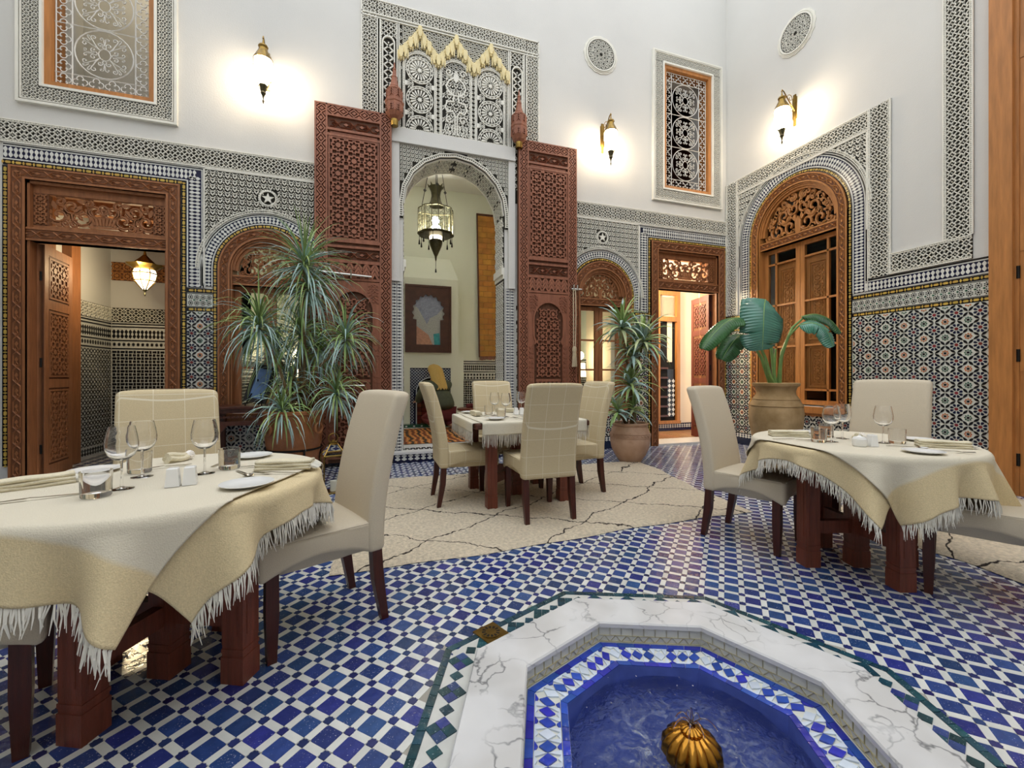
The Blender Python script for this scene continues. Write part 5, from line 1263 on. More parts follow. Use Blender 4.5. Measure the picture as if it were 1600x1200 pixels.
# ============================================================ TABLEWARE
ZT = .758
def glass_wine():
    t = thing('wine_glass', 'x', 'glass')
    ob('bowl', G().lathe([(.004, .10), (.02, .103), (.036, .118), (.045, .14), (.0465, .16), (.042, .19), (.036, .218), (.0345, .218), (.0405, .19), (.045, .16), (.0435, .141), (.034, .12), (.019, .107), (0, .105)], 28, cap=False), 'glass', t, True)
    ob('stem', G().lathe([(.0055, .006), (.0038, .02), (.0034, .06), (.0038, .095), (.006, .103)], 12), 'glass', t, True)
    ob('foot', G().lathe([(.0345, 0), (.035, .002), (.02, .004), (.0055, .009)], 28), 'glass', t, True); return t
def tumbler():
    t = thing('tumbler', 'x', 'glass')
    ob('glass_body', G().lathe([(.0, 0), (.036, 0), (.039, .004), (.041, .085), (.0395, .0855), (.0365, .018), (.0, .014)], 28, cap=False), 'glass', t, True); return t
def plate_small():
    t = thing('side_plate', 'x', 'plate')
    ob('dish', G().lathe([(.0, .002), (.045, .002), (.05, .0), (.055, .003), (.085, .011), (.086, .013), (.083, .0135), (.055, .007), (0, .006)], 36, cap=False), 'porcelain', t, True); return t
def shaker():
    t = thing('shaker', 'x', 'shaker')
    g = G(); a, b = .021, .016; g.add([(i*a, j*a, 0) for i, j in ((-1, -1), (1, -1), (1, 1), (-1, 1))] + [(i*b, j*b, .062) for i, j in ((-1, -1), (1, -1), (1, 1), (-1, 1))] + [(i*b*.8, j*b*.8, .065) for i, j in ((-1, -1), (1, -1), (1, 1), (-1, 1))], [(0, 1, 5, 4), (1, 2, 6, 5), (2, 3, 7, 6), (3, 0, 4, 7), (4, 5, 9, 8), (5, 6, 10, 9), (6, 7, 11, 10), (7, 4, 8, 11), (8, 9, 10, 11)])
    ob('body', g, 'porcelain', t); g = G()
    for x, y in ((0, 0), (.006, 0), (-.006, 0)): g.lathe([(.0012, .0652), (0, .0654)], 6, c=(x, y))
    ob('hole', g, 'iron', t); return t
def cutlery(kind):
    t = thing(kind, 'x', kind)
    g = G()
    def blade(P, z=.003, th=.002): g.add([(x, y, z+zz) for x, y, zz in P] + [(x, y, z+zz-th) for x, y, zz in P], [list(range(len(P))), list(range(2*len(P)-1, len(P)-1, -1))] + [(i, len(P)+i, len(P)+(i+1) % len(P), (i+1) % len(P)) for i in range(len(P))])
    blade([(-.10, -.005, 0), (0, -.0035, .004), (.02, -.003, .006), (.02, .003, .006), (0, .0035, .004), (-.10, .005, 0)]); ob('handle', g, 'steel', t); g = G()
    if kind == 'knife': blade([(.02, -.003, .005), (.03, -.009, .004), (.09, -.010, .002), (.115, .002, .002), (.03, .004, .004)]); ob('blade', g, 'steel', t)
    elif kind == 'spoon': g.grid(lambda s, u: (.02+.06*s, (u-.5)*.036*sin(pi*min(1, .12+s*.86))**.6, .009 - .008*sin(pi*s)*(1-(2*u-1)**2)), 10, 8); ob('bowl', g, 'steel', t, True)
    else:
        blade([(.018, -.003, .006), (.035, -.011, .005), (.05, -.011, .003), (.05, .011, .003), (.035, .011, .005), (.018, .003, .006)])
        ob('neck', g, 'steel', t)
        for k in range(4): y = -.0095 + k*.0063; g = G(); blade([(.048, y-.0016, .003), (.095, y-.0009, .007), (.095, y+.0009, .007), (.048, y+.0016, .003)]); ob('tine', g, 'steel', t)
    return t
def napkin():
    t = thing('napkin', 'x', 'napkin')
    for k in range(3):
        g = G().grid(lambda s, u, k=k: ((s-.5)*.22, (u-.5)*(.075-.006*k) + .004*sin(s*5+k), .006+.013*k + .007*(1-(2*u-1)**4) + .0015*sin(s*9+k*2)), 16, 8); o = ob('fold', g, 'napkin', t, True); sm = o.modifiers.new('thick', 'SOLIDIFY'); sm.thickness = .009
    g = G()
    for i in range(40):
        y = -.036+.072*i/39; z = rnd.choice((.008, .016, .022)); g.tube([(.105, y, z), (.12, y+rnd.gauss(0, .003), z-.003), (.13+rnd.random()*.012, y+rnd.gauss(0, .004), max(.003, z-.012))], .0015, 3, cap=False)
    ob('fringe', g, 'fringe', t, kind='stuff'); return t
def posy():
    t = thing('rolled_napkin', 'x', 'napkin'); g = G()
    for k in range(4): g.tube([(-.045+.09*s, .012*cos(k*1.6)+.004*sin(7*s), .018+.012*sin(k*1.6)+.006*sin(4*s+k)) for s in np.linspace(0, 1, 8)], .012, 8)
    ob('roll', g, 'napkin', t, True); g = G()
    for k in range(16): a = k*2*pi/16; g.tube([(.045, .012*cos(a), .018+.012*sin(a)), (.06, .02*cos(a), .02+.018*sin(a)), (.068, .026*cos(a), .02+.02*sin(a))], .003, 4)
    ob('frill', g, 'flower', t); return t
PR = {'wine_glass': glass_wine(), 'tumbler': tumbler(), 'side_plate': plate_small(), 'shaker': shaker(), 'knife': cutlery('knife'), 'fork': cutlery('fork'), 'spoon': cutlery('spoon'), 'napkin': napkin(), 'rolled_napkin': posy()}
GRP = {'wine_glass': 'wine glasses on the dining tables', 'tumbler': 'water tumblers on the dining tables', 'side_plate': 'white side plates', 'shaker': 'white salt and pepper shakers', 'knife': 'table knives', 'fork': 'table forks', 'spoon': 'table spoons', 'napkin': 'folded fringed napkins', 'rolled_napkin': 'rolled napkins'}
seen = set()
def put(kind, c, dx, dy, rz, label, dz=0.):
    o = PR[kind] if kind not in seen else dup(PR[kind]); seen.add(kind)
    o.location = (c[0]+dx, c[1]+dy, ZT+dz); o.rotation_euler = (0, 0, R(rz)); o['label'] = label; o['group'] = GRP[kind]
T_ = LTC
for k, x, y, a, lb in (
    ('wine_glass', -.076, -.167, 0, 'nearest of the two overlapping wine glasses on the left round table'), ('wine_glass', -.10, .03, 0, 'rear of the two overlapping wine glasses on the left round table'), ('wine_glass', .111, .019, 0, 'single wine glass before the checked chair back on the left table'),
    ('tumbler', -.104, -.254, 0, 'water tumbler nearest the left edge of the left round table'), ('tumbler', -.15, .13, 0, 'water tumbler behind the paired wine glasses on the left table'), ('tumbler', .175, .10, 0, 'water tumbler right of the single wine glass on the left table'),
    ('shaker', .075, -.172, 10, 'left white shaker of the pair on the left round table'), ('shaker', .122, -.158, 10, 'right white shaker of the pair on the left round table'),
    ('side_plate', .325, -.25, 0, 'white side plate near the draped edge of the left round table'), ('side_plate', .20, .36, 0, 'white side plate at the far side of the left round table'), ('side_plate', -.33, .20, 0, 'white side plate behind the leftmost tumbler'),
    ('napkin', .40, .03, -8, 'folded fringed napkin at the right rim of the left round table'), ('napkin', -.40, -.03, 35, 'folded fringed napkin at the left edge of the picture'), ('rolled_napkin', -.10, .34, 60, 'rolled napkin behind the shakers on the left round table'),
    ('fork', .39, -.075, 165, 'fork lying beside the napkin on the left round table'), ('spoon', .27, -.055, 300, 'spoon lying by the plate on the left round table'), ('knife', -.26, -.235, 200, 'knife at the left edge of the left round table'), ('knife', -.115, .20, 20, 'knife under the rolled napkin on the left table'), ('fork', .12, .25, 75, 'fork seen between glass and tumbler on the left table'),
    ('knife', .33, .085, 170, 'knife lying behind the folded napkin on the left table')): put(k, T_, x, y, a, lb)
T_ = RTC
for k, x, y, a, lb in (
    ('wine_glass', -.20, .01, 0, 'leftmost wine glass on the right round table'), ('wine_glass', .0, .08, 0, 'second wine glass from the left on the right round table'), ('wine_glass', .04, -.12, 0, 'wine glass in front of the broad chair back on the right table'),
    ('tumbler', -.275, .03, 0, 'leftmost water tumbler on the right round table'), ('tumbler', -.03, .16, 0, 'water tumbler between the paired glasses on the right table'), ('tumbler', .11, -.15, 0, 'water tumbler right of the shakers on the right table'),
    ('shaker', -.145, -.175, -20, 'tall white shaker on the right round table'),
    ('side_plate', -.13, -.40, 0, 'white side plate at the near rim of the right round table'), ('side_plate', .36, -.12, 0, 'white side plate at the far right of the right round table'), ('side_plate', .05, .34, 0, 'white side plate beyond the paired glasses on the right table'),
    ('napkin', -.22, .27, -30, 'folded fringed napkin at the left rim of the right round table'), ('napkin', .19, -.32, -42, 'folded fringed napkin at the right rim of the right round table'),
    ('rolled_napkin', .02, .0, 20, 'rolled napkin behind the shakers on the right round table'), ('knife', -.36, .14, -35, 'knife beside the left napkin on the right round table'), ('spoon', -.01, -.28, -60, 'spoon by the near plate on the right round table'), ('fork', .02, -.43, -55, 'fork by the near plate on the right round table')): put(k, T_, x, y, a, lb)
sb = thing('sugar_bowl', 'small round white lidded pot beside the shaker on the right table', 'pot', (RTC[0]-.215, RTC[1]-.155, ZT))
ob('body', G().lathe([(.0, 0), (.03, 0), (.034, .006), (.034, .042), (.03, .046)], 24), 'porcelain', sb, True); ob('lid', G().lathe([(.031, .046), (.028, .052), (.012, .056), (.006, .06), (.006, .064), (0, .066)], 24), 'porcelain', sb, True)
T_ = MTC
for k, x, y, a, lb in (
    ('wine_glass', -.21, -.0, 0, 'leftmost wine glass on the square table'), ('wine_glass', -.15, -.16, 0, 'second wine glass from the left on the square table'), ('wine_glass', .10, .12, 0, 'wine glass right of the shakers on the square table'), ('wine_glass', .19, .05, 0, 'wine glass half hidden by the near chair back'),
    ('tumbler', -.23, .14, 0, 'water tumbler behind the paired glasses on the square table'), ('tumbler', -.22, -.25, 0, 'water tumbler in front of the glasses on the square table'),
    ('shaker', .02, .05, 0, 'left white shaker on the square table'), ('shaker', .075, .04, 0, 'right white shaker on the square table'),
    ('side_plate', -.36, .40, 0, 'white side plate at the far left corner of the square table'), ('side_plate', -.30, -.33, 0, 'white side plate at the near left corner of the square table'), ('side_plate', .36, -.30, 0, 'white side plate at the near right corner of the square table'),
    ('napkin', -.36, .12, 92, 'folded fringed napkin on the left side of the square table'), ('knife', -.31, -.10, 95, 'knife on the left side of the square table'), ('napkin', .02, .36, 0, 'folded fringed napkin on the far side of the square table'), ('fork', -.10, -.36, 100, 'fork on the near side of the square table'), ('spoon', -.05, -.24, 20, 'spoon on the near side of the square table')): put(k, T_, x, y, a, lb, zr)
# ============================================================ PLANTS AND POTS
def at(px, py, d):
    """world point d metres deep along the photograph's view direction"""
    xc = (px-800)/665*d; return (xc*CAMM[0]+d*CAMM[1], -xc*CAMM[1]+d*CAMM[0], 1.15-(py-588)/665*d)
def strap_leaf(g, base, az, el, L_, wd, droop, rg, m=0, n=6, keel=.25):
    d = Vector((cos(az)*cos(el), sin(az)*cos(el), sin(el))); side = Vector((-sin(az), cos(az), 0)); V = []; p = Vector(base); F = []
    for i in range(n+1):
        t = i/n; w = wd*(.55+.45*min(1, t*4))*(1-t**2.2)**.8 + .0006; up = side.cross(d).normalized()
        V += [(p-side*w/2)[:], (p-up*w*keel)[:], (p+side*w/2)[:]]
        if i < n: F += [(3*i, 3*i+1, 3*i+4, 3*i+3), (3*i+1, 3*i+2, 3*i+5, 3*i+4)]
        d = (d + Vector((0, 0, -droop*(t+.25)))).normalized(); p = p + d*(L_/n)
    g.add(V, F, m)
def rosette(parent, loc, n, L_, wd, seed, droop=.30, mats=('leaf_green', 'leaf_blue'), low=-1.0, sd=1.0):
    rg = random.Random(seed); g = G()
    for k in range(n):
        f = k/n; az = k*2.39996 + rg.uniform(-.2, .2); el = 1.35 - f*(1.35-low*.6) + rg.gauss(0, .12)
        h = (1-f)*.10
        strap_leaf(g, (0, 0, h-.04), az, el, L_*rg.uniform(.7, 1.08), wd*rg.uniform(.8, 1.15), droop*rg.uniform(.6, 1.3)*sd, rg, (2 if len(mats) > 2 and rg.random() < .3 else int(rg.random() < (.25 + .5*f))))
    return ob('leaf_rosette', g, list(mats), parent, True, loc=loc)
# ---- tall spiky dracaena in a glazed terracotta pot
P1 = (-.80, 5.16)
pot = thing('terracotta_pot', 'large glazed terracotta pot with ring handles in an iron stand', 'plant pot', (P1[0], P1[1], 0))
ob('body', G().lathe([(.0, .07), (.15, .07), (.19, .10), (.235, .20), (.255, .32), (.268, .37), (.262, .39), (.275, .42), (.292, .60), (.30, .735), (.315, .745), (.318, .775), (.30, .785), (.285, .775), (.28, .72), (0, .72)], 40, cap=False), 'terracotta', pot, True)
g = G()
for a in (R(230), R(325), R(60), R(140)):
    c = (.305*cos(a), .305*sin(a), .62); t = (-sin(a), cos(a)); g.tube([(c[0]+.05*cos(q)*t[0]+.02*cos(a), c[1]+.05*cos(q)*t[1]+.02*sin(a), .60+.055*sin(q)) for q in np.linspace(0, 2*pi, 17)[:-1]], .014, 8, closed=True)
ob('ring_handle', g, 'terracotta', pot, True)
g = G(); g.tube([(.272*cos(a), .272*sin(a), .37) for a in np.linspace(0, 2*pi, 33)[:-1]], .011, 6, closed=True); g.tube([(.20*cos(a), .20*sin(a), .07) for a in np.linspace(0, 2*pi, 33)[:-1]], .009, 6, closed=True)
for k in range(4):
    a = k*pi/2+.5; g.tube([(.276*cos(a), .276*sin(a), .38), (.285*cos(a), .285*sin(a), .2), (.25*cos(a), .25*sin(a), .06), (.28*cos(a), .28*sin(a), .0)], .011, 6)
ob('iron_stand', g, 'iron', pot); ob('soil', G().lathe([(.28, .72), (.15, .735), (0, .74)], 24), 'soil', pot)
pt = thing('dragon_tree', 'tall spiky dragon tree with drooping grey-green leaf heads in front of the portal leaf', 'plant', (P1[0], P1[1], .73))
heads = [((475, 412), 4.62, 130, .62, .24), ((482, 452), 4.66, 110, .66, .5), ((405, 512), 4.45, 130, .60, .44), ((470, 525), 4.75, 110, .60, .45), ((540, 530), 4.72, 105, .52, .34), ((440, 645), 4.42, 95, .46, .45), ((525, 618), 4.62, 95, .46, .44), ((500, 550), 4.95, 90, .58, .48), ((432, 550), 4.95, 90, .58, .48), ((455, 600), 4.7, 80, .5, .5)]
for k, (q, d, n, L_, dr_) in enumerate(heads):
    x, y, z = at(*q, d); l = (x-P1[0], y-P1[1], z-.73)
    rosette(pt, l, n, L_, .020, 20+k, dr_*(1.0 if k == 0 else 1.35))
    b = (.10*cos(k*2.4), .10*sin(k*2.4), 0); mid = ((b[0]+l[0])/2+.03*sin(k), (b[1]+l[1])/2+.03*cos(k), l[2]*.5+.05)
    if l[2] > .1: g = G(); g.tube([b, ((b[0]*2+mid[0])/3, (b[1]*2+mid[1])/3, l[2]*.22), mid, ((l[0]*2+mid[0])/3, (l[1]*2+mid[1])/3, l[2]*.82), l], [.020, .017, .015, .013, .012], 8); ob('cane_stem', g, 'cane', pt, True)
    else: g = G(); g.tube([b, (b[0]*.5+l[0]*.5, b[1]*.5+l[1]*.5, .12), l], [.014, .012, .010], 8); ob('cane_stem', g, 'cane', pt, True)
# ---- striped corn plant in a pale round pot
P2 = (3.30, 4.93)
pot = thing('clay_pot', 'pale round-bellied clay pot with incised band beside the right doorway', 'plant pot', (P2[0], P2[1], 0))
ob('body', G().lathe([(0, 0), (.13, 0), (.145, .02), (.15, .03), (.20, .10), (.245, .20), (.262, .30), (.258, .38), (.235, .46), (.218, .49), (.232, .50), (.238, .525), (.228, .535), (.205, .53), (.20, .49), (0, .49)], 40, cap=False), 'terracotta_pale', pot, True)
g = G()
for z, q in ((.345, .264), (.395, .260)): g.tube([(q*cos(a), q*sin(a), z) for a in np.linspace(0, 2*pi, 41)[:-1]], .004, 5, closed=True)
for k in range(30): a = k*2*pi/30; g.tube([(.2655*cos(a+t*.1), .2655*sin(a+t*.1), .37+.015*sin(t*3)) for t in np.linspace(-1, 1, 5)], .004, 5)
ob('incised_band', g, 'terracotta_pale', pot, True); ob('soil', G().lathe([(.2, .49), (0, .50)], 20), 'soil', pot)
pt = thing('corn_plant', 'striped leafy corn plant in the pale clay pot by the right doorway', 'plant', (P2[0], P2[1], .495))
for k, (q, d, n, L_, wd, dr_) in enumerate((((972, 512), 5.45, 46, .46, .052, .34), ((1005, 535), 5.5, 54, .50, .052, .36), ((988, 560), 5.6, 34, .46, .050, .4), ((985, 603), 5.5, 46, .44, .050, .36), ((965, 643), 5.45, 28, .30, .055, .3), ((990, 640), 5.6, 28, .32, .052, .35))):
    x, y, z = at(*q, d); l = (x-P2[0], y-P2[1], z-.495); rosette(pt, l, n, L_, wd, 60+k, dr_, ('leaf_green', 'leaf_blue', 'leaf_stripe'), -.5)
    b = (.05*cos(k*2.2), .05*sin(k*2.2), 0); g = G(); g.tube([b, (b[0]*.6+l[0]*.4, b[1]*.6+l[1]*.4, max(.02, l[2]*.5)), l], [.018, .016, .013], 8); ob('cane_stem', g, 'cane', pt, True)
# ---- bird of paradise in a tall clay jar
P3 = at(1212, 650, 5.45)[:2]
pot = thing('clay_jar', 'tall weathered clay jar in front of the large arched window', 'plant pot', (P3[0], P3[1], 0))
ob('body', G().lathe([(0, 0), (.16, 0), (.19, .03), (.255, .30), (.30, .55), (.308, .68), (.29, .80), (.245, .885), (.222, .92), (.218, .96), (.232, 1.01), (.262, 1.03), (.268, 1.06), (.25, 1.068), (.225, 1.06), (.20, 1.0), (0, .99)], 44, cap=False), 'clay_jar', pot, True)
g = G()
for z, q in ((.86, .262), (.78, .299)): g.tube([(q*cos(a), q*sin(a), z) for a in np.linspace(0, 2*pi, 41)[:-1]], .006, 5, closed=True)
ob('rib', g, 'clay_jar', pot, True); ob('soil', G().lathe([(.2, .995), (0, 1.0)], 20), 'soil', pot)
pt = thing('bird_of_paradise', 'broad-leaved bird of paradise plant in the tall clay jar', 'plant', (P3[0], P3[1], 1.0))
def paddle(path, wd, roll, fold, seed, mt='leaf_big', splits=()):
    """broad ribbed leaf along a midrib path (plant-local points)"""
    rg = random.Random(seed); P = [Vector(p) for p in path]
    def pt_(t):
        q = t*(len(P)-1); i = min(int(q), len(P)-2); f = q-i
        p0, p1, p2, p3 = P[max(i-1, 0)], P[i], P[i+1], P[min(i+2, len(P)-1)]
        return .5*((2*p1) + (p2-p0)*f + (2*p0-5*p1+4*p2-p3)*f*f + (3*p1-p0-3*p2+p3)*f**3)
    n, m_ = 96, 12; V = []; F = []
    for i in range(n+1):
        t = i/n; p = pt_(t); d = (pt_(min(t+.01, 1))-pt_(max(t-.01, 0))).normalized(); s0 = d.cross(Vector(roll)).normalized(); nn = s0.cross(d).normalized()
        w = wd*min(1, (t*7)**.6)*max(0, 1-max(0, (t-.45)/.55)**2.6)**.55 + .003
        for j in range(m_+1):
            b = j/m_*2-1; rip = .007*sin(i*pi*.5)*abs(b); sp = 1.0
            for (ts, sd, dp) in splits:
                if abs(t-ts) < .016 and b*sd > 0: sp = min(sp, dp)
            q = p + s0*(w/2*b*sp) - nn*(fold*w*b*b) + nn*rip - d*.10*w*abs(b)*-1.0; V.append(q[:])
    for i in range(n):
        for j in range(m_): F.append((i*(m_+1)+j, i*(m_+1)+j+1, (i+1)*(m_+1)+j+1, (i+1)*(m_+1)+j))
    g = G(); g.add(V, F); o = ob('leaf_blade', g, mt, pt, True); sm = o.modifiers.new('thick', 'SOLIDIFY'); sm.thickness = .002
    g = G(); g.tube([pt_(t)[:] for t in np.linspace(0, .97, 12)], [.008-.006*t for t in np.linspace(0, 1, 12)], 6); ob('midrib', g, 'leaf_stem', o, True)
def stalk(path, r=.016):
    g = G(); g.tube(path, [r*(1.5-.8*k/(len(path)-1)) for k in range(len(path))], 8); ob('leaf_stalk', g, 'leaf_stem', pt, True)
def L3(px, py, d): x, y, z = at(px, py, d); return (x-P3[0], y-P3[1], z-1.0)
toc = (-.35, -.85, .25)
stalk([(.0, 0, -.02), L3(1207, 560, 5.45), L3(1200, 500, 5.35), L3(1196, 472, 5.28)])
paddle([L3(1196, 468, 5.26), L3(1194, 480, 5.14), L3(1193, 505, 5.08), L3(1192, 530, 5.09), L3(1191, 547, 5.13)], .50, toc, .12, 1, splits=((.6, 1, .55), (.82, -1, .6)))
stalk([(-.03, 0, -.02), L3(1196, 560, 5.40), L3(1178, 520, 5.3), L3(1162, 498, 5.2)]); paddle([L3(1164, 497, 5.2), L3(1140, 500, 5.1), L3(1115, 522, 5.02), L3(1098, 545, 4.98)], .24, (-.3, -.5, .9), .25, 2, 'leaf_dark')
stalk([(-.04, .02, -.02), L3(1190, 560, 5.50), L3(1175, 535, 5.45), L3(1166, 525, 5.4)]); paddle([L3(1170, 524, 5.4), L3(1152, 528, 5.3), L3(1138, 545, 5.25), L3(1128, 562, 5.22)], .26, (-.2, -.6, .8), .22, 3, 'leaf_dark', ((.5, -1, .6),))
stalk([(.03, 0, -.02), L3(1222, 550, 5.45), L3(1238, 512, 5.4), L3(1256, 496, 5.35)]); paddle([L3(1252, 495, 5.35), L3(1275, 491, 5.3), L3(1298, 500, 5.28), L3(1315, 520, 5.28)], .20, (-.2, -.5, .9), .3, 4, 'leaf_dark')
stalk([(.04, -.02, -.02), L3(1220, 560, 5.40), L3(1232, 525, 5.3), L3(1250, 507, 5.2)]); paddle([L3(1248, 508, 5.2), L3(1272, 505, 5.1), L3(1292, 517, 5.05), L3(1302, 542, 5.05)], .26, (-.3, -.65, .7), .22, 5, 'leaf_big', ((.45, 1, .6), (.7, -1, .6)))
stalk([(0, .03, -.02), L3(1210, 575, 5.5), L3(1212, 545, 5.5)]); stalk([(-.01, -.03, -.02), L3(1200, 580, 5.4), L3(1194, 555, 5.35)], .012)
pl4 = thing('small_fern', 'low green leafy plant behind the right round table', 'plant', (*at(1290, 700, 4.9)[:2], 0)); 
g = G().lathe([(0, 0), (.10, 0), (.13, .18), (.14, .2), (.125, .2), (.11, .17), (0, .17)], 20, cap=False); ob('pot', g, 'terracotta', pl4, True)
for k in range(10):
    gq = G(); rg = random.Random(k); strap_leaf(gq, (0, 0, .16), k*.63, .9+.3*sin(k), .34, .09, .28, rg, 0, 8); ob('leaf', gq, 'leaf_dark', pl4, True)

# ============================================================ OTHER COURTYARD THINGS
fl = thing('floor_lantern', 'brass and glass floor lantern with a candle beside the near chair back', 'lantern', (-.36, 4.60, 0), R(14))
a = .10; g = G()
for x in (-a, a):
    for y in (-a, a): g.tube([(x, y, 0), (x, y, .37)], .007, 4); g.tube([(x, y, .37), (x*.35, y*.35, .475)], .006, 4)
for z in (.006, .37):
    for k in range(4): c = [(-a, -a), (a, -a), (a, a), (-a, a)]; g.tube([(*c[k], z), (*c[(k+1) % 4], z)], .008, 4)
ob('frame', g, 'brass', fl); ob('base', G().box(-a, a, -a, a, .0, .012), 'brass', fl)
g = G()
for k in range(4):
    c = [(-a, -a), (a, -a), (a, a), (-a, a)]; p, q = c[k], c[(k+1) % 4]; g.add([(*p, .37), (*q, .37), (q[0]*.35, q[1]*.35, .475), (p[0]*.35, p[1]*.35, .475)], [(0, 1, 2, 3)])
ob('roof_pane', g, 'pane', fl)
for k in range(4):
    c = [(-a, -a), (a, -a), (a, a), (-a, a)]; p, q = c[k], c[(k+1) % 4]; g = G(); g.add([(*p, .01), (*q, .01), (*q, .37), (*p, .37)], [(0, 1, 2, 3)]); ob('glass_pane', g, 'pane', fl)
ob('cap', G().lathe([(.05, .47), (.045, .49), (.02, .50), (.015, .515), (0, .52)], 8), 'brass', fl)
g = G(); g.tube([(.045*cos(t), 0, .535+.045*sin(t)) for t in np.linspace(0, 2*pi, 17)[:-1]], .005, 5, closed=True); ob('ring', g, 'brass', fl)
ob('candle', G().lathe([(.032, .012), (.032, .11), (.028, .112), (0, .108)], 16), 'candle', fl)

cs = thing('console_table', 'dark carved console table under the left arched window', 'table', (-1.28, 5.62, 0))
ob('top', rbox(.84, .42, .03, .006, 2, (0, 0, .80)), 'wood_brown', cs)
for sx in (-1, 1):
    for sy in (-1, 1): ob('leg', leg_post(0, 0, .785, .055, 0), 'wood_brown', cs, loc=(sx*.37, sy*.17, 0))
g = G(); g.rect(-.37, .37, .74, .785, -.02, .0); g.rect(-.37, .37, .60, .65, -.02, 0)
for k in range(18): g.prism([(-.34+k*.04+x, .695+y) for x, y in almond(.045, .03)], -.015, -.002)
ob('pierced_apron', g, 'wood_brown', cs, loc=(0, -.17, 0))
g = G(); g.prism([(-.34, .60), (-.23, .60), (-.29, .53), (-.34, .42)][::-1], -.015, 0); g.prism([(.34, .60), (.34, .42), (.29, .53), (.23, .60)][::-1], -.015, 0); ob('corner_bracket', g, 'wood_brown', cs, loc=(0, -.17, 0))
pf = thing('photo_stand', 'dark framed picture tilted on a small stand on the console table', 'picture frame', (-1.28, 5.56, .815), R(-12))
g = G(); g.ribbon(rc(-.10, .10, .06, .46), .045, 0, .018, True); o = ob('frame', g, 'black_frame', pf, rot=(R(-14), R(12), 0)); ob('picture', G().rect(-.085, .085, .08, .44, 0, .008), 'photo_blue', pf, rot=(R(-14), R(12), 0))
g = G(); g.tube([(-.08, -.03, 0), (-.03, .02, .14)], .007, 5); g.tube([(.10, -.03, 0), (.07, .02, .14)], .007, 5); g.tube([(.0, .12, 0), (.02, .06, .3)], .007, 5); ob('easel', g, 'iron', pf)
cb = thing('small_cabinet', 'small dark wooden cabinet behind the checked chair by the left doorway', 'cabinet', (-2.02, 5.66, 0))
ob('carcass', G().box(-.22, .22, -.2, .22, .06, .98), 'wood_brown', cb); ob('top', rbox(.50, .46, .03, .006, 2, (0, .01, .995)), 'wood_brown', cb); g = G(); g.rect(-.19, .19, .12, .92, 0, .018); g.ribbon(rc(-.13, .13, .2, .84), .02, .018, .028, True); dq = ob('door', g, 'wood_brown', cb, loc=(0, -.2, 0))
ob('knob', G().lathe([(0, -.012), (.012, -.008), (.012, .008), (0, .012)], 10), 'brass', dq, loc=(.15, -.03, .55))
for sx in (-1, 1):
    for sy in (-1, 1): ob('foot', G().box(-.025, .025, -.025, .025, 0, .06), 'wood_brown', cb, loc=(sx*.18, sy*.17, 0))
ts = thing('tassel_cord', 'pale woven cord with tassel hanging on the right portal leaf', 'tassel', (2.90, 5.78, 2.43))
g = G(); g.tube([(-.018, 0, 0), (-.02, -.01, -.35), (-.014, 0, -.85)], .008, 6); g.tube([(.018, 0, 0), (.02, -.01, -.35), (.014, 0, -.85)], .008, 6); g.tube([(.018*cos(t), 0, .018*sin(t)) for t in np.linspace(0, pi, 7)], .008, 6); ob('cord', g, 'rope', ts, True)
ob('knot', G().lathe([(.0, -.93), (.028, -.92), (.035, -.88), (.028, -.84), (0, -.83)], 12), 'rope', ts, True); g = G()
for k in range(30): b = k*2.4; q = .03*sqrt(k/30); g.tube([(q*.8*cos(b), q*.8*sin(b), -.91), (q*1.3*cos(b), q*1.3*sin(b), -1.12-.02*rnd.random())], .006, 4)
ob('skirt', g, 'rope', ts)
# ============================================================ ROOMS BEHIND THE WALL
YI = YB + .45
def room(tag, x0, x1, y1, z0, z1, pl, fm, lab, ceil='plaster'):
    def wall(nm, g, m_, lb, c='wall'): return ob(nm, g, m_, None, kind='structure', label=lb, cat=c)
    wb = wall('wall_' + tag + '_back', G().box(x0-.1, x1+.1, y1, y1+.15, z0-.1, z1), pl, 'pale back wall of the ' + lab)
    wl = wall('wall_' + tag + '_left', G().box(x0-.12, x0, YI, y1, z0-.1, z1), pl, 'pale left wall of the ' + lab)
    wr = wall('wall_' + tag + '_right', G().box(x1, x1+.12, YI, y1, z0-.1, z1), pl, 'pale right wall of the ' + lab)
    ce = wall('ceiling_' + tag, G().box(x0-.1, x1+.1, YI, y1+.1, z1, z1+.15), ceil, 'ceiling of the ' + lab, 'ceiling')
    flo = wall('floor_' + tag, G().box(x0-.1, x1+.1, YB+.05 if z0 > .05 else YI, y1+.1, z0-.15, z0), fm, 'tiled floor of the ' + lab, 'floor')
    return wb, wl, wr, ce, flo
def brickwork(cell, u0, u1, v0, v1, p, par, base, mt, nm, loc, rot):
    g = G(); g.rect(u0, u1, v0, v1, 0, .008, 0); fill(g, cell, u0, u1, v0, v1, p, .008, .004, m=1); o = ob(nm, g, [base, mt], par, kind='stuff')
    o.location = loc; o.rotation_euler = (0, 0, rot); return o
WEAVE = G().rect(-.46, .06, .08, .42, 0, 1).rect(-.42, -.08, -.46, -.04, 0, 1).rect(.06, .46, -.42, -.08, 0, 1).rect(.14, .44, .02, .46, 0, 1)
HEX = G().ribbon(circ(.40, 6), .16, 0, 1, True)
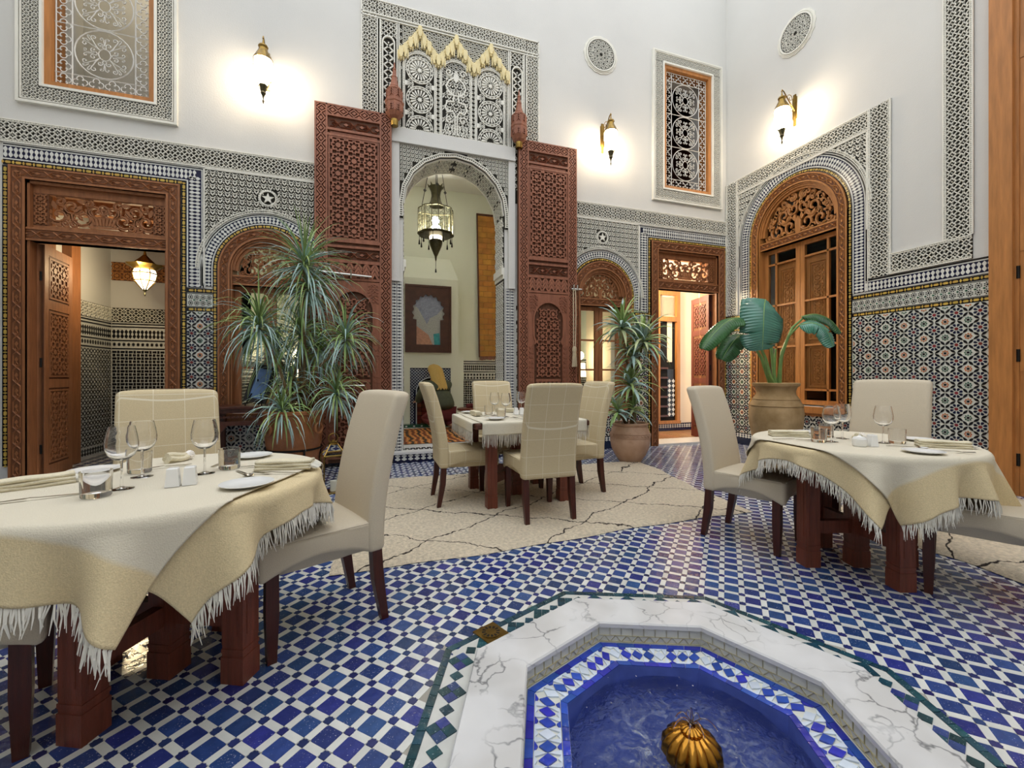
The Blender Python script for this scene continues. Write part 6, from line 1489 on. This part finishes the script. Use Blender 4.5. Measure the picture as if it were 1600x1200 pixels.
# ---- central salon
sb_, sl_, sr_, sc_, sf_ = room('salon', -1.90, 4.12, 9.25, .14, 5.2, 'plaster_room', 'marble_step', 'salon beyond the portal')
LH = lambda u0, u1, par, y, rot, x=None: None
def salon_dado(par, u0, u1, loc, rot):
    g = G(); g.rect(u0, u1, .14, 1.5, 0, .008, 0); fill(g, WEAVE, u0, u1, .25, 1.05, .10, .008, .004, m=1); fill(g, G().prism(star(.42, .24, 8), 0, 1), u0, u1, 1.08, 1.22, .07, .008, .004, m=1); merlons(g, [(u0, 1.34), (u1, 1.34)], .12, w=.008, m=1, pitch=.045)
    for z in (1.06, 1.24, 1.42, 1.47): g.rect(u0, u1, z, z+.018, .0, .013, 1)
    o = ob('zellij_dado', g, ['tile_white', 'tile_black'], par, kind='stuff'); o.location = loc; o.rotation_euler = (0, 0, rot)
salon_dado(sb_, -1.88, .40, (0, 9.25, 0), 0); salon_dado(sb_, 1.86, 4.1, (0, 9.25, 0), 0); salon_dado(sl_, 6.45, 9.2, (-1.90, 0, 0), pi/2); salon_dado(sr_, -9.2, -6.45, (4.12, 0, 0), -pi/2)
# raised threshold: marble edge over a blue and white riser
st = link('trim_1', None, None, (CX, YB, 0), None, 'raised marble threshold of the portal with blue tiled riser', 'step', None, 'structure')
ob('tread', G().box(-.86, .86, -.16, .46, .115, .145), 'marble_step', st); ob('riser', G().box(-.85, .85, -.13, .4, 0, .115), 'tile_navy', st)
g = G()
merlons(g, [(-.84, .07), (.84, .07)], .085, w=.131, m=0, pitch=.085); ob('riser_tiles', g, 'tile_white', st)
g = G(); 
for k in range(22): g.box(-.80+k*.075, -.745+k*.075, .02, .08, .145, .149); g.box(-.76+k*.075, -.705+k*.075, .09, .15, .145, .149)
ob('tread_tiles', g, 'tile_black', st)
ob('kilim', G().grid(lambda s, t: (-.1+2.5*s, 6.45+1.9*t, .148+.004*sin(20*s)*sin(9*t)), 30, 20), 'kilim', None, True, label='orange woven kilim on the floor of the salon', cat='rug')
# fireplace
fp = link('fireplace', None, None, (1.10, 8.75, .14), None, 'pale green plaster fireplace with blue tiled arched hearth in the salon', 'fireplace')
ob('mantel_block', plate(rc(-.66, .73, 0, 1.47), [rc(-.36, .46, -.0+.001, 1.18)], -.49, 0), 'plaster_room', fp)
g = plate(rc(-.36, .46, .0, 1.18), [sh(arch_pts(.27, .70, .001, 16), .05)], -.06, -.02); ob('tile_surround', g, 'tile_navy', fp)
g = G(); ok = lambda u, v: math.hypot(u-.05, max(0, v-.70)) > .31; fill(g, G().ribbon([(-.5, 0), (0, .5), (.5, 0), (0, -.5)], .11, 0, 1, True), -.35, .45, .02, 1.16, .06, -.02, .005, ok); g.ribbon(sh(arch_pts(.285, .70, .0, 16), .05), .02, -.02, -.005); ob('surround_tiles', g, 'tile_pale', fp, kind='stuff')
g = G(); g.box(-.4, .5, .42, .45, 0, 1.2); ob('firebox', g, 'soot', fp)
for j in range(6):
    for i in range(4): g = G(); g.box(-.22+i*.13, -.10+i*.13, .36, .42, .02+j*.085, .095+j*.085); ob('firebrick', g, 'brick_red', fp)
g = G(); g.box(-.62, .62, 0, .49, 1.47, 3.0); g.add([(-.62, 0, 3.0), (.62, 0, 3.0), (.62, .49, 3.0), (-.62, .49, 3.0), (-.5, .3, 3.5), (.5, .3, 3.5), (.5, .49, 3.5), (-.5, .49, 3.5)], [(0, 1, 5, 4), (1, 2, 6, 5), (3, 0, 4, 7), (4, 5, 6, 7)]); ob('chimney_breast', g, 'plaster_room', fp)
g = G(); g.box(-.66, .73, -.20, .0, .0, .06); ob('hearth', g, 'tile_green', fp)
g = G()
for k in range(9): g.prism([(-.6+k*.15+x, .03+y) for x, y in almond(.05, .03)], .20, .204)
ob('hearth_tiles', g, 'tile_white', fp)
# mirror picture over the mantel
pc = link('framed_picture', None, None, (1.10, 8.74, 2.31), None, 'dark framed picture of a scalloped arch above the fireplace', 'picture')
hw, hh = .46, .68; sc_a = [(.31*(1+.05*cos(18*t))*cos(t), .12+.36*(1+.05*cos(18*t))*sin(t)) for t in np.linspace(-.35, pi+.35, 90)]; hole = [(.24, -.52)] + [(.24, -.02)] + sc_a + [(-.24, -.02), (-.24, -.52)]
ob('frame', plate(rc(-hw, hw, -hh, hh), [hole], 0, .05), 'mirror_frame', pc); g = G(); g.ribbon(rc(-hw+.02, hw-.02, -hh+.02, hh-.02), .04, .05, .065, True); ob('frame_moulding', g, 'mirror_frame', pc)
g = G(); g.rect(-.36, .36, -.6, .56, .0, .012); ob('picture_ground', g, 'painting_sky', pc)
g = G(); g.prism([(.30, -.55), (.34, .3), (.1, .0), (-.02, -.12), (-.2, .2), (-.33, .3), (-.33, -.05), (.0, -.4), (.12, -.55)][::-1], .012, .016); g.ribbon([(-.02, -.15), (.05, .0), (.16, .06), (.27, .0), (.28, -.4)], .05, .012, .02); ob('painted_arch', g, 'painting_arch', pc)
g = G(); g.prism([(-.33, -.56), (.1, -.56), (-.0, -.32), (-.33, -.08)], .013, .018); ob('painted_rose', g, 'painting_rose', pc); g = G(); g.prism([(.12, -.54), (.24, -.54), (.22, -.28), (.1, -.30)], .018, .022); ob('painted_vase', g, 'painting_teal', pc)
# reed wall hanging
wh = link('wall_hanging', None, None, (2.62, 9.2, 0), (0, R(-1.0), 0), 'tall ochre woven hanging on the back wall of the salon', 'wall hanging')
for k in range(26):
    g = G(); z = 1.60+k*.12
    ed = [-.30, -.10, .10, .30] if k % 2 == 0 else [-.30, -.20, 0, .20, .30]
    for q in range(len(ed)-1): g.rect(ed[q], ed[q+1]-.004, z, z+.114, 0, .02)
    ob('woven_row', g, 'mat_orange', wh)
g = G(); g.rect(-.33, -.30, 1.58, 4.74, 0, .03); g.rect(-.33, .33, 4.72, 4.76, 0, .03); g.rect(.30, .33, 1.58, 4.74, 0, .03); ob('edging', g, 'wood_brown', wh)
g = G()
for k in range(22): g.tube([(-.3+k*.028, -.01, 1.6), (-.3+k*.028, -.012, 1.53-.02*rnd.random())], .01, 4)
ob('fringe', g, 'brick_red', wh)
# low table with fruit beside the fire
lt = thing('low_table', 'small dark red low table in front of the fireplace', 'table', (1.80, 7.85, .15))
ob('top', G().lathe([(.26, .36), (.28, .37), (.28, .40), (.26, .41)], 20), 'wood_red', lt)
for k in range(4): a = k*pi/2+.6; ob('leg', G().lathe([(.014, 0), (.018, .1), (.02, .36)], 8, c=(.2*cos(a), .2*sin(a))), 'wood_red', lt)
for k, (x, y) in enumerate(((-.08, -.05), (.03, -.09), (.0, .04))): o = ob('fruit', G().lathe([(0, .41), (.03, .415), (.045, .45), (.035, .485), (0, .49)], 12, c=(0, 0)), 'trousers', None, True, loc=(1.80+x, 7.85+y, .15), label=('leftmost', 'nearest', 'rearmost')[k] + ' of the three red fruits on the low table', cat='fruit', group='fruit on the low table')
# chandelier
ch = thing('hanging_lantern', 'large pierced brass and glass lantern hanging in the portal arch', 'chandelier', (1.06, 7.4, 3.1))
g = G(); n = 12; 
def scal(a, r): return r*(1+.09*abs(cos(4*a)))
for z, r in ((.92, .27), (.50, .28)): g.tube([(scal(a, r)*cos(a), scal(a, r)*sin(a), z) for a in np.linspace(0, 2*pi, 49)[:-1]], .012, 6, closed=True)
for k in range(16): a = k*pi/8; r = scal(a, .275); g.tube([(r*cos(a), r*sin(a), .50), (r*cos(a), r*sin(a), .92)], .008, 5)
ob('cage', g, 'brass_dark', ch)
g = G().grid(lambda s, t: (scal(s*2*pi, .272)*cos(s*2*pi), scal(s*2*pi, .272)*sin(s*2*pi), .50+.42*t), 64, 1); ob('glass_drum', g, 'pane', ch, True)
g = G()
for k in range(16):
    a = k*pi/8+pi/16; r = scal(a, .276); tx, ty = -sin(a), cos(a)
    for q in range(4): g.tube([(r*cos(a)+tx*.035*cos(t), r*sin(a)+ty*.035*cos(t), .56+q*.10+.04*sin(t)) for t in np.linspace(0, 2*pi, 9)[:-1]], .004, 4, closed=True)
ob('filigree', g, 'brass_dark', ch)
ob('tray', G().lathe([(.10, .47), (.26, .48), (.30, .50), (.28, .505), (.10, .49)], 32, lobes=8, la=.08), 'brass_dark', ch); ob('crown', G().lathe([(.10, .96), (.12, 1.02), (.09, 1.08), (.075, 1.16), (.085, 1.24), (.12, 1.32), (.11, 1.31), (.07, 1.22)], 16, cap=False), 'brass_dark', ch, True)
g = G()
for k in range(8): a = k*pi/4; g.tube([(.11*cos(a), .11*sin(a), 1.31), (.145*cos(a), .145*sin(a), 1.36)], [.02, .003], 5)
ob('crown_points', g, 'brass_dark', ch)
g = G(); g.lathe([(.0, .02), (.012, .06), (.02, .12), (.03, .14), (.10, .30), (.115, .36), (.11, .40)], 12); ob('lower_cup', g, 'brass_dark', ch, True); ob('lower_glass', G().lathe([(.105, .38), (.11, .46), (.10, .48)], 16, cap=False), 'shade_glow', ch, True)
g = G()
for k in range(10):
    a = k*2*pi/10; r = .28; g.tube([(r*cos(a), r*sin(a), .49), (r*cos(a), r*sin(a), .40)], .004, 4); g.lathe([(0, .30), (.016, .31), (.010, .37), (.004, .40)], 6, c=(r*cos(a), r*sin(a)))
g.tube([(0, 0, .05), (0, 0, -.10)], .004, 4); g.lathe([(0, -.16), (.016, -.15), (.01, -.10), (.003, -.08)], 6); ob('tassel', g, 'iron', ch)
g = G()
for k in range(3):
    a = k*2*pi/3+2.6; P = [(.28*cos(a), .28*sin(a), .93), (.06*cos(a), .06*sin(a), 1.95)]; g.tube([P[0], P[1]], .006, 4)
    for q in (.35, .72): p = [P[0][i]+(P[1][i]-P[0][i])*q for i in range(3)]; g.lathe([(0, p[2]-.035), (.03, p[2]), (0, p[2]+.035)], 4, c=p[:2])
g.tube([(0, 0, 1.0), (0, 0, 2.10)], .006, 5); g.lathe([(.09, 1.95), (.10, 1.96), (.03, 1.98)], 12); ob('chain', g, 'iron', ch)
bl = G().lathe([(0, .66), (.04, .68), (.05, .73), (.035, .78), (0, .80)], 12); ob('bulb', bl, 'bulb', ch, True)
light('chandelier_light', (0, 0, .60), 260, '#FFFBF0', .06, ch)
# table lamp seen through the right window, and an extra unseen one behind the left
for (x, y, lb) in ((3.72, 7.2, 'table lamp with glowing drum shade seen through the right arched window'), (-1.25, 8.4, 'extra table lamp with glowing drum shade, unseen behind the left arched window')):
    tl = thing('table_lamp', lb, 'lamp', (x, y, .74), 0, 'lamps in the salon')
    ob('base', G().lathe([(.08, 0), (.085, .015), (.03, .03), (.02, .06), (.05, .14), (.06, .20), (.03, .28), (.012, .33), (.012, .40)], 20), 'brass', tl, True); ob('shade', G().lathe([(.12, .40), (.10, .66)], 24, cap=False), 'shade_glow', tl, True)
    tb = thing('side_table', 'dark side table carrying the lamp ' + ('seen through the right window' if x > 0 else 'behind the left window'), 'table', (x, y, .14))
    ob('top', G().box(-.22, .22, -.22, .22, .57, .6), 'wood_brown', tb)
    for sx in (-1, 1):
        for sy in (-1, 1): ob('leg', G().box(-.018, .018, -.018, .018, 0, .57), 'wood_brown', tb, loc=(sx*.18, sy*.18, 0))
    light('table_lamp_light', (0, 0, .80), 14, '#FFEFC8', .08, tl)
sf2 = thing('banquette', 'cream cushioned banquette along the salon wall seen through the right window', 'sofa', (3.3, 8.85, .14))
ob('seat_cushion', rbox(1.6, .7, .25, .05, 3, (0, 0, .33)), 'sofa', sf2, True); ob('plinth', G().box(-.8, .8, -.32, .35, 0, .21), 'wood_brown', sf2)
for k in range(3): ob('back_cushion', rbox(.5, .16, .42, .06, 3, (0, 0, 0)), 'sofa', sf2, True, loc=(-.52+k*.52, .26, .66), rot=(R(12), 0, 0))
# ---- person crouching by the fire, seen from behind
pe = thing('person', 'person with long blonde hair in a dark olive jacket crouching at the fireplace, back turned', 'person', (1.27, 8.20, .15), R(28)); pe.scale = (1.16, 1.16, 1.12)
def skin_body(name, pts, edges, rad, mt, par, root=0, sub=2):
    me = bpy.data.meshes.new(name); me.from_pydata(pts, edges, []); me.materials.append(MAT[mt]); o = link(name, me, par)
    m1 = o.modifiers.new('skin', 'SKIN'); m1.use_smooth_shade = True; sv = me.skin_vertices[0].data
    for i, r in enumerate(rad): sv[i].radius = r if isinstance(r, tuple) else (r, r); sv[i].use_root = i == root
    m2 = o.modifiers.new('sub', 'SUBSURF'); m2.levels = sub; m2.render_levels = sub; return o
# kneeling, leaning towards the hearth (+y): pelvis, spine, neck, head, arms reaching forward, folded legs
bp = [(0, -.05, .30), (0, -.01, .45), (0, .06, .62), (0, .12, .76), (0, .16, .84), (0, .19, .93), (0, .21, 1.02),
      (-.17, .12, .74), (-.22, .24, .56), (-.16, .42, .46), (-.14, .50, .45), (.17, .12, .74), (.22, .24, .56), (.16, .42, .46), (.14, .50, .45),
      (-.10, -.02, .26), (-.13, .28, .16), (-.13, -.10, .07), (-.13, -.22, .05), (.10, -.02, .26), (.13, .28, .16), (.13, -.10, .07), (.13, -.22, .05)]
be = [(0, 1), (1, 2), (2, 3), (3, 4), (4, 5), (5, 6), (3, 7), (7, 8), (8, 9), (9, 10), (3, 11), (11, 12), (12, 13), (13, 14), (0, 15), (15, 16), (16, 17), (17, 18), (0, 19), (19, 20), (20, 21), (21, 22)]
br = [(.15, .12), (.14, .11), (.16, .11), (.12, .09), .055, .085, .075, .075, .052, .038, .03, .075, .052, .038, .03, .09, .065, .05, .035, .09, .065, .05, .035]
skin_body('body', bp, be, br, 'skin', pe)
jp = [(0, -.08, .30), (0, -.03, .44), (0, .05, .62), (0, .11, .76), (-.18, .11, .74), (-.24, .24, .55), (-.17, .41, .46), (.18, .11, .74), (.24, .24, .55), (.17, .41, .46)]
skin_body('jacket', jp, [(0, 1), (1, 2), (2, 3), (3, 4), (4, 5), (5, 6), (3, 7), (7, 8), (8, 9)], [(.25, .20), (.23, .18), (.23, .165), (.16, .13), .115, .082, .062, .115, .082, .062], 'jacket', pe)
tp = [(0, -.05, .28), (-.11, -.0, .25), (-.14, .28, .16), (-.14, -.10, .08), (-.14, -.18, .06), (.11, -.0, .25), (.14, .28, .16), (.14, -.10, .08), (.14, -.18, .06)]
skin_body('trousers', tp, [(0, 1), (1, 2), (2, 3), (3, 4), (0, 5), (5, 6), (6, 7), (7, 8)], [(.17, .13), .11, .085, .065, .05, .11, .085, .065, .05], 'trousers', pe)
def hair(s, t):
    a = s*2*pi; z = 1.11 - .40*t; r = .125*sqrt(max(0, 1-(1-min(1, t*3.6))**2)) * (1 - .10*max(0, t-.4)) + .012*t; back = max(0, -sin(a)); y0 = .20 - .20*t
    fr = max(0, sin(a)); r2 = r*(1-.30*fr*(t > .3)); return (r2*cos(a) + .007*sin(a*9+t*3)*t, y0 + r2*sin(a)*(.95-.25*t) + .006*sin(a*11)*t, z - .05*t*abs(sin(a*7)))
ob('hair', G().grid(hair, 48, 20), 'hair', pe, True)
for s in (-1, 1):
    for k in range(5):
        x = s*.14 + (k-2)*.015; L_ = (.05, .075, .08, .075, .06)[k]; y0 = .50; g = G(); g.tube([(x, y0, .445), (x, y0+L_*.6, .44), (x, y0+L_, .425)] if k else [(s*.14-s*.035, y0-.02, .445), (s*.14-s*.055, y0+.015, .44), (s*.14-s*.055, y0+.04, .435)], [.010, .009, .007], 6); ob('finger', g, 'skin', pe, True)
g = G(); g.lathe([(0, -.02), (.015, 0), (0, .03)], 8); ob('nose', g, 'skin', pe, True, loc=(0, .30, .96))
for s in (-1, 1): ob('ear', G().lathe([(0, -.03), (.014, 0), (0, .03)], 8), 'skin', pe, True, loc=(s*.088, .19, .96)); ob('eye', G().lathe([(0, -.01), (.01, 0), (0, .01)], 8), 'porcelain', pe, True, loc=(s*.032, .283, .985))
ob('mouth', G().lathe([(0, -.005), (.02, 0), (0, .005)], 10), 'trousers', pe, loc=(0, .272, .91))
# ---- left passage
pb, pl_, pr_, pc_, pf_ = room('passage', -3.78, -2.02, 8.1, .0, 3.45, 'plaster', 'floor_grout', 'passage behind the left doorway', 'cedar')
def pass_dado(par, u0, u1, loc, rot, cell, p):
    g = G(); g.rect(u0, u1, .0, 1.98, 0, .008, 0); fill(g, cell, u0, u1, .16, 1.55, p, .008, .004, m=1); merlons(g, [(u0, 1.80), (u1, 1.80)], .14, w=.008, m=1, pitch=.05); merlons(g, [(u0, .09), (u1, .09)], .10, w=.008, m=1, pitch=.06)
    fill(g, G().prism(star(.42, .24, 8), 0, 1), u0, u1, 1.60, 1.68, .06, .008, .004, m=1)
    for z in (1.565, 1.69, 1.90, 1.945): g.rect(u0, u1, z, z+.02, 0, .013, 1)
    o = ob('zellij_dado', g, ['tile_white', 'tile_black'], par, kind='stuff', loc=loc, rot=(0, 0, rot))
    g = G(); g.rect(u0, u1, 1.98, 2.2, 0, .006, 1)
    for zz in (2.04, 2.14): run(g, C_STAR, [(u0, zz), (u1, zz)], .1, .006, .016, .1)
    ob('carved_frieze', g, ['stucco', 'stucco_shade_ground'], par, kind='stuff', loc=loc, rot=(0, 0, rot))
pass_dado(pb, -3.76, -2.04, (0, 8.1, 0), 0, WEAVE, .10); pass_dado(pl_, 7.2, 8.09, (-3.78, 0, 0), pi/2, HEX, .075)
g = G(); g.rect(7.02, 7.2, 0, 3.0, 0, .10); ob('timber_post', g, 'cedar', pl_, loc=(-3.78, 0, 0), rot=(0, 0, pi/2))
g = G(); g.rect(-3.76, -2.04, 2.62, 2.9, 0, .01, 1); ob('ceiling_beam', G().box(-3.78, -2.02, 7.6, 7.75, 3.2, 3.45), 'cedar', pc_); ob('ceiling_beam', G().box(-3.78, -2.02, 6.8, 6.95, 3.2, 3.45), 'cedar', pc_); 
for zz in (2.69, 2.83): run(g, C_STRAP, [(-3.76, zz), (-2.04, zz)], .13, .01, .016, .13)
ob('carved_cornice', g, ['cedar_light', 'cedar_shade_ground'], pb, loc=(0, 8.1, 0), kind='stuff')
g = G()
for i in range(12):
    for j in range(11): g.box(-3.74+i*.145, -3.66+i*.145, 6.45+j*.15, 6.53+j*.15, -.002, .004)
ob('floor_tiles', g, 'tile_dot', pf_, kind='stuff')
ph = thing('star_lantern', 'small glass and brass hanging lantern in the left passage', 'lantern', (-3.0, 7.25, 2.28))
ob('glass', G().lathe([(.03, .08), (.12, .20), (.14, .30), (.12, .36)], 8, cap=False), 'shade_glow', ph)
g = G()
for k in range(8): a = k*pi/4; g.tube([(.03*cos(a), .03*sin(a), .08), (.122*cos(a), .122*sin(a), .20), (.143*cos(a), .143*sin(a), .30), (.122*cos(a), .122*sin(a), .36)], .007, 4)
for r, z in ((.143, .30), (.123, .20), (.124, .36)): g.tube([(r*cos(a), r*sin(a), z) for a in np.linspace(0, 2*pi, 9)[:-1]], .008, 4, closed=True)
ob('cage', g, 'brass', ph); ob('crown', G().lathe([(.12, .36), (.20, .42), (.12, .44), (.05, .52), (.02, .56), (.012, .60), (.012, 1.17)], 8, lobes=8, la=.2), 'brass', ph); ob('finial', G().lathe([(0, -.02), (.012, .01), (.006, .04), (.03, .08)], 8), 'brass_dark', ph)
light('passage_light', (0, -.25, .2), 26, '#FFE7B8', .08, ph)
# ---- right room
rb, rl, rr_, rce, rfl = room('vestibule', 4.20, 6.9, 7.5, .0, 3.45, 'plaster_pink', 'tile_brown', 'bright room behind the right doorway')
g = G(); g.rect(4.22, 6.88, 0, .16, 0, .01, 0); merlons(g, [(4.22, .10), (6.88, .10)], .08, w=.01, m=1, pitch=.06); ob('zellij_skirting', g, ['tile_navy', 'tile_white'], rb, loc=(0, 7.5, 0), kind='stuff')
for i in range(24): ob('floor_board', G().box(4.22+i*.11, 4.32+i*.11, 6.42, 7.48, 0, .006), 'tile_brown', rfl)
d6 = link('door_6', None, None, (5.93, 7.49, 0), None, 'orange timber inner doorway seen through the right doorway', 'door', None, 'structure')
g = G(); g.rect(-.30, -.24, .16, 2.95, 0, .08); g.rect(.18, .26, .16, 2.95, 0, .08); g.rect(-.24, .18, 2.85, 2.95, 0, .08); g.rect(-.24, .18, 2.30, 2.40, 0, .08); g.rect(-.30, .26, .16, .22, 0, .10); ob('frame', g, 'cedar_light', d6)
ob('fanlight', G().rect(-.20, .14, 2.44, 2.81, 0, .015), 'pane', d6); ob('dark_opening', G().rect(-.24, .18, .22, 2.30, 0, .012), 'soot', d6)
g = G(); g.rect(-.02, .10, 1.45, 2.30, .012, .02, 0); g.rect(-.02, .18, .3, 1.3, .012, .02, 1); fill(g, G().prism([(-.4, 0), (0, -.45), (.4, 0), (0, .45)], 0, 1), -.02, .18, .3, 1.1, .1, .02, .004, m=2); ob('stair_wall', g, ['plaster_pink', 'tile_black', 'tile_white'], d6)
for k in range(6): ob('stair_tread', G().rect(-.24, -.02, .30+k*.2, .34+k*.2, .012, .05), 'wood_brown', d6)
rlamp = thing('ceiling_lamp', 'small ceiling lamp added out of sight to light the right-hand room', 'lamp', (5.0, 6.9, 2.75)); ob('bowl', G().lathe([(0, .05), (.08, .06), (.12, .12), (.13, .18), (.05, .22), (.012, .30), (.012, .70)], 16), 'brass', rlamp, True); light('vestibule_light', (0, 0, -.1), 115, '#FFEBCB', .1, rlamp)  # unseen lamp, added as the light source of this room
# ---- upper galleries behind the grilles
for s, tag, pw in ((-1, 'gallery', 9), (1, 'loft', 0)):
    x = CX+s*UO; room(tag, x-.9, x+.9, 7.4, 4.0, 7.2, 'plaster' if s < 0 else 'wood_brown', 'wood_brown', tag + ' behind the upper grille')
    if pw:
        gl_ = thing('added_gallery_lamp', 'round lamp added out of sight to light the upper left gallery', 'lamp', (x+.2, 6.9, 6.8)); ob('globe', G().lathe([(0, 0), (.09, .03), (.12, .11), (.09, .19), (.02, .22)], 16), 'shade_glow', gl_, True); light('gallery_light', (0, -.1, -.15), pw, '#FFF0D8', .1, gl_)  # lamp above the view, added to brighten the gallery
        sk = thing('gallery_sofa', 'dark red cushioned bench inside the upper left gallery', 'sofa', (x, 7.1, 4.0)); ob('seat', rbox(1.5, .5, .6, .06, 3, (0, 0, .30)), 'black_frame', sk, True); ob('cushion', rbox(.5, .2, .3, .06, 3, (0, -.12, .72)), 'trousers', sk, True)
